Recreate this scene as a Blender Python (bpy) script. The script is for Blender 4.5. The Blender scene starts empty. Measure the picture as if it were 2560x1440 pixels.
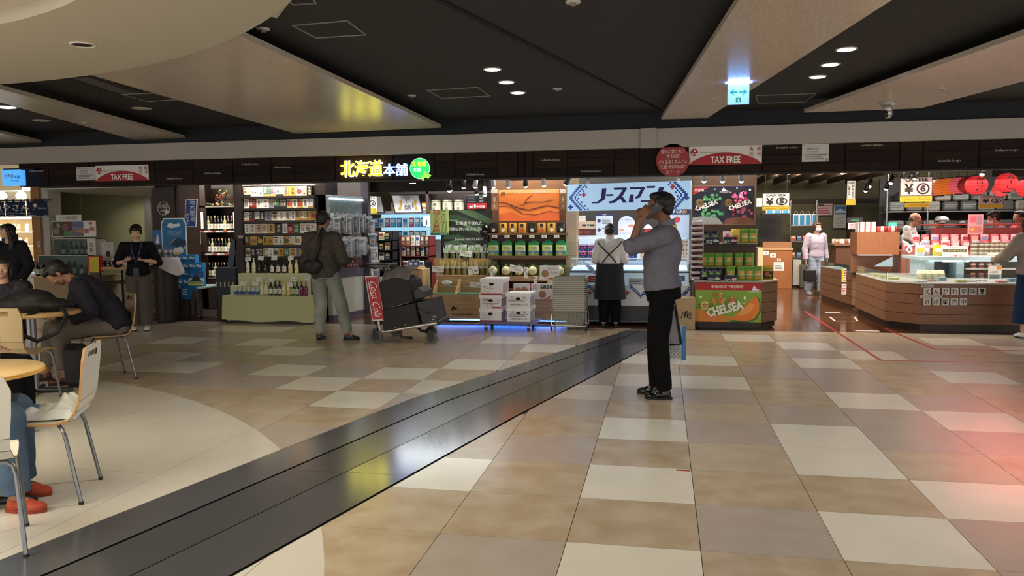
import bpy, bmesh, math, random
from mathutils import Vector, Matrix
random.seed(7)
PI = math.pi
sc = bpy.context.scene
C = sc.collection
V = Vector
# ---------------------------------------------------------------- camera, world, lights, exposure
EYE = V((0, 0, 1.442)); F = 1977.0
def _axes(yaw, pitch, roll):
    cy, sy, cp, sp = math.cos(yaw), math.sin(yaw), math.cos(pitch), math.sin(pitch)
    f = V((sy*cp, cy*cp, sp)); r = V((cy, -sy, 0)); u = r.cross(f)
    return math.cos(roll)*r + math.sin(roll)*u, -math.sin(roll)*r + math.cos(roll)*u, f
RX, UX, FX = _axes(-.1882, -.0776, -.0073)
cam = bpy.data.objects.new('camera', bpy.data.cameras.new('camera')); C.objects.link(cam)
cam.data.sensor_width = 36; cam.data.lens = F/2560*36; cam.data.clip_start = .05; cam.data.clip_end = 80
cam.matrix_world = Matrix((RX.to_4d(), UX.to_4d(), (-FX).to_4d(), EYE.to_4d())).transposed()
for i in range(3): cam.matrix_world[3][i] = 0
sc.camera = cam
sc.view_settings.view_transform = 'Standard'; sc.view_settings.look = 'None'
sc.view_settings.gamma = 1; sc.view_settings.use_curve_mapping = False
sc.view_settings.exposure = 0.46
sc.cycles.max_bounces = 6; sc.cycles.transparent_max_bounces = 12
sc.cycles.sample_clamp_indirect = 4
w = bpy.data.worlds.new('world'); sc.world = w; w.use_nodes = True
w.node_tree.nodes['Background'].inputs[0].default_value = (1.0, .96, .90, 1)
w.node_tree.nodes['Background'].inputs[1].default_value = 1.4
def light(name, kind, loc, energy, color=(1, .93, .82), size=.3, sizey=None, rot=(0, 0, 0), spot=None, blend=.6):
    l = bpy.data.lights.new(name, kind); l.energy = energy; l.color = color
    if kind == 'AREA':
        l.size = size
        if sizey: l.shape = 'RECTANGLE'; l.size_y = sizey
    else:
        l.shadow_soft_size = size
    if kind == 'SPOT': l.spot_size = math.radians(spot or 100); l.spot_blend = blend
    o = bpy.data.objects.new(name, l); C.objects.link(o); o.location = loc; o.rotation_euler = rot
    o.visible_camera = False
    return o
# mall ceiling downlights (the recessed lamps of the dark ceiling, on in view and behind the camera)
LAMPS = [(-1.65, 7.72), (-1.65, 8.43), (-1.65, 9.11), (1.58, 7.54), (1.58, 8.22), (1.58, 8.86)]
NEU = (1, .965, .91)
for x, y in LAMPS: light('downlight_beam', 'SPOT', (x, y, 2.93), 30, NEU, .04, spot=95, blend=.9)
for x in (-1.65, 1.6, 4.8):
    for y in (-3.2, -.6, 2.2, 4.6): light('downlight_beam', 'SPOT', (x, y, 2.93), 95, NEU, .1, spot=140, blend=1)
light('oval_cove', 'AREA', (-5.0, .6, 2.96), 150, (1, .96, .86), 3.0)
# shop ceiling lighting: rows of fittings just behind the fascia, turned towards the goods
def shopl(x, y, e, col, sx, sy=.5, tilt=28): light('shop_fitting', 'AREA', (x, y, 2.6), e*2.7, col, sx, sy, rot=(math.radians(tilt), 0, 0))
shopl(-8.6, 12.0, 42, (1, .93, .8), 2.0); shopl(-6.2, 12.0, 22, (1, .95, .88), 1.4); shopl(-3.6, 12.95, 30, (.93, .97, 1), 1.8, tilt=5)
shopl(-1.9, 12.0, 19, (1, .95, .86), 1.6); shopl(.9, 11.9, 25, (1, .95, .86), 1.6); shopl(2.5, 12.4, 30, (1, .88, .7), 1.6)
shopl(4.9, 12.0, 22, (1, .93, .84), 2.6, tilt=15); shopl(2.6, 16.5, 45, (1, .88, .7), 2.0); shopl(5.4, 16.0, 45, (1, .9, .82), 3.0)
light('sake_shelf_fill', 'AREA', (-5.9, 11.30, 2.25), 11, (1, .93, .8), 1.15, .05, rot=(math.radians(22), 0, 0))  # added unseen fill lamp, brightens the sake boxes and bottles
shopl(-3.2, 13.6, 30, (.93, .97, 1), 2.0); shopl(-12.5, 12.9, 70, (1, .97, .9), 1.6, .6)

# ---------------------------------------------------------------- helpers
def ray(px, py): return RX*((px-1280)/F) + UX*((720-py)/F) + FX
def P(px, py, y):
    d = ray(px, py); return EYE + d*(y/d.y)
def G(px, py, z=0.0):
    d = ray(px, py); return EYE + d*((z-EYE.z)/d.z)
def hexc(h):
    h = h.lstrip('#'); h = ''.join(c+c for c in h) if len(h) == 3 else h; c = [int(h[i:i+2], 16)/255 for i in (0, 2, 4)]
    return tuple(((v+.055)/1.055)**2.4 if v > .04045 else v/12.92 for v in c) + (1,)
_mats = {}
def mat(col, rough=.6, metal=0, emit=0, kind=None, col2=None, scale=8, bump=0, alpha=1, trans=0, coat=0, spec=.5, ecol=None):
    key = (col, rough, metal, emit, kind, col2, scale, bump, alpha, trans, coat, spec, ecol)
    if key in _mats: return _mats[key]
    m = bpy.data.materials.new('mat_%d' % len(_mats)); m.use_nodes = True
    nt = m.node_tree; b = nt.nodes['Principled BSDF']; L = nt.links.new
    I = b.inputs
    I['Base Color'].default_value = hexc(col); I['Roughness'].default_value = rough; I['Metallic'].default_value = metal
    I['Specular IOR Level'].default_value = spec
    if coat: I['Coat Weight'].default_value = coat; I['Coat Roughness'].default_value = .08
    if trans: I['Transmission Weight'].default_value = trans; I['IOR'].default_value = 1.12
    if alpha < 1: I['Alpha'].default_value = alpha
    if emit:
        I['Emission Color'].default_value = hexc(ecol or col); I['Emission Strength'].default_value = emit*.72
    tc = nt.nodes.new('ShaderNodeTexCoord'); mp = nt.nodes.new('ShaderNodeMapping'); L(tc.outputs['Object'], mp.inputs[0])
    n = nt.nodes.new('ShaderNodeTexNoise'); n.inputs['Scale'].default_value = scale; n.inputs['Detail'].default_value = 4
    L(mp.outputs[0], n.inputs['Vector'])
    if kind == 'wood': mp.inputs['Scale'].default_value = (1.2, 1.2, 14)
    if kind == 'woodx': mp.inputs['Scale'].default_value = (1.0, 14, 14)
    if kind == 'woodz': mp.inputs['Scale'].default_value = (14, 14, 1)
    if kind == 'woody': mp.inputs['Scale'].default_value = (14, 1.0, 14)
    if col2:
        r = nt.nodes.new('ShaderNodeValToRGB'); L(n.outputs[0], r.inputs[0])
        r.color_ramp.elements[0].position = .34; r.color_ramp.elements[1].position = .66
        r.color_ramp.elements[0].color = hexc(col); r.color_ramp.elements[1].color = hexc(col2)
        L(r.outputs[0], I['Base Color'])
        if emit and not ecol: L(r.outputs[0], I['Emission Color'])
    if bump:
        bn = nt.nodes.new('ShaderNodeBump'); bn.inputs['Strength'].default_value = bump; bn.inputs['Distance'].default_value = .01
        L(n.outputs[0], bn.inputs['Height']); L(bn.outputs[0], I['Normal'])
    _mats[key] = m; return m
WM = {}
_tc = {}
TS = bpy.data.scenes.new('workshop')                     # empty side scene, removed at the end: shapes are evaluated there quickly
def tmp_dg(o):
    TS.collection.objects.link(o)
    with bpy.context.temp_override(scene=TS, view_layer=TS.view_layers[0]): return bpy.context.evaluated_depsgraph_get()
def textgeo(s, res=1, off=0):
    k = (s, res, off)
    if k not in _tc:
        cu = bpy.data.curves.new('t', 'FONT'); cu.body = s; cu.resolution_u = res; cu.offset = off
        o = bpy.data.objects.new('t', cu); dg = tmp_dg(o); me = bpy.data.meshes.new_from_object(o.evaluated_get(dg))
        vs = [v.co.copy() for v in me.vertices]; fs = [tuple(p.vertices) for p in me.polygons]
        bpy.data.objects.remove(o); bpy.data.curves.remove(cu); bpy.data.meshes.remove(me)
        if not vs: vs = [V((0, 0, 0))]
        x0, x1 = min(v.x for v in vs), max(v.x for v in vs); y0, y1 = min(v.y for v in vs), max(v.y for v in vs)
        _tc[k] = (vs, fs, x0, x1, y0, y1)
    return _tc[k]
FRONT = Matrix(((1, 0, 0), (0, 0, -1), (0, 1, 0))).to_4x4()      # plan x,y -> x,z seen from -y; plan z (towards viewer) -> -y
class MB:
    def __init__(s): s.v = []; s.f = []; s.mi = []; s.sm = []; s.mats = []; s.cur = 0
    def use(s, m):
        if m not in s.mats: s.mats.append(m)
        s.cur = s.mats.index(m); return s
    def add(s, vs, fs, M=None, smooth=False):
        o = len(s.v)
        s.v += [(M @ V(v)) if M else V(v) for v in vs]
        for f in fs: s.f.append([i+o for i in f]); s.mi.append(s.cur); s.sm.append(smooth)
        return s
    def box(s, x0, x1, y0, y1, z0, z1, M=None):
        return s.add([(x, y, z) for z in (z0, z1) for y in (y0, y1) for x in (x0, x1)],
                     [(0, 2, 3, 1), (4, 5, 7, 6), (0, 1, 5, 4), (2, 6, 7, 3), (0, 4, 6, 2), (1, 3, 7, 5)], M)
    def rbox(s, x0, x1, y0, y1, z0, z1, c=.005, M=None):        # chamfered box
        vs = []; idx = {}
        for a, (sx, X) in enumerate(((1, x0), (-1, x1))):
            for b, (sy, Y) in enumerate(((1, y0), (-1, y1))):
                for d, (sz, Z) in enumerate(((1, z0), (-1, z1))):
                    for k in range(3):
                        idx[(a, b, d, k)] = len(vs)
                        vs.append((X+sx*c*(k != 0), Y+sy*c*(k != 1), Z+sz*c*(k != 2)))
        q = idx; fs = []
        for a in (0, 1): fs.append([q[(a, b, d, 0)] for b, d in ((0, 0), (1, 0), (1, 1), (0, 1))][::(-1 if a == 0 else 1)])
        for b in (0, 1): fs.append([q[(a, b, d, 1)] for a, d in ((0, 0), (1, 0), (1, 1), (0, 1))][::(1 if b == 0 else -1)])
        for d in (0, 1): fs.append([q[(a, b, d, 2)] for a, b in ((0, 0), (1, 0), (1, 1), (0, 1))][::(-1 if d == 0 else 1)])
        for a in (0, 1):
            for b in (0, 1): fs.append([q[(a, b, 0, 0)], q[(a, b, 0, 1)], q[(a, b, 1, 1)], q[(a, b, 1, 0)]])
            for d in (0, 1): fs.append([q[(a, 0, d, 0)], q[(a, 0, d, 2)], q[(a, 1, d, 2)], q[(a, 1, d, 0)]])
        for b in (0, 1):
            for d in (0, 1): fs.append([q[(0, b, d, 1)], q[(0, b, d, 2)], q[(1, b, d, 2)], q[(1, b, d, 1)]])
        for a in (0, 1):
            for b in (0, 1):
                for d in (0, 1): fs.append([q[(a, b, d, k)] for k in (0, 1, 2)])
        return s.add(vs, fs, M)
    def cyl(s, p0, p1, r0, r1=None, n=12, caps=True, smooth=True):
        r1 = r0 if r1 is None else r1
        p0, p1 = V(p0), V(p1); d = (p1-p0).normalized(); a = d.orthogonal().normalized(); b = d.cross(a)
        vs = [p+(a*math.cos(t*2*PI/n)+b*math.sin(t*2*PI/n))*r for p, r in ((p0, r0), (p1, r1)) for t in range(n)]
        s.add(vs, [(t, (t+1) % n, n+(t+1) % n, n+t) for t in range(n)], None, smooth)
        if caps: s.add(vs, [tuple(range(n))[::-1], tuple(range(n, 2*n))])
        return s
    def lathe(s, prof, n=16, M=None, smooth=True, caps=True):
        vs = [(r*math.cos(t*2*PI/n), r*math.sin(t*2*PI/n), z) for r, z in prof for t in range(n)]
        fs = [(k*n+t, k*n+(t+1) % n, (k+1)*n+(t+1) % n, (k+1)*n+t) for k in range(len(prof)-1) for t in range(n)]
        s.add(vs, fs, M, smooth)
        return s.add(vs, [tuple(range(n))[::-1], tuple(range((len(prof)-1)*n, len(prof)*n))], M) if caps else s
    def ball(s, c, rx, ry=None, rz=None, n=12, m=8, R=None):
        ry = rx if ry is None else ry; rz = rx if rz is None else rz
        vs = []; 
        for k in range(1, m):
            a = PI*k/m
            for t in range(n): vs.append((rx*math.sin(a)*math.cos(2*PI*t/n), ry*math.sin(a)*math.sin(2*PI*t/n), rz*math.cos(a)))
        top = len(vs); vs += [(0, 0, rz), (0, 0, -rz)]
        fs = [(k*n+t, (k+1)*n+t, (k+1)*n+(t+1) % n, k*n+(t+1) % n) for k in range(m-2) for t in range(n)]
        fs += [(top, t, (t+1) % n) for t in range(n)] + [(top+1, (m-2)*n+(t+1) % n, (m-2)*n+t) for t in range(n)]
        M = Matrix.Translation(V(c))
        if R: M = M @ R
        return s.add(vs, fs, M, True)
    def tube(s, path, r, n=8, smooth=True, caps=True):
        path = [V(p) for p in path]; k = len(path); rs = r if isinstance(r, (list, tuple)) else [r]*k
        up = None; vs = []
        for i, p in enumerate(path):
            d = (path[min(i+1, k-1)]-path[max(i-1, 0)]).normalized()
            a = d.orthogonal().normalized() if up is None else (up-d*up.dot(d)).normalized()
            up = a; b = d.cross(a)
            vs += [p+(a*math.cos(t*2*PI/n)+b*math.sin(t*2*PI/n))*rs[i] for t in range(n)]
        s.add(vs, [(i*n+t, i*n+(t+1) % n, (i+1)*n+(t+1) % n, (i+1)*n+t) for i in range(k-1) for t in range(n)], None, smooth)
        if caps: s.add(vs, [tuple(range(n))[::-1], tuple(range((k-1)*n, k*n))])
        return s
    def prism(s, poly, z0, z1, M=None, smooth=False):
        n = len(poly); A = sum(poly[i][0]*poly[(i+1) % n][1]-poly[(i+1) % n][0]*poly[i][1] for i in range(n))
        if A < 0: poly = poly[::-1]
        vs = [(x, y, z) for z in (z0, z1) for x, y in poly]
        s.add(vs, [tuple(range(n))[::-1], tuple(range(n, 2*n))], M)
        return s.add(vs, [(i, (i+1) % n, n+(i+1) % n, n+i) for i in range(n)], M, smooth)
    def quad(s, a, b, c, d): return s.add([a, b, c, d], [(0, 1, 2, 3)])
    def grid(s, fn, nu, nv, smooth=True, wrap=False):
        vs = [fn(i/nu, j/nv) for j in range(nv+1) for i in range(nu+(0 if wrap else 1))]
        m = nu if wrap else nu+1
        return s.add(vs, [(j*m+i, j*m+(i+1) % m, (j+1)*m+(i+1) % m, (j+1)*m+i) for j in range(nv) for i in range(nu)], None, smooth)
    def text(s, t, x0, x1, z0, z1, y, M=None, fit=True, res=1, ext=0, off=0):     # text filling the rectangle, on a plane facing -y
        vs, fs, a0, a1, b0, b1 = textgeo(t, res, off)
        kx = (x1-x0)/max(a1-a0, 1e-6); kz = (z1-z0)/max(b1-b0, 1e-6)
        if not fit: kx = kz = min(kx, kz)
        cx, cz = (x0+x1)/2, (z0+z1)/2; ca, cb = (a0+a1)/2, (b0+b1)/2
        o = [(cx+(v.x-ca)*kx, y, cz+(v.y-cb)*kz) for v in vs]
        s.add(o, fs, M)
        if ext:
            e = {}
            for f in fs:
                for i in range(len(f)):
                    k = (f[i], f[(i+1) % len(f)])
                    if (k[1], k[0]) in e: del e[(k[1], k[0])]
                    else: e[k] = 1
            o2 = [(x, yy+ext, z) for x, yy, z in o]; n = len(o)
            s.add(o+o2, [(b, a, a+n, b+n) for a, b in e], M)
        return s
    def build(s, name, parent=None, label=None, cat=None, group=None, kind=None, origin=None, local=False):
        me = bpy.data.meshes.new(name)
        if parent is None and not local:
            if origin is None:
                xs = [v.x for v in s.v]; ys = [v.y for v in s.v]; zs = [v.z for v in s.v]
                origin = V(((min(xs)+max(xs))/2, (min(ys)+max(ys))/2, min(zs))) if kind != 'structure' else V((0, 0, 0))
            M = Matrix.Translation(V(origin))
        else:
            M = WM.get(parent.name, Matrix()) if parent else Matrix()
        inv = M.inverted()
        if local: inv = Matrix()
        me.from_pydata([inv @ v for v in s.v], [], s.f)
        for m in s.mats: me.materials.append(m)
        me.polygons.foreach_set('material_index', s.mi); me.polygons.foreach_set('use_smooth', s.sm)
        me.validate(); me.update()
        o = bpy.data.objects.new(name, me); C.objects.link(o)
        if parent: o.parent = parent
        elif not local: o.location = origin
        WM[o.name] = M
        if label: o['label'] = label
        if cat: o['category'] = cat
        if group: o['group'] = group
        if kind: o['kind'] = kind
        return o
def T(name, label, cat, loc=(0, 0, 0), rz=0, group=None, kind=None):
    o = bpy.data.objects.new(name, None); C.objects.link(o); o.location = loc; o.rotation_euler = (0, 0, rz)
    o.empty_display_size = .1
    if label: o['label'] = label
    if cat: o['category'] = cat
    if group: o['group'] = group
    if kind: o['kind'] = kind
    WM[o.name] = Matrix.Translation(V(loc)) @ Matrix.Rotation(rz, 4, 'Z')
    return o
KIDS = {}
def copy_tree(o, loc=None, rz=None, label=None, group=None, scale=None, rot=None):
    c = o.copy(); C.objects.link(c)
    if loc is not None: c.location = loc
    if rz is not None: c.rotation_euler = (0, 0, rz)
    if rot is not None: c.rotation_euler = rot
    if scale is not None: c.scale = scale if not isinstance(scale, float) else (scale,)*3
    if label: c['label'] = label
    if group: c['group'] = group
    for ch in list(o.children):
        d = copy_tree(ch); d.parent = c
    return c
ORD = ['first', 'second', 'third', 'fourth', 'fifth', 'sixth', 'seventh', 'eighth', 'ninth', 'tenth', 'eleventh', 'twelfth', 'thirteenth', 'fourteenth', 'fifteenth', 'sixteenth', 'seventeenth', 'eighteenth', 'nineteenth', 'twentieth', 'twenty-first', 'twenty-second', 'twenty-third', 'twenty-fourth']
_used = set()
def row(proto, pts, lab, group, rz=0, scale=None, jitter=0):
    """place copies (or the prototype itself, first time) at pts; {n} in lab becomes the ordinal"""
    out = []
    n = len(pts)
    for i, p in enumerate(pts):
        pr = proto[i % len(proto)] if isinstance(proto, (list, tuple)) else proto
        l = lab.replace('{n}', ORD[i] if i < len(ORD) else 'later')
        a = rz[i] if isinstance(rz, (list, tuple)) else rz
        a += random.uniform(-jitter, jitter)
        if pr.name not in _used:
            _used.add(pr.name); pr.location = p; pr.rotation_euler = (0, 0, a); pr['label'] = l; pr['group'] = group
            if scale: pr.scale = (scale,)*3
            out.append(pr)
        else: out.append(copy_tree(pr, p, a, l, group, float(scale) if scale else None))
    return out
def lerp(a, b, t): return a+(b-a)*t
# ---------------------------------------------------------------- setting
YF = 11.15
M_dark = mat('#2b2a2a', .85); M_soff = mat('#23242a', .8)
M_band = mat('#afa79e', .7); M_ring = mat('#b4ad9d', .7)
M_panelw = mat('#c8bbab', .27, kind='woody', col2='#b9ab9a', scale=6)
M_fasc = [mat(c, .6, kind='woodx', col2=d, scale=5, spec=.15) for c, d in (('#2a1c17', '#221612'), ('#2f1f19', '#261913'), ('#251916', '#1e1411'))]
tileW = mat('#dcd5c6', .2, col2='#d5cebf', scale=3)
tileC = mat('#d0cabf', .2, col2='#ccc5b8', scale=3)
tileT = mat('#b8a78f', .24, col2='#a89478', scale=5)
tileT2 = mat('#b9aa95', .24, col2='#b09f88', scale=4)
tileG = mat('#aea196', .24, col2='#a99b8f', scale=5)
tileL = mat('#cbc0b0', .24, col2='#c6baa9', scale=5)
grout = mat('#5e4e42', .7)
fl = MB().use(grout).box(-14, 8, -4, YF+.02, -.05, -.006).build('floor', kind='structure')
CC, CR = V((-7.46, .38)), 6.62
WH = []
for p in ((1573,1400),(1590,1210),(1608,1072),(1785,957),(1590,898),(1770,902),(1867,845),(1378,870),(1309,851),(1111,1182),(1187,911),(1013,933),(900,1000),(813,962),(740,929),(740,880),(702,860),(702,827),(507,826),(400,853),(444,896),(480,922),(275,915),(187,867),(2000,864),(2067,907),(2178,1000),(2293,1351),(2453,1249),(2435,1053),(2440,942),(2187,887),(2378,853),(2529,869),(2055,1100),(2110,1150)):
    g = G(*p); WH.append((math.floor((g.x+1.623)/.6), math.floor((g.y-2.906)/.6)))
LT = {(1, 6), (2, 7), (0, 8), (-1, 6)}
g = G(1067, 967); LT.add((math.floor((g.x+1.623)/.6), math.floor((g.y-2.906)/.6)))
FIX = {(1,0):'G',(1,1):'T',(1,2):'T',(1,3):'G',(1,4):'T',(1,5):'G',(1,7):'G',(2,1):'T',(2,3):'T',(2,5):'T',(2,6):'G',(2,8):'T',(3,0):'T',(3,1):'G',(3,2):'T',(3,3):'L2',(3,4):'G',(3,5):'L2',(3,6):'G',(3,8):'T',(4,0):'T',(4,2):'T',(4,5):'G',(4,7):'T',(4,8):'G',(5,3):'L2',(5,4):'G',(5,5):'G',(5,6):'T',(5,7):'G',(6,2):'G',(6,1):'G',(6,4):'G',(6,7):'T',(0,0):'T',(0,1):'T',(0,2):'T'}
# belt (expansion joint cover) edges: left and right as functions of y
def belt(y):
    if y < 6.28: l = lerp(-2.84, -2.08, (y-2.89)/3.39)
    else: l = lerp(-2.08, -.51, (y-6.28)/4.58)
    if y < 5.75: r = lerp(-1.62, -1.10, (y-3.48)/2.27)
    elif y < 9.45: r = lerp(-1.10, -.16, (y-5.75)/3.7)
    else: r = lerp(-.16, .22, (y-9.45)/1.6)
    return l, r
def clip(poly, inside, cut):
    out = []
    for i in range(len(poly)):
        a, b = poly[i], poly[(i+1) % len(poly)]; ia, ib = inside(a), inside(b)
        if ia: out.append(a)
        if ia != ib: out.append(cut(a, b, ia))
    return out
def bis(f):
    def cut(a, b, ia):
        lo, hi = 0., 1.
        for _ in range(14):
            m = (lo+hi)/2; p = (lerp(a[0], b[0], m), lerp(a[1], b[1], m))
            if f(p) == ia: lo = m
            else: hi = m
        return (lerp(a[0], b[0], lo), lerp(a[1], b[1], lo))
    return cut
inC = lambda p: math.hypot(p[0]-CC.x, p[1]-CC.y) < CR
outC = lambda p: not inC(p)
rng = random.Random(3)
tiles = []
def dense(x0, x1, y0, y1):
    n = 12
    return [(lerp(x0, x1, t/n), y0) for t in range(n)]+[(x1, lerp(y0, y1, t/n)) for t in range(n)]+[(lerp(x1, x0, t/n), y1) for t in range(n)]+[(x0, lerp(y1, y0, t/n)) for t in range(n)]
def arcfix(poly):
    out = []
    for i in range(len(poly)):
        a, b = poly[i], poly[(i+1) % len(poly)]; out.append(a)
        if all(abs(math.hypot(p[0]-CC.x, p[1]-CC.y)-CR) < .004 for p in (a, b)) and math.hypot(a[0]-b[0], a[1]-b[1]) > .06:
            t0, t1 = math.atan2(a[1]-CC.y, a[0]-CC.x), math.atan2(b[1]-CC.y, b[0]-CC.x)
            if abs(t1-t0) > 1: continue
            for k in range(1, 10): t = lerp(t0, t1, k/10); out.append((CC.x+CR*math.cos(t), CC.y+CR*math.sin(t)))
    return out
def put_tile(poly, m, size):
    if len(poly) < 3: return
    poly = arcfix(poly)
    A = abs(sum(poly[i][0]*poly[(i+1) % len(poly)][1]-poly[(i+1) % len(poly)][0]*poly[i][1] for i in range(len(poly))))/2
    if A < .004: return
    cx = sum(p[0] for p in poly)/len(poly); cy = sum(p[1] for p in poly)/len(poly)
    # project size on screen
    d = V((cx, cy, 0))-EYE; z = d.dot(FX)
    if z < .3: return
    u = 1280+F*d.dot(RX)/z
    vis = -300 < u < 2900 and cy > 1.7
    k = 720-F*d.dot(UX)/z
    tiles.append((A/z**2*abs(d.z)/d.length if vis and k < 1600 else 0, poly, m))
for i in range(-14, 13):
    for j in range(-7, 14):
        x0, x1 = -1.623+.6*i+.0018, -1.623+.6*(i+1)-.0018; y0, y1 = 2.906+.6*j+.0018, min(2.906+.6*(j+1)-.0018, YF-.01)
        if y1 <= y0: continue
        if (i, j) in WH: m = tileW
        elif (i, j) in LT: m = tileL
        elif (i, j) in FIX: m = {'T': tileT, 'G': tileG, 'L2': tileT2}[FIX[(i, j)]]
        else:
            q = rng.random(); m = tileW if (q < .13 and (j < -1 or i < -9 or i > 8)) else (tileT if q < .42 else tileG if q < .72 else tileT2)
        poly = dense(x0, x1, y0, y1)
        for side in (0, 1):
            q = arcfix(clip(poly, outC, bis(outC)))
            if side == 0: f = lambda p: p[0] < belt(p[1])[0]-.004
            else: f = lambda p: p[0] > belt(p[1])[1]+.004
            q = clip(q, f, bis(f)) if q else q
            put_tile(q, m, .6)
for i in range(-8, 8):          # larger cream tiles inside the circle
    for j in range(-4, 4):
        x0, x1 = -8.9+1.2*i*1.0+.0018, -8.9+1.2*(i+1)-.0018; y0, y1 = 2.906+1.2*j+.0018, 2.906+1.2*(j+1)-.0018
        poly = dense(x0, x1, y0, y1)
        for side in (0, 1):
            q = arcfix(clip(poly, inC, bis(inC)))
            if side == 0: f = lambda p: p[0] < belt(p[1])[0]-.004
            else: f = lambda p: p[0] > belt(p[1])[1]+.004
            q = clip(q, f, bis(f)) if q else q
            put_tile(q, tileC, 1.2)
tiles.sort(key=lambda t: -t[0])
rest = MB()
for k, (a, poly, m) in enumerate(tiles):
    c = list(poly)
    if k < 295 and a > 0:
        MB().use(m).prism(c, -.012, rng.uniform(-.0004, .0004)).build('floor_tile', parent=fl)
    else: rest.use(m).prism(c, -.012, 0)
rest.build('outlying_tiles', parent=fl, kind='stuff')
# expansion joint cover
bt = T('trim_1', None, None, (-1.7, 6, 0), kind='structure')
M_belt = [mat('#78787c', .17, .6), mat('#6a6a6e', .2, .6), mat('#727276', .15, .6)]
ys = [1.2, 2.0, 2.9, 3.48, 4.3, 4.31, 5.1, 5.75, 6.28, 7.2, 8.3, 9.45, 10.2, 10.86]
fr = (0, .30, .315, .62, .635, 1)
def strip(u0, u1, z, m, name, ya=1.2, yb=10.9):
    mb = MB().use(m); Y = [y for y in ys if ya < y < yb]; Y = [ya]+Y+[yb]
    L_ = []; R_ = []
    for y in Y:
        l, r = belt(y); L_.append(V((lerp(l, r, u0), y, z))); R_.append(V((lerp(l, r, u1), y, z)))
    for k in range(len(Y)-1):
        mb.quad(L_[k], R_[k], R_[k+1], L_[k+1])
        for S in (L_, R_): mb.use(mat('#141414', .9, spec=.1)).quad(S[k], S[k+1], S[k+1]-V((0, 0, .02)), S[k]-V((0, 0, .02)))
        mb.use(m)
    mb.quad(L_[0], L_[0]-V((0, 0, .02)), R_[0]-V((0, 0, .02)), R_[0])
    return mb.build(name, parent=bt)
strip(.0, 1, -.004, mat('#1d1b1b', .6), 'joint_channel')
for ya, yb in ((1.2, 4.302), (4.306, 7.8), (7.804, 10.9)):
    strip(.01, .30, .004, M_belt[0], 'cover_plate', ya, yb)
    strip(.312, .625, .001, M_belt[1], 'cover_plate', ya, yb)
    strip(.637, .99, .004, M_belt[2], 'cover_plate', ya, yb)
# parquet in the shops
M_pq = [mat(c, .14, kind='woody', col2=d, scale=3) for c, d in (('#5d3a26', '#4a2c1b'), ('#694430', '#523322'), ('#54331f', '#442818'))]
pf = MB().use(mat('#2e1c12', .5))  .box(-14, 9, YF-.01, 21.6, -.06, -.008).build('floor_2', kind='structure')
n = 0
far = MB()
for i in range(-70, 46):
    y = YF + rng.uniform(-.9, 0); x = i*.125+3.0
    while y < 21.5:
        y2 = y+.9; a, b = max(y, YF), min(y2, 21.5); m = rng.choice(M_pq)
        near = (1.25 < x < 4.0) or (-8.2 < x < -6.3 and a < 12.6)
        if b > a:
            if near and n < 180:
                MB().use(m).box(x+.0008, x+.1242, a+.001, b-.001, -.02, 0).build('floor_plank', parent=pf); n += 1
            else: far.use(m).box(x+.0008, x+.1242, a+.001, b-.001, -.02, 0)
        y = y2
far.build('outlying_planks', parent=pf, kind='stuff')
# ceiling
MB().use(M_dark).box(-14, 8, -6, YF+.05, 2.98, 3.06).build('ceiling', kind='structure')
ce = T('ceiling_2', None, None, (0, 0, 2.83), kind='structure')
def plank(pts, name='ceiling_panel', z0=2.83, z1=2.875):
    mb = MB().use(M_panelw); mb.prism(pts, z0+.0, z1); mb.build(name, parent=ce)
plank([(-4.94, 3.9), (-5.32, 11.0), (-3.06, 10.85), (-3.0, 3.9)])
plank([(-6.72, 6.2), (-8.12, 11.2), (-7.22, 11.14), (-6.2, 5.6), (-6.7, 5.0)])
plank([(-11.2, 9.6), (-11.2, 11.35), (-9.8, 11.28), (-9.1, 9.2)])
plank([(.78, 1.5), (-.03, 10.7), (.56, 10.73), (2.0, 1.5)])
plank([(3.6, 2.4), (1.72, 10.5), (3.05, 10.45), (4.9, 3.0)])
hg = MB().use(mat('#15120f', .8))                                 # hangers holding the floating panels
for x, y in ((-5, 9.8), (-3.3, 9.8), (-4.8, 6), (-3.3, 6), (-7.7, 10), (-7.0, 8), (.2, 9.5), (1.0, 4), (2.3, 9.5), (2.6, 8.2), (-10.4, 10.5)):
    hg.cyl((x, y, 2.87), (x, y, 2.985), .02, n=6)
hg.build('hanger_rods', parent=ce, kind='stuff')
# seam in the dark ceiling
p0, p1 = G(1103, 0, 2.98), G(1648, 273, 2.98); d = (p1-p0); p0 = p0-d*1.0
n_ = V((d.y, -d.x, 0)).normalized()*.022
MB().use(mat('#0c0b0d', .9)).prism([tuple((p0+n_).xy), tuple((p1+n_).xy), tuple((p1-n_).xy), tuple((p0-n_).xy)], 2.966, 2.985).build('trim_2', kind='structure')
# oval lowered ceiling
def circle(c, r, n=96, a0=0, a1=2*PI): return [(c[0]+r*math.cos(lerp(a0, a1, t/n)), c[1]+r*math.sin(lerp(a0, a1, t/n))) for t in range(n)]
oc, orr, ic, ir = (-6.33, .66), 5.61, (-5.03, 1.24), 3.33
n = 128; mb = MB().use(M_ring)
A = [V((oc[0]+orr*math.cos(2*PI*t/n), oc[1]+orr*math.sin(2*PI*t/n), 2.75)) for t in range(n)]
B = []
for t in range(n):
    d = (A[t].xy-V(ic)).normalized(); q = V(ic)+d*ir; B.append(V((q.x, q.y, 2.75)))
up = V((0, 0, .23))
for t in range(n):
    u = (t+1) % n
    mb.add([A[t], B[t], B[u], A[u]], [(0, 1, 2, 3)], None, True)
    mb.add([A[t], A[u], A[u]+up, A[t]+up], [(0, 1, 2, 3)], None, True)
    mb.add([B[t], B[t]+up*.95, B[u]+up*.95, B[u]], [(0, 1, 2, 3)], None, True)
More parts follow.
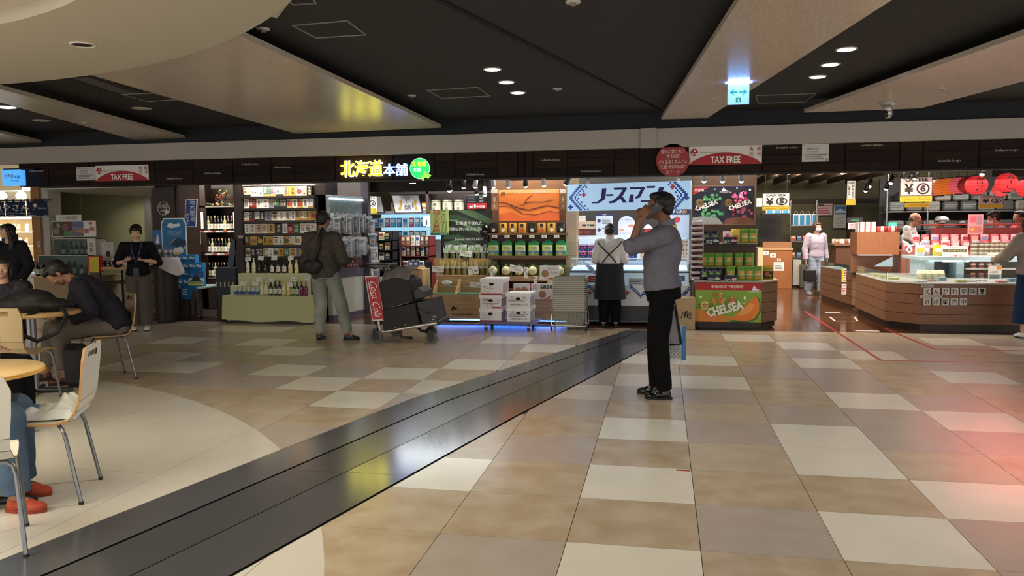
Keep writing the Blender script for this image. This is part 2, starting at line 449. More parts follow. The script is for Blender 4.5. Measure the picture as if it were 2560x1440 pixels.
rg = T('ceiling_3', None, None, (-6.3, .66, 2.75), kind='structure')
mb.build('lowered_ring', parent=rg)
MB().use(mat('#fff6dc', .8, emit=1.3, ecol='#fff1c8')).prism([(v.x, v.y) for v in B], 2.965, 2.975).build('lit_cove', parent=rg)
MB().use(M_ring).prism([tuple(G(*p, 2.76).xy) for p in ((560, -40), (680, 42), (692, 46), (760, -40))], 2.76, 2.97).build('ring_step', parent=rg)
# white band, dark band and fascia
MB().use(M_soff).box(-14, 8, YF, YF+.1, 2.70, 3.0).build('wall_back', kind='structure')
bd = T('trim_3', None, None, (0, YF, 2.5), kind='structure')
MB().use(M_band).box(-14, 8, YF-.10, YF+.1, 2.50, 2.755).build('white_band', parent=bd)
a, b = P(1601, 400, YF-.13).x, P(1641, 400, YF-.13).x
MB().use(M_band).box(a, b, YF-.13, YF-.09, 2.49, 2.76).build('band_boss', parent=bd)
fs = T('wall_back_2', None, None, (0, YF, 2.13), kind='structure')
XL = P(50, 440, YF).x
MB().use(mat('#120d0b', .8)).box(XL, 8, YF-.015, YF+.12, 2.14, 2.50).build('fascia_board', parent=fs)
MB().use(mat('#17100e', .7)).box(XL+.35, 8, YF-.035, YF+.14, 2.118, 2.14).build('fascia_lip', parent=fs)
# fascia panel layout in pixel columns: (x0, x1, rows)
cols = [(62, 125, (0, .55, 1)), (125, 226, (0, .3, .55, 1)), (226, 390, (0, .35, 1)), (390, 486, (0, .4, 1)), (486, 585, (0, .36, .62, 1)), (585, 680, (0, .28, .7, 1)), (680, 740, (0, .35, .66, 1)), (740, 840, (0, .32, .66, 1)), (840, 985, (0, 1)), (985, 1088, (0, .5, 1)), (1088, 1138, (0, .33, 1)), (1138, 1245, (0, .33, .66, 1)), (1245, 1296, (0, .3, 1)), (1296, 1314, (0, 1)), (1314, 1334, (0, 1)), (1334, 1420, (0, .7, 1)), (1420, 1536, (0, .32, .66, 1)), (1536, 1598, (0, .4, 1)), (1598, 1645, (0, 1)), (1645, 1780, (0, .35, .7, 1)), (1780, 1904, (0, .7, 1)), (1904, 2005, (0, .35, .7, 1)), (2005, 2110, (0, .7, 1)), (2110, 2246, (0, .28, .66, 1)), (2246, 2304, (0, .7, 1)), (2304, 2444, (0, .35, .7, 1)), (2444, 2610, (0, .33, .66, 1))]
names = [(630, 412), (535, 434), (440, 447), (708, 419), (1190, 437), (1377, 401), (1478, 429), (1967, 370), (2178, 364), (2372, 403), (2514, 376), (95, 428)]
k = 0
Mtx = mat('#cfcac2', .5)
done = set()
for x0, x1, rows in cols:
    X0, X1 = P(x0, 430, YF).x, P(x1, 430, YF).x
    for r0, r1 in zip(rows, rows[1:]):
        k += 1; zt, zb = lerp(2.50, 2.14, r0), lerp(2.50, 2.14, r1)
        pn = MB().use(M_fasc[k*7 % 3]).rbox(X0+.006, X1-.006, YF-.035, YF-.014, zb+.006, zt-.005, .003).build('fascia_panel', parent=fs)
        for i, (u, v) in enumerate(names):
            q = P(u, v, YF)
            if i not in done and X0 <= q.x <= X1 and zb <= q.z <= zt:
                done.add(i)
                MB().use(Mtx).text('hokkaido-honpo', q.x-.135, q.x+.135, q.z-.02, q.z+.02, YF-.037).build('lettering', parent=pn)
# inner shop shell
M_olive = mat('#6f6a50', .8, col2='#6a654c', scale=2)
MB().use(M_olive).box(-14, 9, 21.6, 21.7, 0, 3.0).build('wall_back_3', kind='structure')
MB().use(mat('#241d19', .8)).box(-8.2, 9, YF+.14, 21.6, 2.75, 2.85).build('ceiling_4', kind='structure')
MB().use(mat('#c9c2b4', .7)).box(-14, -8.2, YF+.14, 21.6, 2.75, 2.85).build('ceiling_5', kind='structure')
MB().use(mat('#3a3028', .8)).box(8.0, 8.1, 8, 21.6, 0, 3.0).build('wall_right', kind='structure')
MB().use(mat('#b8a68a', .8)).box(-14, -13.9, 4, 21.6, 0, 3.0).build('wall_left', kind='structure')
# ---------------------------------------------------------------- people
def PD(px, py, d): return EYE + ray(px, py)*d
def solid(mb, voxel, smooth=4, wrinkle=0, wscale=.12, seed=0):
    me = bpy.data.meshes.new('tmp'); me.from_pydata(mb.v, [], mb.f)
    o = bpy.data.objects.new('tmp', me)
    m = o.modifiers.new('r', 'REMESH'); m.mode = 'VOXEL'; m.voxel_size = voxel; m.use_smooth_shade = True
    if smooth: s = o.modifiers.new('s', 'SMOOTH'); s.factor = .5; s.iterations = smooth
    if wrinkle:
        t = bpy.data.textures.new('w', 'CLOUDS'); t.noise_scale = wscale; t.noise_depth = 2
        d = o.modifiers.new('d', 'DISPLACE'); d.texture = t; d.strength = wrinkle; d.mid_level = .5; d.texture_coords = 'LOCAL'
    dg = tmp_dg(o); out = bpy.data.meshes.new_from_object(o.evaluated_get(dg))
    bpy.data.objects.remove(o); bpy.data.meshes.remove(me)
    return out
def mesh_part(name, me, m, parent, label=None):
    me.name = name; me.materials.clear(); me.materials.append(m)
    o = bpy.data.objects.new(name, me); C.objects.link(o); o.parent = parent; WM[o.name] = WM.get(parent.name, Matrix())
    if label: o['label'] = label
    return o
def limb(mb, pts, rad, n=14):
    pts = [V(p) for p in pts]
    for i in range(len(pts)-1): mb.cyl(pts[i], pts[i+1], rad[i], rad[i+1], n)
    for p, r in zip(pts, rad): mb.ball(p, r, n=14, m=8)
def loft(mb, rings, n=20, pw=2.0):
    k = len(rings); vs = []
    for i, (c, xa, rx, ry) in enumerate(rings):
        d = (V(rings[min(i+1, k-1)][0])-V(rings[max(i-1, 0)][0])).normalized()
        xa = V(xa); xa = (xa-d*xa.dot(d)).normalized(); ya = d.cross(xa)
        for t in range(n):
            a = 2*PI*t/n; ca, sa = math.cos(a), math.sin(a)
            e = 2/pw; vs.append(V(c)+xa*rx*math.copysign(abs(ca)**e, ca)+ya*ry*math.copysign(abs(sa)**e, sa))
    mb.add(vs, [(i*n+t, i*n+(t+1) % n, (i+1)*n+(t+1) % n, (i+1)*n+t) for i in range(k-1) for t in range(n)], None, True)
    mb.add(vs, [tuple(range(n))[::-1], tuple(range((k-1)*n, k*n))])
def hand(mb, w, d, pn, h, side=1, curl=(.3, .35, .3), thumb=.5, spread=.12):
    """w wrist, d direction of the hand, pn palm normal, side +1 when the thumb lies on d x pn"""
    w, d, pn = V(w), V(d).normalized(), V(pn).normalized(); pn = (pn-d*pn.dot(d)).normalized(); s = d.cross(pn)*side
    P_ = .054*h; r = .0053*h
    for k in range(4):
        off = (1.5-k)*.0115*h
        b = w+s*off*.6; kn = w+d*(P_-(abs(1-k))*.003*h)+s*off
        mb.cyl(b, kn, r*1.35, r*1.15, 10); mb.ball(kn, r*1.2, n=10, m=6); mb.ball(b, r*1.4, n=10, m=6)
        L_ = (.046, .051, .047, .037)[k]*h; p = kn; dd = d+s*(1.5-k)*spread; dd.normalize(); nn = pn
        for q, f in enumerate((.42, .33, .25)):
            a = curl[q]; nd = dd*math.cos(a)+nn*math.sin(a); nn = nn*math.cos(a)-dd*math.sin(a); dd = nd
            p2 = p+dd*L_*f; rr = r*(1.0-.12*q); mb.cyl(p, p2, rr, rr*.9, 10); mb.ball(p2, rr*.92, n=10, m=6); p = p2
    b = w+d*.012*h+s*.016*h; p = b+(d*.55+s*.8).normalized()*.026*h+pn*.006*h
    mb.cyl(b, p, r*1.5, r*1.15, 10); mb.ball(b, r*1.5, n=10, m=6); mb.ball(p, r*1.15, n=10, m=6)
    dd = (d*(.9)+s*(.6-thumb)+pn*thumb).normalized(); p2 = p+dd*.022*h; mb.cyl(p, p2, r*1.1, r, 10); mb.ball(p2, r, n=10, m=6)
    dd = (dd+pn*.3*thumb-s*.3*thumb).normalized(); p3 = p2+dd*.018*h; mb.cyl(p2, p3, r, r*.8, 10); mb.ball(p3, r*.8, n=10, m=6)
DEF = dict(pelvis=(0, 0, .53), waist=(0, 0, .61), chest=(0, .0, .72), neck=(0, -.006, .825), head=(0, .006, .93),
           shr=(.103, -.005, .80), shl=(-.103, -.005, .80), elr=(.135, -.015, .63), ell=(-.135, -.015, .63), wrr=(.135, .03, .485), wrl=(-.135, .03, .485),
           hdr=(0, .15, -1), hdl=(0, .15, -1), pnr=(-1, 0, 0), pnl=(1, 0, 0),
           hir=(.05, 0, .51), hil=(-.05, 0, .51), knr=(.052, .012, .275), knl=(-.052, .012, .275), anr=(.054, -.012, .048), anl=(-.054, -.012, .048))
def person(label, loc, rz, h, J={}, look={}, cur=None, vox=.007, foot=(0, 0), headrot=(0, 0, 0), group=None, legs=True):
    j = dict(DEF); j.update(J); j = {k: V(v) for k, v in j.items()}
    for k in j:
        if k[:2] not in ('hd', 'pn'): j[k] = j[k]*h
    L = look; t = T('person', label, 'person', loc, rz, group)
    skin = mat(L.get('skin', '#c79a7c'), .55)
    b = MB()
    wide = L.get('wide', 1.0); dp = L.get('deep', 1.0)
    xs = (j['shr']-j['shl']).normalized(); xh = (j['hir']-j['hil']).normalized(); xm = (xs+xh).normalized()
    def torso(mb, g, low=-.035):
        lowp = j['pelvis']+(j['pelvis']-j['waist']).normalized()*(-low)*h if False else j['pelvis']+(j['pelvis']-j['waist']).normalized()*abs(low)*h
        R_ = [(lowp, xh, .080*wide, .058*dp), (j['pelvis'], xh, .095*wide, .066*dp), ((j['pelvis']+j['waist'])/2, xh, .090*wide, .063*dp), (j['waist'], xm, .080*wide, .058*dp),
              ((j['waist']+j['chest'])/2, xm, .088*wide, .063*dp), (j['chest'], xs, .094*wide, .066*dp), (j['chest']*.45+j['neck']*.55, xs, .088*wide, .055*dp), (j['chest']*.12+j['neck']*.88, xs, .045*wide, .036*dp), (j['neck'], xs, .03, .03)]
        loft(mb, [(c, x, rx*h+g, ry*h+g) for c, x, rx, ry in R_], 22, 2.3)
    torso(b, 0)
    hr = Matrix.Rotation(headrot[2], 4, 'Z') @ Matrix.Rotation(headrot[0], 4, 'X') @ Matrix.Rotation(headrot[1], 4, 'Y')
    HM = Matrix.Translation(j['head']) @ hr @ Matrix.Scale(h, 4)
    def hp(x, y, z): return HM @ V((x, y, z))
    limb(b, [j['neck']-V((0, 0, .01*h)), (j['neck']+j['head'])/2, hp(0, -.012, -.02)], [.034*h, .03*h, .03*h])
    hb = MB()
    hb.ball((0, -.008, .016), .0455, .0555, .050, 20, 14); hb.ball((0, .012, -.018), .036, .040, .046, 18, 12); hb.ball((0, .030, -.045), .017, .017, .014)
    hb.ball((0, .018, .006), .040, .036, .040, 18, 12)
    hb.cyl((0, .046, .006), (0, .058, -.014), .004, .0075, 8); hb.ball((0, .0575, -.015), .0085, .008, .0065, 10, 6)
    for s in (-1, 1):
        hb.ball((s*.046, -.006, -.006), .006, .010, .016, 10, 8); hb.ball((s*.024, .036, -.016), .014, .014, .012, 10, 6); hb.ball((s*.017, .046, .013), .012, .008, .005, 10, 6)
    hb.ball((0, .045, -.031), .013, .010, .0075, 12, 8)
    b.add([HM @ v for v in hb.v], hb.f)
    for s, sd in (('r', 1), ('l', -1)):
        limb(b, [j['sh'+s], j['el'+s], j['wr'+s]], [.032*h, .023*h, .0165*h])
        c = (cur or {}).get(s, (.25, .3, .25)); th = (cur or {}).get('t'+s, .3)
        if not L.get('nohand'+s): hand(b, j['wr'+s], j['hd'+s], j['pn'+s], h, L.get('side'+s, -sd), c, th)
        if legs:
            limb(b, [j['hi'+s], j['kn'+s], j['an'+s]], [.052*h, .034*h, .022*h])
            fo = foot[0 if s == 'r' else 1]; f = V((math.sin(fo), math.cos(fo), 0))
            b.ball(j['an'+s]+f*.03*h-V((0, 0, .022*h)), .022*h, .022*h, .02*h)
    mesh_part('body', solid(b, vox, 3), skin, t)
    eb = MB()
    for s in (-1, 1):
        e = MB(); e.use(mat('#e9e4de', .3)); e.ball(hp(s*.0175, .0445, .004), .0068*h, n=10, m=8); e.use(mat('#1b120e', .2)); e.ball(hp(s*.0175, .0475, .004), .0042*h, n=8, m=6)
        if not L.get('back'): e.build('eye', t, local=True)
        eb = MB().use(mat(L.get('hair', '#17110f'), .6)).tube([hp(s*.009, .0515, .017), hp(s*.018, .051, .0195), hp(s*.027, .045, .0165)], .0016*h, 6)
        if not L.get('back'): eb.build('eyebrow', t, local=True)
    if not L.get('back'):
        MB().use(mat(L.get('lip', '#a5635a'), .45)).ball(hp(0, .0525, -.030), .0115*h, .0045*h, .0035*h, R=hr).build('lips', t, local=True)
    # hair
    st = L.get('style', 'short')
    if st != 'bald':
        q = MB()
        q.ball((0, -.016, .022), .0515, .058, .050, 20, 14)
        if st == 'short':
            q.ball((0, .012, .047), .040, .040, .022, 16, 10); q.ball((0, -.032, -.006), .043, .036, .040, 16, 10)
            for s in (-1, 1): q.ball((s*.043, .004, .018), .008, .020, .022, 10, 8)
        if st in ('bob', 'long', 'bun', 'tied'):
            q.ball((0, .014, .043), .044, .040, .024, 16, 10)
            q.ball((0, -.03, -.008), .047, .038, .042, 16, 10)
            for s in (-1, 1): q.ball((s*.043, .012, .016), .011, .028, .032, 10, 8)
        if st in ('bob', 'long'):
            for s in (-1, 1): q.tube([(s*.043, .022, .03), (s*.052, .014, 0), (s*.052, .008, -.035), (s*.046, .008, -.058)], [.012, .016, .017, .008], 10)
            q.ball((0, -.035, -.03), .052, .030, .042, 16, 10)
        if st == 'long':
            for s in (-1, 1): q.tube([(s*.045, .0, -.03), (s*.058, -.004, -.09), (s*.06, .006, -.15), (s*.052, .014, -.20)], [.02, .024, .022, .008], 10)
            q.tube([(0, -.04, -.03), (0, -.05, -.1), (0, -.045, -.19)], [.045, .045, .02], 12)
        if st == 'bun': q.ball((0, -.066, .028), .020, .018, .018, 10, 8)
        if st == 'tied': q.ball((0, -.064, -.01), .014, .014, .02, 10, 8)
        if st == 'rim': q = MB(); q.ball((0, -.030, .0), .049, .040, .032, 16, 10)
        q.v = [HM @ v for v in q.v]
        mesh_part('hair', solid(q, max(vox*.7, .005), 2, .006, .015), mat(L.get('hair', '#17110f'), .55, col2=L.get('hair2'), scale=40), t)
    if L.get('glasses'):
        g = MB().use(mat('#15151a', .3))
        for s in (-1, 1):
            g.tube([hp(s*.0175+.0125*math.cos(a*PI/5), .056, .003+.0095*math.sin(a*PI/5)) for a in range(11)], .0011*h, 6)
            g.tube([hp(s*.030, .056, .006), hp(s*.048, .0, .006)], .0012*h, 6)
        g.build('glasses', t, local=True)
    if L.get('mask'):
        q = MB(); q.ball((0, .034, -.028), .038, .036, .030, 16, 10); q.v = [HM @ v for v in q.v]
        mesh_part('face_mask', solid(q, .005, 1), mat(L['mask'], .8), t)
        g = MB().use(mat('#e8e4e0', .6))
        for s in (-1, 1): g.tube([hp(s*.036, .034, -.022), hp(s*.049, -.01, -.008)], .0011*h, 6)
        g.build('mask_loops', t, local=True)
    # top
    g_ = L.get('ease', .012)
    q = MB(); torso(q, g_, L.get('hem', -.02))
    sl = L.get('sleeve', 1.0)
    for s in 'rl':
        sh, el, wr = j['sh'+s], j['el'+s], j['wr'+s]
        r0, r1, r2 = .034*h+g_, .028*h+g_, .022*h+g_*.7
        q.cyl(j['chest']*.3+j['neck']*.7, sh, .034*h, r0, 14); q.ball(sh, r0, n=14)
        if sl <= .5: e = sh.lerp(el, sl*2); q.cyl(sh, e, r0, lerp(r0, r1, sl*2)*1.05, 16)
        else:
            q.cyl(sh, el, r0, r1, 16); q.ball(el, r1, n=14); e = el.lerp(wr, (sl-.5)*2*.97); q.cyl(el, e, r1, lerp(r1, r2, (sl-.5)*2), 16)
            if L.get('roll'): q.cyl(e-(e-el).normalized()*.035, e, r1*1.12, r1*1.12, 16)
    topm = mat(L.get('top', '#777'), L.get('toprough', .8), spec=.2, col2=L.get('top2'), scale=L.get('tscale', 12), kind=L.get('tkind'))
    mesh_part(L.get('topname', 'shirt'), solid(q, vox, 3, L.get('wr', .016), .07), topm, t)
    if L.get('collar'):
        q = MB().use(mat(L['collar'], .8)); d = (j['head']-j['neck']).normalized()
        for a in range(14):
            pass
        cpt = j['neck']+V((0, 0, .004*h)); n = 16
        q.grid(lambda u, v: cpt+V((math.cos(u*2*PI)*(.037+.006*v)*h, math.sin(u*2*PI)*(.037+.006*v)*h, (.024*(1-v)+(0 if v < .6 else -.008)-.01*math.sin(u*2*PI))*h)), n, 4, wrap=True)
        q.build('collar', t, local=True)
    # legs
    if legs:
        lo = L.get('bottom', 'pants'); pm = mat(L.get('pants', '#222'), .85, spec=.12, col2=L.get('pants2'), scale=L.get('pscale', 5))
        q = MB(); pg = L.get('pease', .010)
        loft(q, [(j['pelvis']+(j['pelvis']-j['waist']).normalized()*.055*h, xh, .075*h*wide+pg, .06*h*dp+pg), (j['pelvis'], xh, .092*h*wide+pg, .066*h*dp+pg), (j['waist']*.75+j['pelvis']*.25, xm, .080*h*wide+pg, .060*h*dp+pg)], 22, 2.3)
        if lo in ('pants', 'wide'):
            kw, aw = (.037, .030) if lo == 'pants' else (.050, .050)
            kw *= L.get('legw', 1); aw *= L.get('legw', 1)
            for s in 'rl':
                hi, kn, an = j['hi'+s], j['kn'+s], j['an'+s]; e = kn.lerp(an, L.get('plen', .96))
                q.cyl(hi, kn, .054*h+pg, kw*h+pg, 18); q.ball(hi, .054*h+pg, n=16); q.ball(kn, kw*h+pg, n=16); q.cyl(kn, e, kw*h+pg, aw*h+pg*.6, 18)
        else:
            z1 = L.get('skirtz', .12)*h; c = j['hir']*.5+j['hil']*.5
            loft(q, [(V((c.x, c.y, z1)), xh, .13*h, .11*h), (V((c.x, c.y, z1+.12*h)), xh, .12*h, .10*h), (c, xh, .105*h, .08*h), (j['pelvis'], xh, .1*h, .075*h)], 24)
        mesh_part(L.get('botname', 'trousers' if lo != 'skirt' else 'skirt'), solid(q, vox, 3, L.get('pwr', .014), .09), pm, t)
        for s, f0 in (('r', foot[0]), ('l', foot[1])):
            an = j['an'+s]; f = V((math.sin(f0), math.cos(f0), 0)); z = max(0, an.z-.048*h)
            Mx = Matrix.Translation(V((an.x, an.y, z))) @ Matrix.Rotation(-f0, 4, 'Z') @ Matrix.Rotation(L.get('toe'+s, 0), 4, 'X') @ Matrix.Scale(h, 4)
            q = MB(); q.ball((0, .055, .016), .026, .040, .017, 16, 10); q.ball((0, .0, .022), .022, .032, .026, 16, 10); q.cyl((0, -.004, .02), (0, -.004, L.get('shoeh', .045)), .024, .022, 14)
            q.ball((0, .03, .022), .024, .035, .022, 14, 8)
            z0 = [i for i, v in enumerate(q.v) if v.z < .006]
            for i in z0: q.v[i].z = .006
            q.v = [Mx @ v for v in q.v]
            so = mesh_part('shoe', solid(q, .006, 2), mat(L.get('shoe', '#111'), L.get('shoerough', .4)), t)
            q = MB().use(mat(L.get('sole', '#1a1a1a'), .7))
            out = [(.024*math.cos(a)*(1 if math.sin(a) > 0 else .9), .028+.066*math.sin(a)) for a in [2*PI*k/20 for k in range(20)]]
            q.prism(out, 0, .010, Mx)
            o = q.build('sole', so, local=True)
    return t, j, HM
# ---------------------------------------------------------------- generic goods
def wr(x0, y0, x1, y1, Y):
    a, b = P(x0, (y0+y1)/2, Y), P(x1, (y0+y1)/2, Y); t, o = P((x0+x1)/2, y0, Y), P((x0+x1)/2, y1, Y)
    return a.x, b.x, o.z, t.z
def pbox(name, r, Y, d, m, parent=None, label=None, cat=None, group=None, kind=None, floor=False, c=.004, z0=None):
    x0, x1, a, b = wr(*r, Y)
    if floor: a = 0
    if z0 is not None: a = z0
    return MB().use(m).rbox(x0, x1, Y, Y+d, a, b, c).build(name, parent, label, cat, group, kind)
TXT = '#1a1a1a'; BOLD = {'CASHIER', 'CHELSEA', 'TAX FREE', 'アサヒメロン', '共撰', '北海道', '本舗', 'の魚やさん', '季節限定で新発売！', '6800', 'Bocca'}
def prints(mb, items, x0, x1, z0, z1, y, M=None, emit=0):
    """flat print on a face towards -y; items in 0..1 coordinates of the rectangle"""
    W, H = x1-x0, z1-z0
    for k, it in enumerate(items):
        yy = y-.0012-.0006*k; c = it[-1]; mb.use(mat(c, .6, emit=emit) if emit else mat(c, .6))
        if it[0] == 't': _, t, u0, u1, v0, v1, c = it; mb.text(t, x0+W*u0, x0+W*u1, z0+H*v0, z0+H*v1, yy, M, off=(.03 if t.isascii() else .01) if t in BOLD else .03 if t in '¥⑥⑤③' else .008 if len(t) == 1 else 0)
        elif it[0] == 'tv':                                    # vertical writing
            _, t, u0, u1, v0, v1, c = it; n = len(t)
            for i, ch in enumerate(t): mb.text(ch, x0+W*u0, x0+W*u1, z0+H*lerp(v1, v0, (i+.92)/n), z0+H*lerp(v1, v0, (i+.05)/n), yy, M, off=.006)
        elif it[0] == 'r': _, u0, u1, v0, v1, c = it; mb.add([(x0+W*u0, yy, z0+H*v0), (x0+W*u1, yy, z0+H*v0), (x0+W*u1, yy, z0+H*v1), (x0+W*u0, yy, z0+H*v1)], [(0, 1, 2, 3)], M)
        elif it[0] == 'c':
            _, u, v, r, c = it; n = 20; mb.add([(x0+W*u+r*H*math.cos(2*PI*i/n), yy, z0+H*v+r*H*math.sin(2*PI*i/n)) for i in range(n)], [tuple(range(n))], M)
        elif it[0] == 'o':
            _, u, v, r, r2, c = it; n = 24; vs = [(x0+W*u+q*H*math.cos(2*PI*i/n), yy, z0+H*v+q*H*math.sin(2*PI*i/n)) for q in (r, r2) for i in range(n)]
            mb.add(vs, [(i, (i+1) % n, n+(i+1) % n, n+i) for i in range(n)], M)
        elif it[0] == 'p': _, pts, c = it; mb.add([(x0+W*u, yy, z0+H*v) for u, v in pts], [tuple(range(len(pts)))], M)
        elif it[0] == 'l':                                     # lines of small writing
            _, n, u0, u1, v0, v1, c = it
            for i in range(n):
                v = lerp(v1, v0, (i+.5)/n); q = (v1-v0)/n*.22
                mb.add([(x0+W*u0, yy, z0+H*(v-q)), (x0+W*lerp(u0, u1, 1-.3*((i*37) % 10)/10), yy, z0+H*(v-q)), (x0+W*lerp(u0, u1, 1-.3*((i*37) % 10)/10), yy, z0+H*(v+q)), (x0+W*u0, yy, z0+H*(v+q))], [(0, 1, 2, 3)], M)
    return mb
def sign(name, label, cat, r, Y, items, base='#f2f0ea', th=.012, emit=0, pemit=0, group=None, rz=0, rx=0, ry=0, lname='print', rough=.5):
    x0, x1, z0, z1 = wr(*r, Y); cx = (x0+x1)/2; W, H = x1-x0, z1-z0
    o = MB().use(mat(base, rough, emit=emit)).rbox(-W/2, W/2, 0, th, 0, H, min(.002, th*.3)).build(name, None, label, cat, group, local=True)
    o.location = (cx, Y, z0); o.rotation_euler = (rx, ry, rz); WM[o.name] = Matrix()
    if items:
        q = prints(MB(), items, -W/2, W/2, 0, H, 0, emit=pemit); p = q.build(lname, o, local=True)
    return o
def bottle(glass, label, cap, h=.30, r=.038, kind='wine', lab='#e8e2d2', mark='#3a3a3a'):
    t = T('bottle', 'bottle', 'bottle')
    if kind == 'wine': prof = [(.001, 0), (r, .002), (r, .58*h), (r*.8, .66*h), (r*.38, .76*h), (r*.36, .99*h), (.001, h)]
    elif kind == 'sake': prof = [(.001, 0), (r, .002), (r, .5*h), (r*.75, .64*h), (r*.34, .84*h), (r*.33, .98*h), (.001, h)]
    else: prof = [(.001, 0), (r, .002), (r, .72*h), (r*.5, .84*h), (r*.45, .98*h), (.001, h)]
    MB().use(mat(glass, .12, coat=.2)).lathe(prof, 14).build('glass_body', t)
    MB().use(mat(label, .6)).lathe([(r*1.02, .12*h), (r*1.02, .46*h)], 14).build('paper_label', t)
    MB().use(mat(cap, .4)).lathe([(r*.42, .86*h), (r*.42, 1.004*h), (.001, 1.01*h)], 12).build('cap', t)
    MB().use(mat(mark, .6)).text('酒', -.012, .012, .22*h, .38*h, -r*1.05).build('print', t)
    return t
def pouch(w, h, d, col, items=(), name='pouch', crease=.004, metal=0, top=None, rough=.3, nu=8, nv=8, label='pouch', cat='packet', col2=None):
    rg_ = random.Random(int(w*1e5+h*1e4+len(items)))
    def fn(u, v):
        s = 1 if u <= .5 else -1; uu = u*2 if u <= .5 else 2-u*2
        b = d/2*(math.sin(PI*min(max(uu, 0), 1))**.6)*(math.sin(PI*(v*.92+.02))**.5) if 0 < uu < 1 else 0
        return V(((uu-.5)*w, -s*(b)+rg_.uniform(-crease, crease)*.5, v*h))
    mb = MB().use(mat(col, rough, metal, col2=col2, scale=20)); mb.grid(fn, nu*2, nv, wrap=True)
    o = mb.build(name, None, label, cat, local=True); WM[o.name] = Matrix()
    if top: MB().use(mat(top, .5)).box(-w/2, w/2, -.004, .004, h*.97, h*1.12).build('hang_card', o, local=True)
    if items: prints(MB(), items, -w/2*.9, w/2*.9, h*.08, h*.95, -d/2*1.02-.002).build('print', o, local=True)
    return o
def carton(w, d, h, col, items=(), side=None, name='carton', label='carton', cat='box', emit=0, c=.003):
    o = MB().use(mat(col, .5)).rbox(-w/2, w/2, 0, d, 0, h, c).build(name, None, label, cat, local=True); WM[o.name] = Matrix()
    if items: prints(MB(), items, -w/2, w/2, 0, h, 0).build('print', o, local=True)
    return o
def pricecard(r, Y, label, txt='1,980', rx=-.15, ry=0, base='#f1efe8', group='price cards'):
    return sign('price_card', label, 'price card', r, Y, [('r', .08, .6, .78, .84, '#555'), ('r', .08, .45, .62, .68, '#777'), ('t', txt, .4, .92, .15, .55, TXT)], base, .004, rx=rx, ry=ry, group=group)
wood_d = mat('#2d1c15', .5, kind='woodz', col2='#241610', scale=3)
wood_m = mat('#6b4a31', .5, kind='woodx', col2='#5d3f29', scale=3)
wood_l = mat('#c8a67a', .5, kind='woodx', col2='#a8865c', scale=2.4)
steel = mat('#9a9a9c', .25, .9); black = mat('#0c0c0e', .5); chrome = mat('#c9c9cc', .15, 1); white = mat('#e9e7e2', .5); dkm = mat('#1c1c1f', .4, .3)
# ---------------------------------------------------------------- left: fish shop, olive booth
t = T('fish_shop_backdrop', 'bright fish shop wall of small packed goods behind the long-haired woman', 'shelving', P(40, 640, 13.6).xyz*V((1, 1, 0)) if False else V((P(40, 640, 13.6).x, 13.6, 0)))
x0, x1, z0, z1 = wr(-60, 405, 92, 700, 13.6)
MB().use(mat('#efe2c6', .7)).box(x0, x1, 13.9, 13.95, 0, 2.7).build('back_panel', t)
for k in range(6):
    z = .85+.27*k
    MB().use(mat('#d9cdb4', .5)).box(x0, x1, 13.6, 13.9, z, z+.02).build('shelf', t)
_r = random.Random(5)
protos = [pouch(.09, .15, .03, c, [('r', .1, .9, .3, .7, d_), ('t', s_, .2, .8, .35, .65, e_)], label='x') for c, d_, s_, e_ in (('#d8c8a0', '#b9402e', '鮭', '#fff'), ('#c9b79a', '#f2efe4', '魚', '#222'), ('#8a6a48', '#e8dcc0', '昆布', '#222'), ('#e5dccb', '#4c7aa8', '海', '#fff'), ('#b4906a', '#f4e7c2', '干物', '#7a2a18'))]
pts = [(x0+.12+.14*i+_r.uniform(-.01, .01), 13.62+_r.uniform(0, .05), .872+.27*k) for k in range(1, 6) for i in range(int((x1-x0-.2)/.14))]
_r.shuffle(protos)
for i in range(len(protos)):
    pass
for i, p in enumerate(pts):
    k, q = divmod(i, int((x1-x0-.2)/.14)); pr = protos[(i*7+k) % 5]
    lab = 'small packet of dried seafood, %s along %s shelf of the fish shop' % (ORD[q % 20], ('lowest', 'second', 'third', 'fourth', 'topmost')[k])
    if pr.name not in _used: _used.add(pr.name); pr.location = p; pr['label'] = lab; pr['group'] = 'fish shop packets'; pr['category'] = 'packet'
    else: copy_tree(pr, p, 0, lab, 'fish shop packets')
# showcase + column + noren
t = T('display_case', 'lit glass fish counter behind the long-haired woman', 'display case', (P(50, 690, 12.7).x, 12.7, 0))
x0, x1, z0, z1 = wr(-60, 655, 90, 760, 12.7)
MB().use(white).box(x0, x1, 12.7, 13.3, 0, .62).build('base', t)
MB().use(mat('#dfeef5', .1, emit=.5, ecol='#cfe6f2')).box(x0, x1, 12.75, 13.25, .62, .64).build('lit_floor', t)
MB().use(mat('#cfe0e6', .05, trans=.95)).box(x0, x1, 12.7, 12.71, .62, z1).build('glass_front', t)
MB().use(mat('#cfe0e6', .05, trans=.95)).box(x0, x1, 12.7, 13.3, z1, z1+.01).build('glass_top', t)
t = T('trim_4', None, None, (P(105, 600, 12.0).x, 12, 0), kind='structure')
x0, x1, _, _ = wr(84, 470, 105, 800, 12.0); x2 = P(125, 600, 12).x
MB().use(mat('#a87850', .5, kind='woodz', col2='#9c6e47')).box(x0, x1, 12, 12.3, 0, 2.3).build('wood_post', t)
MB().use(mat('#8f8c86', .3, .5)).box(x1, x1+.05, 12.02, 12.3, 0, 2.3).build('metal_jamb', t)
MB().use(mat('#b7b3aa', .4)).box(x1+.055, x2, 12.0, 12.3, 0, 2.3).build('white_jamb', t)
sign('intercom', 'small white switch plate on the orange wood post', 'switch', (93, 603, 101, 618), 11.985, [('c', .5, .6, .2, '#8a8a88')], '#c9b59a', .01)
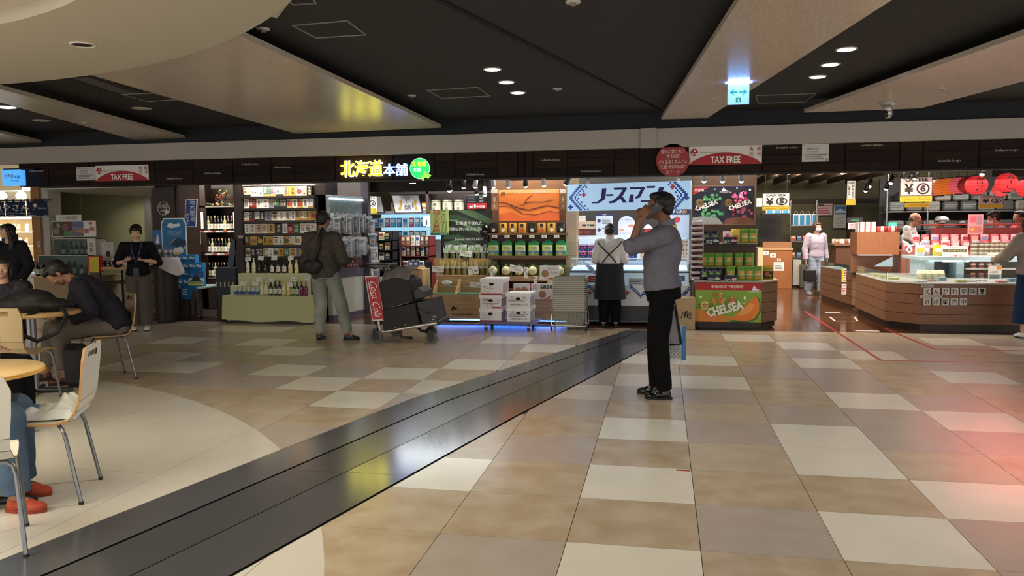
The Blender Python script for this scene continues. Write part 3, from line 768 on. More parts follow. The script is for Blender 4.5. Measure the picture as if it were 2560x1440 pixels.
nr = T('shop_curtain', 'navy split curtain with white fish shop writing hung from a rod', 'curtain', (P(20, 540, 11.95).x, 11.9, P(20, 540, 11.9).z))
x0, x1, z0, z1 = wr(-40, 504, 119, 541, 11.9)
for k in range(3):
    a, b = lerp(x0, x1, k/3)+.004, lerp(x0, x1, (k+1)/3)-.004
    MB().use(mat('#14264a', .8)).grid(lambda u, v: V((lerp(a, b, u), 11.9+.008*math.sin(u*9+v), lerp(z0, z1, v))), 14, 3).build('cloth_panel', nr)
q = prints(MB(), [('t', 'の魚やさん', .03, .72, .34, .86, '#e8e6df'), ('t', 'Seafood at New-Chitose Airport', .02, .74, .12, .26, '#cfd4dd'), ('c', .82, .72, .13, '#e8dcc0'), ('t', 'Gyoren', .86, .99, .42, .62, '#f0f0f0'), ('c', .80, .45, .05, '#d8806a'), ('p', [(0, .0), (.15, .1), (.3, .0), (.45, .1), (.6, 0), (.75, .1), (.9, 0), (1, .08), (1, -.02), (0, -.02)], '#9fb0c4')], x0, x1, z0, z1, 11.885); q.build('lettering', nr)
MB().use(mat('#4a3a2a', .5)).cyl((x0, 11.9, z1+.02), (x1+.09, 11.9, z1+.02), .012).build('rod', nr)
for i in range(9):
    x = lerp(x0, x1, (i+.3)/9); MB().use(mat('#14264a', .8)).box(x-.012, x+.012, 11.885, 11.915, z1-.01, z1+.04).build('loop', nr)
for px in (4, 53):
    p = P(px, 490, 12.3)
    lp = T('pendant_lamp', 'warm glass pendant lamp above the fish curtain, %s one' % ('outer' if px < 20 else 'inner'), 'lamp', (p.x, 12.3, p.z-.06), group='fish shop lamps')
    MB().use(mat('#fff1cf', .3, emit=3.5)).lathe([(.03, -.06), (.085, -.03), (.09, .02), (.05, .07), (.012, .11)], 14, Matrix.Translation((p.x, 12.3, p.z))).build('glass_shade', lp)
    MB().use(black).cyl((p.x, 12.3, p.z+.1), (p.x, 12.3, p.z+.55), .005).build('cord', lp)
MB().use(mat('#8f97a3', .6, col2='#b9b7b0', scale=3)).box(P(-60, 480, 12.6).x, P(84, 480, 12.6).x, 12.6, 12.66, P(40, 504, 12.6).z, P(40, 478, 12.6).z).build('header_board', None, 'bluish printed board behind the pendant lamps', 'signboard')
MB().use(mat('#e3cfa8', .6, emit=.25)).box(P(-60, 480, 12.2).x, P(50, 480, 12.2).x, 12.2, 12.25, P(20, 476, 12.2).z, 2.75).build('lit_header', None, 'lit cream signboard above the fish shop beside the blue box', 'signboard')
bx = sign('light_box', 'glowing light blue box sign at the far end of the dark fascia', 'sign', (5, 424, 52, 464), 10.95, [('t', '北海道', .12, .62, .48, .72, '#a04a66'), ('t', '本舗', .66, .94, .42, .64, '#2c4a78'), ('t', '総合土産店', .48, .92, .22, .36, '#33507a')], '#58a8ec', .12, emit=1.5, ecol=None) if False else sign('light_box', 'glowing light blue box sign at the far end of the dark fascia', 'sign', (5, 424, 52, 464), 10.95, [('t', '北海道', .12, .62, .48, .72, '#a04a66'), ('t', '本舗', .66, .94, .42, .64, '#2c4a78'), ('t', '総合土産店', .48, .92, .22, .36, '#33507a')], '#4f9fe6', .10, emit=1.1)
MB().use(black).box(bx.location.x-.15, bx.location.x+.4, 10.96, 11.12, bx.location.z+.245, bx.location.z+.27).build('bracket', bx, local=True).location = -bx.location
# olive booth back wall with soffit
pw = T('partition_wall', None, None, (-9.4, 13.5, 0), kind='structure')
x0, x1, z0, z1 = wr(112, 470, 372, 800, 13.5); xs_ = P(203, 500, 13.5).x
MB().use(mat('#8c8864', .8, col2='#888460', scale=1.5)).box(x0, xs_-.008, 13.5, 13.56, 0, 2.6).build('wall_panel', pw)
MB().use(mat('#8c8864', .8, col2='#888460', scale=1.5)).box(xs_+.008, x1, 13.5, 13.56, 0, 2.6).build('wall_panel', pw)
MB().use(mat('#b0ab8a', .6)).box(xs_-.007, xs_+.007, 13.49, 13.52, 0, 2.6).build('joint_strip', pw)
MB().use(mat('#8d8a84', .25, .8)).box(P(364, 600, 13.3).x, P(380, 600, 13.3).x, 13.3, 13.5, 0, 2.6).build('metal_column', pw)
MB().use(mat('#cfccc4', .6)).add([P(105, 474, 11.3), P(386, 466, 11.3), P(386, 492, 13.45), P(200, 486, 13.45), P(386, 466, 11.3)+V((0, 0, .5)), P(105, 474, 11.3)+V((0, 0, .5)), P(200, 486, 13.45)+V((0, 0, .3)), P(386, 492, 13.45)+V((0, 0, .3))], [(0, 3, 2, 1), (0, 1, 4, 5), (3, 2, 7, 6), (1, 2, 7, 4), (0, 3, 6, 5), (4, 5, 6, 7)]).build('sloping_soffit', pw)
for px, py in ((262, 478), (340, 476)):
    q = P(px, py+3, 12.3); light('soffit_spot', 'SPOT', (q.x, 12.6, 2.05), 16, (1, .95, .82), .03, rot=(math.radians(35), 0, 0), spot=110)
MB().use(mat('#8c8864', .8)).prism([(x0, 13.52), (P(125, 600, 12).x-.06, 12.3), (P(125, 600, 12).x, 12.3), (x0+.06, 13.52)], 0, 2.75).build('spill_baffle', pw)  # added baffle, keeps the fish shop light off the olive panels
# long poster, shelves with bottles
sign('poster_board', 'long colour poster board with red brush writing on the olive wall', 'poster', (129, 552, 239, 592), 11.9, [('r', .02, .24, .05, .95, '#4b5140'), ('c', .1, .35, .22, '#8b8578'), ('c', .16, .7, .14, '#a39a88'), ('r', .24, .47, .05, .95, '#5e3f44'), ('c', .32, .6, .22, '#8b6064'), ('c', .34, .22, .2, '#5a8450'), ('c', .44, .22, .18, '#6d9460'), ('r', .47, .73, .05, .95, '#6c7090'), ('r', .47, .73, .4, .6, '#8b83a0'), ('p', [(.5, .3), (.73, .2), (.73, .5)], '#b48a3c'), ('t', '千', .84, .96, .66, .92, '#b3261e'), ('t', '歳', .86, .98, .36, .6, '#b3261e'), ('t', '鶴', .75, .85, .2, .5, '#b3261e')], '#e9e6e0', .02)
sign('shop_notice', 'white notice with dark writing above the long colour poster', 'sign', (139, 537, 203, 552), 11.93, [('t', '北の海鮮厨房', .15, .85, .2, .75, '#222')], '#d8d8d0', .01)
def bottle_case(name, label, r, Y, n, red, seed):
    x0, x1, z0, z1 = wr(*r, Y); t = T(name, label, 'display case', ((x0+x1)/2, Y, z0)); m = mat('#c9c2b6', .4); w_ = x1-x0
    MB().use(m).box(x0, x1, Y, Y+.3, z0, z0+.012).build('base', t); MB().use(m).box(x0, x1, Y, Y+.3, z1-.012, z1).build('top', t)
    MB().use(mat('#b8a894', .5, col2='#cfc6b8', scale=5)).box(x0, x1, Y+.29, Y+.3, z0, z1).build('back', t)
    for q in (x0, x1-.01): MB().use(m).box(q, q+.01, Y, Y+.3, z0, z1).build('side', t)
    MB().use(mat('#cfe0e6', .05, trans=.95)).box(x0+.01, x1-.01, Y+.002, Y+.008, z0+.012, z1-.012).build('glass_front', t)
    return x0, x1, z0, z1
b_dark = bottle('#0b0d0c', '#d9d2c0', '#1a1a1a', .26, .035); b_sake = bottle('#12201a', '#e6e0d0', '#b08a3a', .24, .036, 'sake'); b_red = bottle('#2a0c0e', '#b02a2a', '#b02a2a', .24, .036, 'sake')
x0, x1, z0, z1 = bottle_case('bottle_case', 'glass fronted case of sake bottles under the long colour poster', (134, 596, 238, 641), 11.9, 4, 1, 1)
row([b_sake, b_dark], [(lerp(x0, x1, t_), 12.03, z0+.013) for t_ in (.1, .3, .42, .55, .68, .84)], 'sake bottle in the upper glass case, {n} of the row', 'bottles in the glass cases', scale=.92)
sign('carton', 'white upright sake carton standing at the end of the upper glass case', 'box', (218, 596, 239, 641), 11.86, [('tv', '吉翔', .3, .7, .2, .8, '#333')], '#ddd6c8', .02)
x0, x1, z0, z1 = bottle_case('bottle_case', 'wider glass fronted case of sake bottles on the lower step', (96, 638, 221, 690), 11.7, 4, 1, 2)
row([b_red, b_dark, b_sake], [(lerp(x0, x1, t_), 11.85, z0+.013) for t_ in (.1, .22, .36, .48, .6, .74, .88)], 'sake bottle in the wider lower glass case, {n} of the row', 'bottles in the lower case')
x0, x1, z0, z1 = wr(92, 690, 236, 800, 11.6)
t = T('sales_counter', 'pale wooden sales counter carrying the sake cases behind the seated man', 'counter', ((x0+x1)/2, 11.6, 0))
MB().use(mat('#b09a7c', .5, kind='woodx', col2='#a58f70')).rbox(x0, x1, 11.55, 12.3, 0, z1-.025).build('body', t); MB().use(mat('#c4a77c', .4)).rbox(x0-.02, x1+.02, 11.52, 12.35, z1-.025, z1).build('worktop', t)
zc = z1
row([b_dark], [(lerp(x0, x1, .04)+.062*i, 11.6+.05*(i % 2), zc) for i in range(8)], 'dark bottle on the counter behind the backpack, {n} of the cluster', 'dark bottles on the counter')
# raised wooden tray, bags, bear plate
x0, x1, z0, z1 = wr(238, 667, 318, 676, 11.5)
t = T('display_stand', 'low table with a thick light wood top beside the woman in black', 'table', ((x0+x1)/2, 11.5, 0))
MB().use(wood_l).rbox(x0, x1+.2, 11.5, 12.2, z0, z1).build('tabletop', t)
for a, b in ((x0+.04, 11.55), (x1+.1, 11.55), (x0+.04, 12.1), (x1+.1, 12.1)): MB().use(dkm).cyl((a, b, 0), (a, b, z0), .02).build('leg', t)
MB().use(dkm).box(x0, x1+.15, 11.5, 12.2, .55, .57).build('lower_shelf', t)
zt = z1
bg = T('shopping_bag', 'red and yellow paper bag standing beside the sake case', 'bag', (P(233, 660, 11.45).x, 11.45, zt-.05))
x0, x1, z0, z1 = wr(220, 640, 247, 681, 11.45)
MB().use(mat('#b8242a', .5)).prism([(x0, z0), (x1, z0), (x1+.01, z1), (x0, z1)], 0, .08, Matrix.Translation((0, 11.53, 0)) @ FRONT).build('bag_body', bg)
MB().use(mat('#d8c23a', .5)).prism([(x0+.03, z0), (x1, z0), (x1+.006, z1-.02), (x0+.03, z1-.02)], .081, .084, Matrix.Translation((0, 11.53, 0)) @ FRONT).build('yellow_panel', bg)
x0, x1, z0, z1 = wr(254, 606, 284, 642, 11.75); cx = (x0+x1)/2
t = T('bear_plaque', 'grey bear-shaped board with ears on the wooden table', 'display board', (cx, 11.75, zt))
MB().use(mat('#b9b9b2', .5)).prism([(x0, zt), (x1, zt), (x1+.005, z1-.01), (x1-.01, z1+.015), (x1-.03, z1), (x0+.03, z1), (x0+.01, z1+.015), (x0-.005, z1-.01)], 0, .02, Matrix.Translation((0, 11.77, 0)) @ FRONT).build('board', t)
MB().use(mat('#22262c', .6)).ball((cx+.01, 11.745, z0+.05), .04, .004, .05).ball((cx-.03, 11.745, z1-.04), .006, .003, .006).ball((cx+.035, 11.745, z1-.045), .006, .003, .006).build('print', t)
tp = carton(.05, .04, .045, '#1c1c1e', [('r', .1, .9, .3, .7, '#d0ccc0')], label='x')
row(tp, [(P(258+9*i, 660, 11.6).x, 11.6+.03*(i % 2), zt+.046*k) for k in range(2) for i in range(2)], 'small dark jar-shaped box near the bear board, {n} of the stack', 'small boxes near the bear board')
sv = [pouch(.11, .10, .05, c, [('r', .2, .8, .3, .7, '#e8e8e8')], crease=.02, metal=.2, label='x') for c in ('#d8d4da', '#b9b2bf')]
row(sv, [(P(282+9*(i % 5), 650, 11.6+.08*(i//5)).x, 11.62+.09*(i//5), zt+.05*(i//5)) for i in range(15)], 'shiny silver sweet packet heaped beside the bear board, {n} of the heap', 'silver packets by the bear board', jitter=.5)
# dark pillar with round logo
t = T('trim_5', None, None, (P(412, 600, 11.6).x, 11.6, 0), kind='structure')
x0, x1, _, _ = wr(385, 470, 442, 800, 11.6); x2 = P(462, 600, 11.75).x
MB().use(wood_d).box(x0, x1, 11.6, 12.2, 0, 2.6).build('pillar_board', t); MB().use(wood_d).box(x1+.006, x2, 11.62, 12.2, 0, 2.6).build('pillar_board', t)
lg = T('round_emblem', 'round white emblem with island shape and brush writing on the dark pillar', 'sign', (P(409, 522, 11.58).x, 11.58, P(409, 522, 11.58).z))
q = MB().use(mat('#d9d3c8', .5)); c_ = P(409, 521, 11.585); R_ = .105
q.tube([c_+V((R_*math.cos(a*2*PI/32), 0, R_*math.sin(a*2*PI/32))) for a in range(33)], .005, 6, caps=False).build('ring', lg)
MB().use(mat('#d9d3c8', .5)).text('北海道', c_.x-.09, c_.x+.08, c_.z+.0, c_.z+.07, 11.58).text('本舗', c_.x-.06, c_.x+.02, c_.z-.06, c_.z-.01, 11.58).build('lettering', lg)
HOK = [(0, .35), (.12, .52), (.22, .5), (.2, .75), (.32, 1), (.45, .78), (.62, .6), (.8, .62), (1, .42), (.82, .36), (.66, .12), (.5, .28), (.3, .22), (.22, .08), (.28, -.02), (.14, -.06), (.06, .1), (.14, .25)]
MB().use(mat('#d9d3c8', .5)).prism([(c_.x+.01+.11*u, c_.z-.1+.10*v) for u, v in HOK], 0, .006, Matrix.Translation((0, 11.59, 0)) @ FRONT).build('island_shape', lg)
# blue vertical banner
bn = T('hanging_banner', 'blue vertical board with white delivery writing beside the wine shelves', 'sign', (P(477, 532, 11.5).x, 11.5, P(477, 568, 11.5).z))
A = [P(460, 567, 11.5), P(490, 568, 11.5), P(493, 497, 11.5), P(464, 499, 11.5)]
MB().use(mat('#e5e5ea', .5)).prism([(p.x, p.z) for p in A], 0, .012, Matrix.Translation((0, 11.512, 0)) @ FRONT).build('board', bn)
A2 = [P(462, 565, 11.5), P(488.5, 566, 11.5), P(491, 499, 11.5), P(466, 501, 11.5)]
MB().use(mat('#16408c', .5)).prism([(p.x, p.z) for p in A2], 0, .002, Matrix.Translation((0, 11.4995, 0)) @ FRONT).build('blue_field', bn)
x0, x1, z0, z1 = wr(462, 500, 490, 566, 11.5); prints(MB(), [('tv', '地方配送', .5, .96, .2, 1, '#dfe6f0'), ('tv', '承ります', .1, .38, .04, .5, '#dfe6f0')], x0, x1, z0, z1, 11.494).build('lettering', bn)
# can-shaped poster, round stand with white cloth, cans
x0, x1, z0, z1 = wr(404, 545, 466, 642, 11.45); W_, H_ = x1-x0, z1-z0
t = T('can_poster', 'big blue can-shaped cardboard poster beside the dark pillar', 'poster', ((x0+x1)/2, 11.45, z0))
sh = [(0, .0), (1, 0), (1, .88), (.92, .97), (.92, 1), (.08, 1), (.08, .97), (0, .88)]
MB().use(mat('#d5dde2', .4)).prism([(x0+W_*u, z0+H_*v) for u, v in sh], 0, .015, Matrix.Translation((0, 11.465, 0)) @ FRONT).build('board', t)
MB().use(mat('#1c6ea4', .5)).prism([(x0+W_*(.04+.92*u), z0+H_*(.01+.96*v)) for u, v in sh], 0, .002, Matrix.Translation((0, 11.4495, 0)) @ FRONT).build('blue_field', t)
prints(MB(), [('p', [(.25, .78), (.4, .74), (.6, .76), (.78, .8), (.74, .86), (.5, .84), (.4, .88), (.28, .84)], '#dfe8ee'), ('t', 'そらとしば', .25, .8, .6, .66, '#e6edf2'), ('t', 'by よなよなエール', .25, .78, .55, .575, '#c9d6de'), ('p', [(.3, .33), (.62, .5), (.98, .42), (.98, .3), (.6, .26)], '#173a5c'), ('p', [(.3, .33), (.62, .5), (.62, .47), (.34, .31)], '#b9862e'), ('r', .04, .96, .02, .14, '#2a80b4'), ('c', .6, .14, .1, '#e6ebee'), ('c', .75, .17, .09, '#e6ebee'), ('r', .5, .72, .04, .12, '#e0c060'), ('c', .93, .24, .03, '#e8a8b8')], x0, x1, z0, z1, 11.447).build('print', t)
c0 = P(415, 700, 11.0); rr = .19
t = T('round_barrel', 'tall dark round stand under the white cloth', 'stand', (c0.x, 11.0, 0))
zt2 = P(415, 646, 10.9).z
MB().use(mat('#2a1a15', .5, kind='woodz', col2='#22140f')).lathe([(rr*.85, .04), (rr*.9, .3), (rr, zt2-.02), (rr, zt2)], 24, Matrix.Translation((c0.x, 11, 0))).build('body', t)
for a in (-.12, .12): MB().use(black).cyl((c0.x+a, 10.95, 0), (c0.x+a, 10.95, .04), .025).build('caster', t)
cl = MB().use(mat('#cfc6cc', .8))
def cf(u, v):
    a = u*2*PI; R0 = rr*1.05
    if v < .4: return V((c0.x+R0*v/.4*math.cos(a), 11+R0*v/.4*math.sin(a), zt2+.006))
    s = (v-.4)/.6; k = .5+.5*math.cos(2*a+.6); d = (.10+.17*k)*s
    return V((c0.x+(R0+.03*s+.025*math.sin(5*a)*s+.05*k*s)*math.cos(a), 11+(R0+.03*s+.02*math.sin(5*a)*s)*math.sin(a), zt2+.006-d))
cl.grid(cf, 48, 12, wrap=True).build('tablecloth', None, 'pinkish white cloth draped over the tall round stand', 'cloth')
cn = T('beverage_can', 'x', 'can'); MB().use(mat('#b9bcc0', .25, .7)).lathe([(.001, 0), (.03, .002), (.033, .01), (.033, .11), (.028, .122), (.028, .124), (.001, .124)], 14).build('can_body', cn); MB().use(mat('#6c7684', .4)).lathe([(.0336, .03), (.0336, .08)], 14).build('label_band', cn)
row(cn, [(c0.x-.14+.052*i, 10.92+.05*(i % 2), zt2+.012) for i in range(6)], 'silver can on the white cloth, {n} of the row', 'silver cans on the cloth')
row(cn, [(c0.x-.12+.06*i, 11.02+.03*(i % 2), zt2+.138) for i in range(0)], 'x', 'x')
sign('leaflet_box', 'blue leaflet box behind the silver cans', 'box', (382, 575, 405, 612), 11.5, [('p', [(.3, .1), (.7, .1), (.6, .6), (.5, .8)], '#dfe8ee')], '#2b6cb0', .04)
cb = carton(.115, .10, .125, '#2f8fd0', [('r', .05, .95, .1, .5, '#1d6db0'), ('c', .3, .62, .2, '#d8ecf6'), ('c', .7, .55, .16, '#e6f2f8')], name='can_pack', label='x')
x0, x1, z0, z1 = wr(428, 713, 505, 722, 11.3)
t = T('low_table', 'low dark trolley table carrying stacked blue can packs', 'table', ((x0+x1)/2, 11.3, 0))
MB().use(mat('#b8d4d0', .4)).rbox(x0, x1, 11.3, 11.9, z0, z0+.03).build('tabletop', t)
for a, b in ((x0+.06, 11.35), (x1-.06, 11.35), (x0+.06, 11.85), (x1-.06, 11.85)): MB().use(dkm).cyl((a, b, 0.04), (a, b, z0), .018).build('leg', t); MB().use(black).cyl((a-.01, b, .03), (a+.01, b, .03), .03).build('caster', t)
zz = z0+.031
row(cb, [(x0+.07+.118*i, 11.42, zz+.126*k) for k in range(4) for i in range(4 if k < 3 else 3)], 'blue six-can pack on the low trolley table, {n} counted up the stack', 'blue can packs')
sign('picture_board', 'castle picture board leaning on the blue can packs', 'poster', (470, 678, 507, 713), 11.25, [('r', 0, 1, .5, 1, '#2f5f9c'), ('p', [(.1, .3), (.5, .75), (.9, .3)], '#1d2838'), ('c', .2, .75, .14, '#3d8bd0'), ('r', 0, 1, 0, .1, '#d8cc40'), ('r', 0, 1, .1, .3, '#8c9a7a')], '#dfe6ea', .012, rx=-.2)
sign('blue_cloth', 'blue printed cloth hanging under the low trolley table', 'cloth', (452, 714, 492, 748), 11.28, [('p', [(.6, 0), (1, 0), (1, .6), (.8, .9)], '#3a3630'), ('l', 3, .1, .45, .3, .8, '#bcd8ea')], '#1d6fa8', .006)
# ---------------------------------------------------------------- wine section
def prismpx(mb, pts, Y, d):                                        # outline at depth Y, thickness d going away from the viewer
    q = [P(x, y, Y) for x, y in pts]
    return mb.prism([(p.x, p.z) for p in q], 0, d, Matrix.Translation((0, Y+d, 0)) @ FRONT)
YW = 13.0
t = T('wine_cabinet', 'tall dark shelf cabinet filled with wine beside the blue vertical board', 'cabinet', (P(547, 700, YW).x, YW, 0))
x0, x1, z0, z1 = wr(502, 468, 590, 760, YW)
MB().use(wood_d).box(x0-.025, x0, YW-.02, YW+.4, 0, z1+.1).build('side_panel', t); MB().use(wood_d).box(x1, x1+.06, YW-.02, YW+.4, 0, z1+.1).build('side_panel', t)
MB().use(wood_d).box(x0, x1, YW+.36, YW+.4, 0, z1).build('back_panel', t)
MB().use(wood_d).box(x0, x1, YW, YW+.36, 0, P(547, 700, YW).z).build('base_drawer', t)
wz = []
for py in (515, 577, 634, 694):
    z = P(547, py, YW).z; wz.append(z)
    s_ = MB().use(mat('#8a8078', .4)).box(x0, x1, YW, YW+.36, z-.022, z).build('shelf', t)
    if py in (577, 634):
        q = MB()
        for k in range(9): q.use(mat(('#b8453c', '#e8e4da', '#c9b8b0')[k % 3], .5)).box(lerp(x0, x1, k/9)+.004, lerp(x0, x1, (k+1)/9)-.004, YW-.004, YW, z-.03, z+.004)
        q.build('price_strip', s_)
for px in (505, 586):
    a, b, c_, d_ = wr(px-3, 530, px+3, 572, YW-.03); MB().use(white).box(a, b, YW-.03, YW-.025, c_, d_).build('label_strip', t)
wb = [bottle('#0c0e0d', '#e5ded0', '#1a1214', .30, .034), bottle('#12160f', '#cfc3a0', '#b9a468', .30, .034), bottle('#1b0c10', '#e9e6e0', '#7a1a24', .30, .034), bottle('#b9b07a', '#e8e2d0', '#d8cfa8', .30, .034)]
for k, z in enumerate(wz[1:]):
    n = 10 if k < 2 else 11
    for dpt in (0, 1):
        row([wb[(k+i*3) % 4] for i in range(5)], [(lerp(x0+.05, x1-.05, i/(n-1)), YW+.08+.1*dpt, z+.001) for i in range(n)], 'wine bottle, {n} along the %s row of the %s shelf of the dark wine cabinet' % (('front', 'rear')[dpt], ('top', 'middle', 'bottom')[k]), 'bottles in the wine cabinet', scale=.9)
w_ = T('dried_wreath', 'dried red and green garland on top of the wine shelves', 'decoration', (P(560, 510, YW+.1).x, YW+.1, wz[0]))
rr_ = random.Random(2); c0_ = P(557, 492, YW+.1)
q = MB()
for i in range(90):
    a = rr_.uniform(0, 2*PI); r_ = rr_.uniform(.02, .13); c = c0_+V((r_*1.2*math.cos(a), rr_.uniform(-.05, .05), r_*math.sin(a)))
    if c.z < wz[0]+.01: c.z = wz[0]+.012
    q.use(mat(rr_.choice(['#3c3a28', '#5a2a20', '#7a2622', '#2c4030', '#a89460']), .7)).ball(c, .018, .014, .018, 6, 4)
q.build('foliage', w_)
q = MB()
for i in range(50):
    c = V((rr_.uniform(x0+.05, x1-.02), YW+.05+rr_.uniform(0, .1), wz[0]+rr_.uniform(.012, .05))); q.use(mat(rr_.choice(['#2c5038', '#b82a22', '#d8c890', '#3a6a4a']), .6)).ball(c, .02, .014, .012, 6, 4)
q.build('leaves', w_)
# second dark wine rack behind the can poster
YR = 12.7
t = T('wine_rack', 'narrow dark wine rack behind the blue can-shaped poster', 'shelving', (P(480, 700, YR).x, YR, 0))
a, b, _, _ = wr(462, 480, 493, 760, YR)
MB().use(wood_d).box(a, b, YR+.3, YR+.34, 0, 2.3).build('back_panel', t)
for py in (628, 664, 705):
    z = P(480, py, YR).z; MB().use(wood_d).box(a, b, YR, YR+.3, z-.02, z).build('shelf', t)
    row(wb[:3], [(lerp(a+.05, b-.05, i/3), YR+.1, z) for i in range(4)], 'wine bottle in the narrow rack, {n} of the %s row' % {628: 'upper', 664: 'middle', 705: 'lower'}[py], 'bottles in the narrow rack', scale=.85)
sign('shelf_notice', 'white vertical notice strip on the edge of the narrow wine rack', 'sign', (494, 571, 501, 611), 12.6, [('tv', '青森限定日本酒', .15, .85, .03, .97, '#222')], '#e6e2d8', .008)
# pillars
pl = T('trim_6', None, None, (P(600, 600, 11.3).x, 11.3, 0), kind='structure')
for nm, (a_, b_), Y_ in (('pillar_board', (588, 610), 11.45), ('pillar_board', (768, 790), 11.5), ('pillar_board', (791, 818), 11.5)):
    a, b, _, _ = wr(a_, 470, b_, 800, Y_); MB().use(wood_d).box(a, b, Y_, Y_+.45, 0, 2.6).build(nm, pl)
sign('wall_switch', 'small white switch plate on the dark pillar beside the sake shelf', 'switch', (595, 589, 608, 596), 11.445, [('r', .1, .3, .2, .8, '#888'), ('r', .4, .6, .2, .8, '#888'), ('r', .7, .9, .2, .8, '#888')], '#b9b2a8', .005)
# ---------------------------------------------------------------- sake box shelf
YS = 11.45
t = T('sake_shelf', 'dark wall shelf with six lit rows of decorated sake boxes', 'shelving', (P(700, 700, YS).x, YS, 0))
X0, X1, _, _ = wr(610, 470, 790, 700, YS)
MB().use(wood_d).box(X0-.02, X1, YS+.16, YS+.2, .3, 2.2).build('back_panel', t)
MB().use(wood_d).box(X0-.02, X0-.002, YS, YS+.16, .3, 2.2).build('side_panel', t)
rows6 = [(464, 490), (495, 520), (526, 551), (557, 583), (588, 612), (618, 641)]
bcol = ['#c9a86a', '#8c8494', '#e9e5dc', '#f0ede6', '#c8a23c', '#e7e1d2', '#f2efe8', '#d9c7b4', '#d19a3c', '#efece4', '#ddd7c8', '#e8e4da', '#1c1a20', '#9c2026', '#3f6a4c', '#b98c50', '#ece8dc', '#d8b4a0', '#e8d9a8', '#f0ece0']
words = ['雪', '大吟醸', '千歳鶴', '北の錦', '男山', '純米', '國稀', '福司', '蔵', '梅', '侍', '田', '鶴', '酒', '吟風', '龍', '北海', '十勝', '清水', '彗星']
acc = ['#1d1a1a', '#8a1c1c', '#1d1a1a', '#3a2a18', '#1d1a1a', '#20407a', '#1d1a1a']
rg2 = random.Random(11)
cache = {}
for k, (ya, yb) in enumerate(rows6):
    za, zb = P(700, yb, YS).z, P(700, ya, YS).z
    MB().use(mat('#1c110d', .5)).box(X0-.02, X1, YS-.015, YS+.16, za-.036, za-.002).build('shelf', t)
    MB().use(mat('#ffe9c4', .4, emit=9)).box(X0, X1, YS+.0, YS+.008, zb+.010, zb+.016).build('light_strip', t)
    x = X0+.004; i = 0
    while x < X1-.06:
        w0 = rg2.choice([.088, .088, .088, .125]); w0 = min(w0, X1-x)
        c = rg2.choice(bcol); wd = rg2.choice(words); a = '#e8dcc0' if c in ('#1c1a20', '#9c2026', '#3f6a4c') else rg2.choice(acc); sty = rg2.randrange(4); h_ = zb-za-.012
        it = []
        if sty == 0: it = [('tv', wd, .3, .75, .1, .92, a)]
        elif sty == 1: it = [('r', 0, 1, 0, .22, rg2.choice(['#b98c50', '#1d1a1a', '#8a1c1c', '#c9a86a'])), ('tv', wd, .1, .5, .3, .95, a), ('l', 3, .62, .9, .3, .9, '#777')]
        elif sty == 2: it = [('c', .6, .45, .26, rg2.choice(['#c43a30', '#c9a23c', '#3c5a9c', '#d8d4c8', '#3f6a4c'])), ('tv', wd, .12, .42, .15, .95, a)]
        else: it = [('r', .08, .92, .72, .9, rg2.choice(['#c9a23c', '#a8988a', '#1d1a1a'])), ('t', wd, .15, .85, .2, .65, a)]
        o = carton(w0-.003, .10, h_, c, it, label='%s sake box marked with %s, %s box of the %s lit row' % ({'#9c2026': 'red', '#1c1a20': 'black', '#3f6a4c': 'green', '#8c8494': 'grey', '#c9a86a': 'gold', '#c8a23c': 'yellow gold', '#d19a3c': 'orange gold', '#b98c50': 'tan'}.get(c, 'pale'), 'a disc' if sty == 2 else 'brush writing', ORD[i], ORD[k]))
        o.location = (x+w0/2, YS+.012, za-.001); o['category'] = 'box'; o['group'] = 'sake boxes on the lit shelf'; x += w0; i += 1
# bottle row under the boxes and stepped cloth display
zc = P(700, 684, 11.35).z
t = T('display_step', 'stepped sales display draped in pale green paper in front of the sake boxes', 'display stand', (P(670, 800, 11.2).x, 11.2, 0))
GP = mat('#c4c79c', .75); GP2 = mat('#b3b588', .75)
x0, x1, z0, z1 = wr(596, 684, 768, 742, 11.3)
MB().use(GP).rbox(x0, x1, 11.3, 11.44, .1, z1, .006).build('upper_step', t)
x2, x3, z2, z3 = wr(577, 714, 600, 742, 11.22); MB().use(GP).rbox(x2, x3, 11.2, 11.29, .1, z3, .006).build('side_step', t)
x0b, x1b, z0b, z1b = wr(556, 740, 782, 806, 11.0)
def dr(u, v):
    x = lerp(x0b, x1b, u); zb = .035+.012*math.sin(u*11)+.02*(u < .06); w = .012*math.sin(u*23)*v+.02*v
    return V((x+(.02*(u-.5))*v, 11.02-w-.01, lerp(z1b, zb, v)))
q = MB().use(GP2); q.grid(dr, 60, 8); q.box(x0b, x1b, 11.02, 11.3, z1b-.012, z1b)
q.quad(V((x0b, 11.02, z1b)), V((x0b, 11.3, z1b)), V((x0b, 11.3, .04)), V((x0b, 11.02, .04))); q.quad(V((x1b, 11.02, z1b)), V((x1b, 11.3, z1b)), V((x1b, 11.3, .04)), V((x1b, 11.02, .04))); q.build('draped_cloth', t)
MB().use(black).box(x0b+.05, x1b-.05, 11.06, 11.42, 0, .1).build('base', t)
zs = P(690, 682, 11.4).z
MB().use(mat('#2a1c16', .5)).box(x0, X1, 11.441, 11.444, .1, .5).build('riser', t)
b1 = [bottle('#c9cfb0', '#e6e2c8', '#d8cfa8', .235, .03, 'wine', mark='#5a7a3a'), bottle('#101312', '#1a1a1c', '#2a2a2c', .235, .031, 'sake', mark='#c9c4b4'), bottle('#1d2a26', '#e9e6dc', '#15171a', .235, .031), bottle('#d8d0a0', '#e9dca0', '#c9b04a', .21, .031), bottle('#b4bcc0', '#3a5a9c', '#2c4a8c', .13, .028, 'can'), bottle('#2c4a2c', '#c9d4a8', '#3a5a2a', .22, .03), bottle('#5a1c3a', '#8a2a5c', '#6a1c4a', .22, .03)]
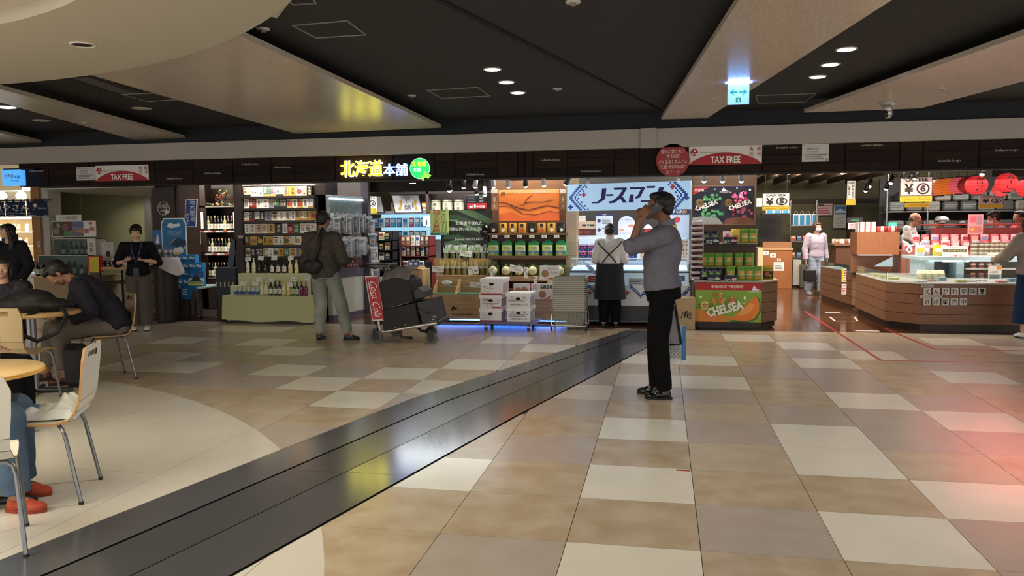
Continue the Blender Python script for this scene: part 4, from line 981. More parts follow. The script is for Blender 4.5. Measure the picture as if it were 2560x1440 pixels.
o1 = [0, 0, 1, 1, 2, 2, 2, 3, 3]
row([b1[k] for k in o1], [(P(lerp(620, 742, i/8), 680, 11.38).x, 11.375, z1+.001) for i in range(9)], 'bottle on the upper step under the sake boxes, {n} of nine in the row', 'bottles on the upper step')
o2 = [4, 4, 4, 4, 4, 4, 5, 5, 2, 2, 2, 0, 0, 5, 5, 5, 6, 6]
o2 = [4]*6+[0, 0, 2, 2, 2, 3, 3, 5, 5, 6, 6]
row([b1[k] for k in o2], [(P(lerp(592, 768, i/16), 735, 11.15).x, 11.12, z1b+.001) for i in range(17)], 'bottle on the lower cloth step, {n} of the front row', 'bottles on the lower step', scale=.95)
tc_ = [sign('price_card', 'white handwritten price card between the bottles, %s one' % ORD[i], 'price card', (px, py, px+14, py+10), Y, [('t', '¥1,650', .1, .9, .2, .6, '#333'), ('r', .1, .9, .75, .85, '#777')], '#dfe3e6', .002, rx=-.2, ry=(-.15, .1, 0)[i % 3], group='cards among the bottles') for i, (px, py, Y) in enumerate([(613, 643, 11.3), (644, 640, 11.3), (678, 640, 11.3), (720, 640, 11.3), (601, 703, 11.05), (630, 703, 11.05), (640, 693, 11.05), (671, 695, 11.05), (727, 692, 11.05), (760, 690, 11.05), (717, 706, 11.04)])]
# navy gift stand with grey cover
t = T('gift_stand', 'dark navy box stand left of the pale green draped display', 'stand', (P(560, 800, 11.4).x, 11.4, 0))
x0, x1, z0, z1 = wr(540, 670, 590, 800, 11.4)
MB().use(mat('#161a2e', .5)).rbox(x0, x1, 11.4, 11.85, .38, z1).build('body', t); MB().use(black).box(x0+.02, x1-.02, 11.42, 11.8, .03, .38).build('lower_shelf', t)
for i in range(5): MB().use(mat('#b9b0a0', .5)).box(lerp(x0, x1, (i+.25)/5), lerp(x0, x1, (i+.45)/5), 11.385, 11.4, .52, .60).build('box_end', t)
for a in (x0+.04, x1-.04): MB().use(black).cyl((a, 11.45, 0), (a, 11.45, .03), .02).build('caster', t)
q = MB().use(mat('#3a4654', .35, .4)); prismpx(q, [(568, 668), (582, 668), (592, 605), (590, 598), (577, 600), (573, 625)], 11.45, .12); q.build('umbrella_bag', None, 'grey folded plastic sleeve leaning on the navy stand', 'bag')
# ---------------------------------------------------------------- hanging packet island
PA, PB = V((-5.03, 11.5, 0)), V((-4.90, 12.5, 0))
t = T('packet_counter', 'grey counter island with purple edges carrying the hanging packet rack', 'counter', (-5.15, 12.0, 0))
zc = .80
M_pur = mat('#463e4a', .5); M_gf = mat('#9a958c', .6, col2='#928d84')
def slab(w0, w1, z0, z1, m, nm, ya=0, yb=1):
    d = (PB-PA); a, b = PA+d*ya, PA+d*yb
    MB().use(m).prism([(a.x+w1, a.y), (b.x+w1, b.y), (b.x+w0, b.y), (a.x+w0, a.y)], z0, z1).build(nm, t)
slab(-.23, 0, .08, zc-.14, M_gf, 'body'); slab(-.24, .01, 0, .08, M_pur, 'plinth'); slab(-.24, .015, zc-.14, zc, M_pur, 'top_edge')
pxp = P(921, 640, 12.55).x
MB().use(M_pur).box(-4.92, -4.80, 12.5, 12.62, 0, 2.6).build('end_post', t)
MB().use(white).box(-5.02, -4.995, 11.78, 11.80, .36, .46).build('socket_cover', t)
slab(-.235, -.225, zc, 1.95, mat('#22262a', .4), 'mesh_back')
slab(-.22, -.0, 1.60, 1.62, steel, 'rack_shelf')
slab(-.22, .02, 1.93, 1.95, mat('#c9d4dc', .3), 'top_shelf')
slab(-.02, .02, 1.88, 1.905, mat('#eaf6ff', .3, emit=3.5), 'tube_lamp')
slab(-.2, .0, 1.66, 1.93, mat('#8fa0a6', .4, col2='#6f838b', scale=14), 'upper_panel')
hp_ = [pouch(.13, .24, .03, c, [('r', .15, .85, .35, .75, d_), ('t', w_, .25, .75, .4, .7, e_)], crease=.01, metal=.25, rough=.2, top='#dfe6ea', label='x') for c, d_, w_, e_ in (('#8a8d94', '#cfd2d8', '昆布', '#333'), ('#6e7480', '#b9b4ac', '鮭', '#7a2a20'), ('#a8abb2', '#7a5a48', '鱈', '#eee'), ('#9aa0a8', '#d9dde2', 'いか', '#224'))]
for k, zz in enumerate((1.36, 1.0)):
    for l in range(2):
        pts = []
        for i in range(11):
            u = i/10; c = PA.lerp(PB, u); pts.append((c.x-.0+.12*l+(.02 if i % 2 else 0), c.y-.05, zz-.02*l+(.02*(i % 3))))
        row(hp_, pts, 'silvery hanging food packet, {n} along the %s %s rail of the packet rack' % (('outer', 'inner')[l == 0], ('upper', 'lower')[k]), 'hanging packets on the rack', rz=.25, jitter=.3)
row(hp_, [(-4.72+.03*i, 12.4-.02*i, 1.25-.22*i+.05) for i in range(4)], 'brownish hanging packet at the outer end of the rack, {n} down the column', 'packets on the rack end', rz=.5)
hk = pouch(.05, .05, .004, '#dfe9ee', [('l', 2, .2, .8, .2, .8, '#555')], crease=0, label='x')
for k, zz in enumerate((1.62, 1.26)):
    row(hk, [(PA.x+.06+.13*u*0+(PB.x-PA.x)*u, PA.y-.06+u, zz) for u in [j/7 for j in range(8)]], 'small white price tag above the hanging packets, {n} of the %s line' % ('upper', 'lower')[k], 'tags on the packet rack')
rb = [carton(.06, .05, .06, c, [('r', .15, .85, .2, .8, '#e8e4ea')], label='x') for c in ('#8c1f2c', '#e3dfe6', '#3a2c4a')]
rb += [carton(.06, .05, .13, '#9c1f2a', [('r', .2, .8, .3, .8, '#e8e0d8')], label='x')]
row(rb, [(PA.x-.08-.07*(i % 2)+(PB.x-PA.x)*(i//2)/9, PA.y+.05+(i//2)*.095, zc+.001) for i in range(20)], 'small souvenir box on the grey counter under the rack, {n} of the rows', 'small boxes on the packet counter')
row(rb[:2], [(PA.x-.19+(PB.x-PA.x)*i/6, PA.y+.15+i*.12, zc+.001+.0) for i in range(6)], 'little souvenir box in the rear row of the grey counter, {n} from the front', 'rear boxes on the packet counter')
# ---------------------------------------------------------------- middle shop interior
def shelf_unit(label, r, Y, d, levels, m, goods, gl, back=True, seed=1, name='shelf_unit', posts=True):
    x0, x1, z0, z1 = wr(*r, Y); rg_ = random.Random(seed)
    t = T(name, label, 'shelving', ((x0+x1)/2, Y, 0))
    if back: MB().use(mat('#191412', .6)).box(x0, x1, Y+d, Y+d+.02, 0, z1).build('back_panel', t)
    for k, py in enumerate(levels):
        z = P((r[0]+r[2])/2, py, Y).z; MB().use(m).box(x0, x1, Y, Y+d, z-.018, z).build('shelf', t)
        if goods:
            ws = .0; x = x0+.045; pts = []
            while x < x1-.03: pts.append((x, Y+.03+rg_.uniform(0, .02), z+.001)); x += gl[1]
            rg_.shuffle(goods)
            row(list(goods), pts, gl[0].replace('{k}', ORD[k]), gl[2])
    if posts:
        for q_ in (x0, x1-.02): MB().use(m).box(q_, q_+.02, Y, Y+d, 0, z1).build('side_panel', t)
    return t
def cardset(cols, w, h, d=.05):
    return [carton(w, d, h, c, [('r', .12, .88, .5, .85, e), ('l', 2, .2, .8, .12, .4, f)], label='x') for c, e, f in cols]
gA = cardset([('#2c2440', '#d8d0c0', '#999'), ('#171717', '#c9a85a', '#aaa'), ('#dcd8cc', '#3a5a3a', '#777'), ('#1d3050', '#e0dcd0', '#99a'), ('#d8c8a0', '#8a3a28', '#776')], .09, .13)
shelf_unit('dark island shelf with small tea and spice boxes behind the loaded luggage trolley', (930, 578, 984, 690), 12.9, .3, [600, 625, 650, 676], dkm, gA, ('small dark gift box, {n} along the {k} level of the dark island shelf', .11, 'boxes on the dark island shelf'))
gB = cardset([('#e2ddd0', '#b49a6a', '#666'), ('#7a4a2c', '#e8dcc0', '#dca'), ('#e8e6e0', '#2c4a8a', '#777'), ('#8a6a48', '#f0e8d0', '#edc')], .06, .17)
shelf_unit('black shelf with red tray and upright booklets in the middle of the shop', (1001, 590, 1074, 690), 13.1, .35, [614, 640, 674], mat('#5a1c1c', .5), gB, ('upright narrow packet, {n} along the {k} level of the red-trayed shelf', .085, 'packets on the red-trayed shelf'), seed=4)
gC = cardset([('#d9e2ec', '#2a5aa8', '#57a'), ('#1d2c50', '#dfe6f0', '#9ab'), ('#e6e6ea', '#9a2a2a', '#777'), ('#2c5a9c', '#f0f0f0', '#cde')], .08, .12)
shelf_unit('low rack of blue and white sweets boxes behind the wooden crate', (1005, 655, 1066, 700), 12.4, .3, [672, 690], dkm, gC, ('blue and white sweets box, {n} along the {k} level of the low rack', .09, 'boxes on the low sweets rack'), seed=5)
# chilled cabinet, long, lit
t = T('chilled_cabinet', 'long glowing blue-white chilled cabinet at the back of the middle shop', 'fridge', (P(1000, 640, 15).x, 15, 0))
x0, x1, z0, z1 = wr(925, 535, 1078, 600, 15)
MB().use(mat('#cfd6d9', .4)).box(x0, x1, 15, 15.7, 0, z0).build('base', t); MB().use(mat('#cfd6d9', .4)).box(x0, x1, 15, 15.7, z1, z1+.06).build('canopy', t)
MB().use(mat('#bfe3f2', .4, emit=.9, ecol='#a8dcf5')).box(x0, x1, 15.65, 15.7, z0, z1).build('lit_back', t)
for z in (z0, lerp(z0, z1, .5)): MB().use(white).box(x0, x1, 15.05, 15.65, z-.01, z).build('shelf', t)
gD = cardset([('#2f86c8', '#e8f2f8', '#cde'), ('#e8eef2', '#3a9ad8', '#69a'), ('#c8404a', '#f5e8e8', '#fff'), ('#4ab0d8', '#fff', '#def')], .1, .18)
for k, z in enumerate((z0, lerp(z0, z1, .5))):
    row(gD, [(x0+.08+.125*i, 15.08, z+.001) for i in range(int((x1-x0-.1)/.125))], 'blue dairy pack, {n} along the %s shelf of the chilled cabinet' % ('lower', 'upper')[k], 'packs in the chilled cabinet')
gE = cardset([('#b98a5c', '#7a3a20', '#531'), ('#3a6ab0', '#e0a060', '#fff'), ('#d88a30', '#f8e8d0', '#fff'), ('#e6e6e2', '#555', '#777')], .24, .16)
row(gE, [(x0+.5+.28*i, 15.2, z1+.061) for i in range(6)], 'picture box on top of the chilled cabinet, {n} of the row', 'boxes on the chilled cabinet')
sign('bottle_poster', 'white poster of a dark bottle beside the yellow green poster', 'poster', (1057, 541, 1075, 565), 13.6, [('p', [(.4, .1), (.62, .1), (.62, .55), (.53, .7), (.53, .9), (.47, .9), (.47, .7), (.4, .55)], '#1a2430')], '#e4e8ea', .01)
# high wall signs
def framed(label, r, Y, items, lean=0, base='#cfccd0'):
    x0, x1, z0, z1 = wr(*r, Y); t = T('framed_sign', label, 'sign', ((x0+x1)/2, Y, z0)); sk = .06 if lean else 0
    Q = [(x0, z1), (x1-sk, z1), (x1, z0), (x0+sk, z0)]
    MB().use(mat('#15110f', .5)).prism([(a+(.02 if i in (1, 2) else -.02), b+(.015 if i < 2 else -.015)) for i, (a, b) in enumerate(Q)], 0, .04, Matrix.Translation((0, Y+.04, 0)) @ FRONT).build('frame', t)
    MB().use(mat(base, .5)).prism(Q, 0, .004, Matrix.Translation((0, Y, 0)) @ FRONT).build('panel', t)
    prints(MB(), items, x0+sk, x1-sk, z0, z1, Y-.005).build('print', t)
framed('large white framed board with gold rice ears and black brush writing', (981, 489, 1054, 531), 14.2, [('t', '北', .42, .62, .62, .84, '#1a1a1a'), ('t', 'の', .48, .56, .48, .58, '#1a1a1a'), ('t', '錦', .38, .66, .1, .46, '#1a1a1a'), ('tv', '本醸造', .72, .8, .25, .6, '#1a1a1a'), ('t', '登録 銘柄', .35, .65, .87, .95, '#333'), ('p', [(.12, .14), (.24, .2), (.3, .5), (.26, .78), (.18, .7), (.2, .45)], '#b8993c'), ('p', [(.98, .14), (.86, .2), (.8, .5), (.84, .78), (.92, .7), (.9, .45)], '#b8993c'), ('c', .2, .2, .08, '#a88a30'), ('c', .9, .2, .08, '#a88a30')], 1)
framed('leaning white framed board with faint plum branch beside the cashier sign', (935, 491, 959, 531), 14.2, [('p', [(.2, .2), (.4, .5), (.8, .8), (.45, .45)], '#8a7a78'), ('c', .6, .5, .06, '#b09090')], 1, '#b5b1b0')
sign('cashier_sign', 'white cashier sign with circled three behind the hanging packets', 'sign', (922, 491, 941, 528), 13.2, [('t', 'ER', .3, .95, .8, .95, TXT), ('t', '③', .1, .9, .3, .75, TXT)], '#d8d6d0', .01)
sign('cashier_sign', 'narrow cashier sign with yen mark and circled eight above the packet rack', 'sign', (905, 484, 925, 520), 12.9, [('t', 'CASHIER', .05, .95, .84, .95, TXT), ('t', '¥', .05, .45, .3, .7, TXT), ('t', '⑧', .5, .98, .25, .75, TXT)], '#dcdad4', .01)
sign('sign_strip', 'yellow strip hanging under the narrow cashier sign', 'sign', (912, 520, 941, 534), 13.1, [], '#c9b430', .008)
# sake barrels on a wall rack
t = T('barrel_rack', 'dark recessed rack holding straw sake barrels above the asparagus poster', 'shelving', (P(1120, 520, 14.0).x, 14.0, P(1120, 530, 14).z), kind=None)
x0, x1, z0, z1 = wr(1071, 490, 1175, 529, 13.9)
MB().use(wood_d).box(x0, x1, 14.45, 14.5, z0, z1+.1).build('back_panel', t); MB().use(wood_d).box(x0, x1, 13.9, 14.5, z0-.03, z0).build('shelf', t); MB().use(wood_d).box(x0-.05, x0, 13.9, 14.5, z0-.03, z1+.1).build('side_panel', t)
for i, (px, wd) in enumerate(((1090, '男山'), (1119, '北錦'), (1148, '千歳'))):
    c = P(px, 528, 14.15); r_ = .095
    b = T('sake_barrel', 'straw wrapped sake barrel with black brush writing, %s on the high rack' % ORD[i], 'barrel', (c.x, 14.15, z0), group='sake barrels')
    MB().use(mat('#a8a088', .8, col2='#938b70', scale=30, bump=.3)).lathe([(r_*.9, z0), (r_, z0+.08), (r_*.97, z0+.19), (r_*.86, z0+.22), (.001, z0+.22)], 20, Matrix.Translation((c.x, 14.15, 0))).build('straw_body', b)
    MB().use(mat('#3f4a34', .8)).lathe([(r_*.99, z0+.18), (r_*1.02, z0+.185), (r_*.99, z0+.19)], 20, Matrix.Translation((c.x, 14.15, 0))).build('rope', b)
    prints(MB(), [('tv', wd, .3, .75, .05, .9, TXT)], c.x-.06, c.x+.06, z0+.02, z0+.18, 14.15-r_-.004).build('lettering', b)
sign('brand_plate', 'red plate with white lettering above the dark asparagus poster', 'sign', (1168, 508, 1216, 522), 12.4, [('p', [(.1, .3), (.16, .7), (.2, .4), (.26, .75), (.3, .3), (.2, .2)], '#f0e8e8'), ('t', 'Bocca', .36, .92, .2, .8, '#f2ecec')], '#b8202c', .02)
sign('menu_board', 'dark menu board with faint writing behind the red plate', 'sign', (1166, 489, 1192, 508), 12.9, [('l', 4, .1, .9, .1, .9, '#8a94a0')], '#1c2024', .01)
sign('menu_board', 'dark board with white brush characters right of the faint menu board', 'sign', (1194, 489, 1212, 508), 12.9, [('tv', '米本', .2, .8, .1, .9, '#cfcfc8')], '#16181a', .01)
# dropped ceiling beam, canopy boards
bm = T('trim_7', None, None, (-3, 12.2, 2.2), kind='structure')
x0, x1, z0, z1 = wr(906, 455, 1230, 478, 12.6)
wood_e = mat('#150d0a', .7, spec=.2)
MB().use(wood_e).box(x0, x1, 12.6, 12.75, z0, z1+.3).build('beam', bm); MB().use(wood_e).box(x0, x1, 13.9, 14.0, P(1000, 486, 13.9).z, P(1000, 478, 13.9).z+.2).build('beam', bm)
MB().use(wood_e).box(x0-.2, x1+.4, 15.9, 16.0, 0, 2.75).build('back_board', bm)
MB().use(wood_d).box(-9.2, -5.3, 13.6, 13.7, 0, 2.75).build('back_board', bm)
# track spots
def track_spot(px, py, Y, label, tilt=(.35, 0), on=True, col='#15161a', s=1.0, e=9):
    p = P(px, py, Y); t = T('track_spotlight', label, 'spotlight', (p.x, Y, p.z+.12), group='track spotlights')
    R_ = Matrix.Translation(p) @ Matrix.Rotation(tilt[0], 4, 'X') @ Matrix.Rotation(tilt[1], 4, 'Y')
    MB().use(mat(col, .35)).lathe([(.001, .14*s), (.028*s, .135*s), (.034*s, .06*s), (.04*s, 0), (.034*s, .0)], 14, R_).build('lamp_head', t)
    if on: MB().use(mat('#fff4dd', .3, emit=14)).ball(R_ @ V((0, 0, .004)), .032*s, n=14, m=10).build('lens', t)
    top = R_ @ V((0, 0, .13*s)); MB().use(black).cyl(top, (top.x, top.y, 2.745), .006, n=6).build('arm', t)
    if on and e:
        d = (R_.to_3x3() @ V((0, 0, -1))); l = light('spot_beam', 'SPOT', p+d*.03, e, (1, .93, .8), .03, spot=75, blend=.8); l.rotation_euler = d.to_track_quat('-Z', 'Y').to_euler()
for i, (px, py, Y, tl, c) in enumerate([(1124, 475, 11.8, (.3, 0), '#1a1b1f'), (1159, 468, 12.2, (.3, .2), '#26272b'), (1187, 466, 11.9, (.4, .3), '#cfcfcc'), (1234, 467, 11.7, (.35, 0), '#cfcfcc'), (1192, 484, 12.6, (.3, 0), '#26272b'), (1212, 487, 12.6, (.2, 0), '#c9c9c6'), (1271, 466, 11.6, (.35, 0), '#cfcfcc'), (1314, 465, 11.6, (.3, 0), '#15161a'), (1360, 463, 11.6, (.35, 0), '#cfcfcc'), (1414, 460, 11.5, (.4, .5), '#3a3c42')]):
    track_spot(px, py, Y, '%s track spotlight, %s counted along the front of the middle shop' % ({'#cfcfcc': 'white', '#c9c9c6': 'white'}.get(c, 'black'), ORD[i]), tl, True, c, 1.0 if i else 1.3, e=6)
tk = T('lighting_track', 'black ceiling track carrying the spotlights of the middle shop', 'lighting track', (-2.6, 11.7, 2.28))
MB().use(black).box(P(1120, 460, 11.7).x, P(1430, 460, 11.7).x, 11.66, 11.70, 2.27, 2.30).build('rail', tk); MB().use(black).box(P(1150, 460, 12.4).x, P(1220, 460, 12.4).x, 12.5, 12.54, 2.22, 2.25).build('rail', tk)
rc = G(1032, 459, 2.15); 
MB().use(mat('#fff6e0', .4, emit=6)).cyl((P(1032, 459, 12.2).x, 12.2, P(1032, 459, 12.2).z), (P(1032, 459, 12.2).x, 12.2, P(1032, 459, 12.2).z+.006), .05, n=20).build('recessed_lamp', None, 'flat round lit ceiling lamp under the green emblem', 'lamp')
# ---------------------------------------------------------------- wooden produce stand
YB = 11.45
t = T('produce_stand', 'long light wood produce stand with island emblem and blue glowing foot', 'display stand', (-2.35, YB, 0))
x0, x1 = P(1078, 770, YB).x, P(1420, 770, YB).x; zt = P(1200, 737, YB).z; xm = P(1135, 770, YB).x
for a, b in ((x0, lerp(x0, x1, .40)), (lerp(x0, x1, .40)+.004, x1)): MB().use(wood_l).rbox(a, b, YB, YB+.03, .07, zt).build('front_board', t)
MB().use(wood_m).box(x0+.02, x1-.02, YB+.05, 12.1, .07, zt-.03).build('carcass', t)
MB().use(mat('#3a8cff', .4, emit=5, ecol='#5a9cff')).box(x0+.08, x1-.02, YB+.0, YB+.012, .045, .06).build('light_strip', t)
light('foot_glow', 'AREA', ((x0+x1)/2, YB-.01, .05), 9, (.25, .5, 1), x1-x0-.2, .04, rot=(math.radians(30), 0, 0))
q = MB().use(mat('#241a14', .6)); a, b, c, d = wr(1132, 776, 1180, 792, YB); q.text('Blossoms of HOKKAIDO', a-.0, b+.02, c+.02, d-.03, YB-.003)
a, b, c, d = wr(1127, 764, 1146, 776, YB); q.add([(a+(b-a)*u, YB-.003, c+(d-c)*v) for u, v in HOK], [tuple(range(len(HOK)))]); q.build('lettering', t)
# open bins
for k, (pa, pb) in enumerate(((1078, 1137), (1138, 1200))):
    a, b, c, d = wr(pa, 700, pb, 737, YB+.02); bn = T('produce_bin', 'slanted open wooden bin with green lining, %s of two on the stand' % ORD[k], 'bin', ((a+b)/2, YB+.1, c), group='slanted bins')
    MB().use(wood_l).prism([(a, c), (b, c), (b, d), (a, d)], 0, .015, Matrix.Translation((0, YB+.35, 0)) @ FRONT).build('back_board', bn)
    for s in (a, b-.014): MB().use(wood_l).add([(s, YB+.04, c), (s, YB+.34, c), (s, YB+.34, d), (s+.014, YB+.04, c), (s+.014, YB+.34, c), (s+.014, YB+.34, d)], [(0, 1, 2), (5, 4, 3), (0, 3, 4, 1), (1, 4, 5, 2), (2, 5, 3, 0)]).build('side_board', bn)
    MB().use(mat('#5a8a72', .7)).box(a+.015, b-.015, YB+.05, YB+.33, c, c+.015).build('green_liner', bn)
q = MB().use(mat('#cfd3d0', .25, .2)); a, b, c, d = wr(1100, 700, 1128, 716, YB+.2); q.ball(((a+b)/2, YB+.27, (c+d)/2), (b-a)/2, .03, .04, 10, 6); q.build('plastic_bag', None, 'crumpled clear plastic bag lying in the slanted bin', 'bag')
# asparagus tiers
zA, zB2 = P(1150, 694, YB+.25).z, P(1150, 650, YB+.45).z
a, b, _, _ = wr(1080, 690, 1232, 700, YB+.2); MB().use(wood_l).rbox(a, b, YB+.37, YB+.40, zA-.03, zA+.03).build('tier_edge', t); MB().use(wood_m).box(a, b, YB+.40, YB+.60, .42, zA).build('tier_board', t)
MB().use(wood_m).box(a, b, YB+.61, YB+.95, .42, zB2).build('tier_board', t)
def spears(name, cols, n, h, lean=.03, r=.006):
    rr = random.Random(n); q = MB()
    for i in range(n):
        x, y = rr.uniform(-.035, .035), rr.uniform(-.02, .02); l = rr.uniform(-lean, lean); hh = h*rr.uniform(.85, 1.05)
        q.use(mat(rr.choice(cols), .5)).tube([(x, y, 0), (x+l*.3, y, hh*.5), (x+l, y+rr.uniform(-.01, .01), hh*.9), (x+l*1.1, y, hh)], [r, r*.95, r*.8, r*.2], 5)
    b_ = T('asparagus_bundle', 'x', 'asparagus'); q.build('spears', b_, kind='stuff')
    MB().use(mat('#c9c9c4', .3, .2)).lathe([(.05, h*.5), (.052, h*.62)], 10).build('band', b_)
    return b_
sA = [spears('a', ['#d8c98a', '#c9b878', '#e4d8a8'], 12, .26), spears('b', ['#b8ae60', '#cfc184', '#8f9a50'], 12, .25)]
sB = [spears('c', ['#5f8a4a', '#8ab07a', '#b9d0a8', '#dfe8e0'], 12, .2, .06), spears('d', ['#7a9a50', '#a9c490', '#e2e6da'], 12, .2, .06)]
row(sA, [(lerp(a+.06, b-.05, i/9), YB+.50, zA+.001) for i in range(10)], 'pale asparagus bundle standing in the lower tier, {n} along it', 'asparagus in the lower tier')
row(sB, [(lerp(a+.08, b-.06, i/8), YB+.72, zB2+.001) for i in range(9)], 'green asparagus bundle in crinkled film on the upper tier, {n} along it', 'asparagus on the upper tier')
wr_ = [pouch(.12, .13, .05, '#dfe6e4', crease=.03, metal=.3, rough=.15, nu=7, nv=7, label='x'), pouch(.12, .12, .05, '#c9d8c8', crease=.03, metal=.3, rough=.15, nu=7, nv=7, label='x')]
row(wr_, [(lerp(a+.10, b-.10, i/6), YB+.80, zB2+.10) for i in range(7)], 'crinkled clear film wrap around the green asparagus, {n} along the upper tier', 'film wraps on asparagus', jitter=.3)
for k, (pa, pb) in enumerate(((1085, 1156), (1172, 1232))):
    u, v, c, d = wr(pa, 646, pb, 664, YB+.6); MB().use(mat('#c9a468', .5, kind='woodx')).box(u, v, YB+.60, YB+.612, c, d).build('crate_board', t)
for i, (r, tx) in enumerate((((1080, 666, 1109, 680), '4,800'), ((1171, 666, 1198, 686), '2,980'), ((1149, 628, 1178, 641), '1,980'), ((1175, 706, 1204, 719), ''))): pricecard(r, YB+(.36, .36, .58, .0)[i], 'white price card on the asparagus display, %s one' % ('lower left', 'lower right', 'upper', 'lowest')[i], tx or '3,200', -.1, (0, -.2, .1, .05)[i])
# posters above
YP = YB+.97
sign('asparagus_poster', 'large dark poster of green asparagus spears with white writing', 'poster', (1104, 524, 1232, 616), YP, [('p', [(0, .95), (.3, .98), (1, .55), (1, .72), (.6, .99), (.2, 1), (0, 1)], '#3f5a3e'), ('p', [(0, .75), (.3, .72), (.7, .48), (1, .30), (1, .45), (.75, .6), (.35, .85), (0, .9)], '#2c4030'), ('p', [(0, .7), (.25, .68), (.6, .45), (1, .2), (1, .24), (.65, .5), (.3, .73), (0, .74)], '#5c7a5e'), ('p', [(.1, .5), (.4, .45), (.8, .2), (1, .05), (1, .15), (.8, .3), (.45, .55), (.1, .58)], '#1f2e24'), ('p', [(.05, .3), (.35, .32), (.7, .08), (.85, 0), (.6, 0), (.3, .2), (.05, .2)], '#34503a'), ('p', [(.05, .12), (.3, .18), (.5, .02), (.3, 0), (.05, .02)], '#4c6a4e'), ('t', '北海道で採れた', .28, .8, .58, .68, '#dfe5e0'), ('t', '新鮮な良いものを召', .12, .76, .42, .52, '#dfe5e0'), ('t', 'Blossoms of HOKKAIDO', .26, .8, .16, .24, '#dfe5e0')], '#101a13', .012)
sign('yellow_poster', 'yellow green poster with red and green vertical writing', 'poster', (1076, 524, 1121, 588), YP-.08, [('r', 0, 1, 0, .09, '#1f6a4a'), ('p', [(.1, .1), (.3, .6), (.2, .12)], '#5a8a3a'), ('p', [(.6, .1), (.75, .7), (.72, .1)], '#6a9a3c'), ('p', [(.78, .1), (.92, .65), (.88, .1)], '#5a8a3a'), ('tv', 'ロマンス農園', .22, .5, .12, .98, '#a83a4a'), ('tv', 'アスパラ', .55, .88, .4, .98, '#4f8a4a'), ('t', 'MARUSEN', .55, .92, .02, .07, '#e8f0e0')], '#b5bf78', .012)
g_ = T('black_ornament', 'glossy black rounded ornament standing before the asparagus poster', 'ornament', (P(1218, 614, YB+.75).x, YB+.75, P(1218, 614, YB+.75).z-.02))
c = P(1214, 580, YB+.75); gm = mat('#060708', .08, coat=.6)
MB().use(gm).ball(c, .09, .07, .12, 18, 12).build('round_body', g_)
MB().use(gm).tube([c+V((.05, 0, -.09)), c+V((.06, 0, -.15)), c+V((.03, 0, -.20)), c+V((-.08, 0, -.205))], [.05, .04, .03, .015], 12).build('curved_foot', g_)
MB().use(gm).box(c.x-.03, c.x+.03, YB+.72, YB+.78, zB2, c.z-.19).build('post', g_)
# melon side
xa, xb = P(1224, 600, YB+.5).x, P(1420, 600, YB+.5).x
MB().use(wood_m).box(xa, xb, YB+.70, YB+.73, .42, 2.15).build('back_board', t)
for px in (1224, 1411):
    u, v, _, _ = wr(px, 500, px+7, 690, YB+.55); MB().use(wood_m).box(u, v, YB+.55, YB+.72, .42, P(1300, 580, YB+.5).z).build('side_board', t)
op = sign('orange_poster', 'large orange poster of wavy sliced fish lit by spotlights', 'poster', (1247, 474, 1398, 552), YB+.55, [('r', 0, 1, .88, 1, '#e8b070'), ('p', [(0, 0), (1, 0), (1, .25), (.8, .32), (.6, .18), (.4, .12), (.2, .3), (0, .22)], '#c85a22'), ('p', [(.4, .55), (.5, .75), (.65, .88), (.9, .7), (.75, .6), (.6, .62)], '#dc7e38'), ('p', [(0, .62), (.15, .58), (.35, .42), (.5, .36), (.8, .5), (1, .42), (1, .38), (.8, .46), (.5, .32), (.34, .38), (.14, .55), (0, .59)], '#7a3014'), ('p', [(0, .48), (.2, .5), (.4, .24), (.6, .2), (.85, .32), (1, .26), (1, .24), (.85, .29), (.6, .17), (.38, .21), (.19, .47), (0, .45)], '#8a3a18'), ('p', [(.42, .55), (.47, .72), (.57, .84), (.57, .82), (.48, .7), (.44, .55)], '#7a3014'), ('p', [(.3, .6), (.38, .5), (.5, .62), (.7, .6), (.9, .64), (.9, .625), (.7, .58), (.5, .6), (.38, .47)], '#7a3014'), ('t', 'じょろっこ', .14, .32, .88, .93, '#8a4a1c'), ('r', .04, .11, .84, .93, '#8a4a1c'), ('t', '北海道産ほたて', .57, .85, .9, .95, '#b8ccf0')], '#e27a30', .02)
for px in (1236, 1408): sign('brown_pennant', 'narrow brown pennant with white knot mark at the %s of the orange poster' % ('inner edge' if px == 1236 else 'outer edge'), 'banner', (px-8, 473, px+8, 524), YB+.5, [('r', 0, 1, .8, 1, '#e8e0d0'), ('o', .5, .55, .04, .06, '#e8e0d0'), ('o', .5, .45, .04, .06, '#e8e0d0'), ('l', 3, .4, .6, .1, .3, '#cbb')], '#8a5a38', .006)
zs1, zs2, zs3 = P(1320, 583, YB+.35).z, P(1320, 640, YB+.3).z, P(1320, 693, YB+.2).z
MB().use(wood_m).box(xa, xb, YB+.35, YB+.70, zs1-.03, zs1).build('shelf', t); MB().use(wood_m).box(xa, xb, YB+.28, YB+.70, zs2-.05, zs2).build('shelf', t); MB().use(wood_l).box(xa, xb, YB+.15, YB+.70, zs3-.06, zs3).build('shelf', t)
MB().use(wood_l).box(xa, xb, YB+.14, YB+.155, zs3-.06, zs3+.02).build('shelf_lip', t)
pc = [pouch(.125, .155, .05, c, [('r', .3, .7, .55, .95, '#171717'), ('c', .55, .25, .2, d)], crease=.006, label='x', rough=.25) for c, d in (('#191a18', '#c9c9b8'), ('#c99a3c', '#e8e0c8'), ('#b88a34', '#dcd4b8'), ('#c9953a', '#b84a34'))]
row([pc[k] for k in (0, 1, 2, 3, 0, 3, 1, 0)], [(lerp(xa+.08, xb-.09, i/7), YB+.42, zs1+.001) for i in range(8)], 'gold and black soup pouch on the top melon shelf, {n} along it', 'pouches on the top melon shelf')
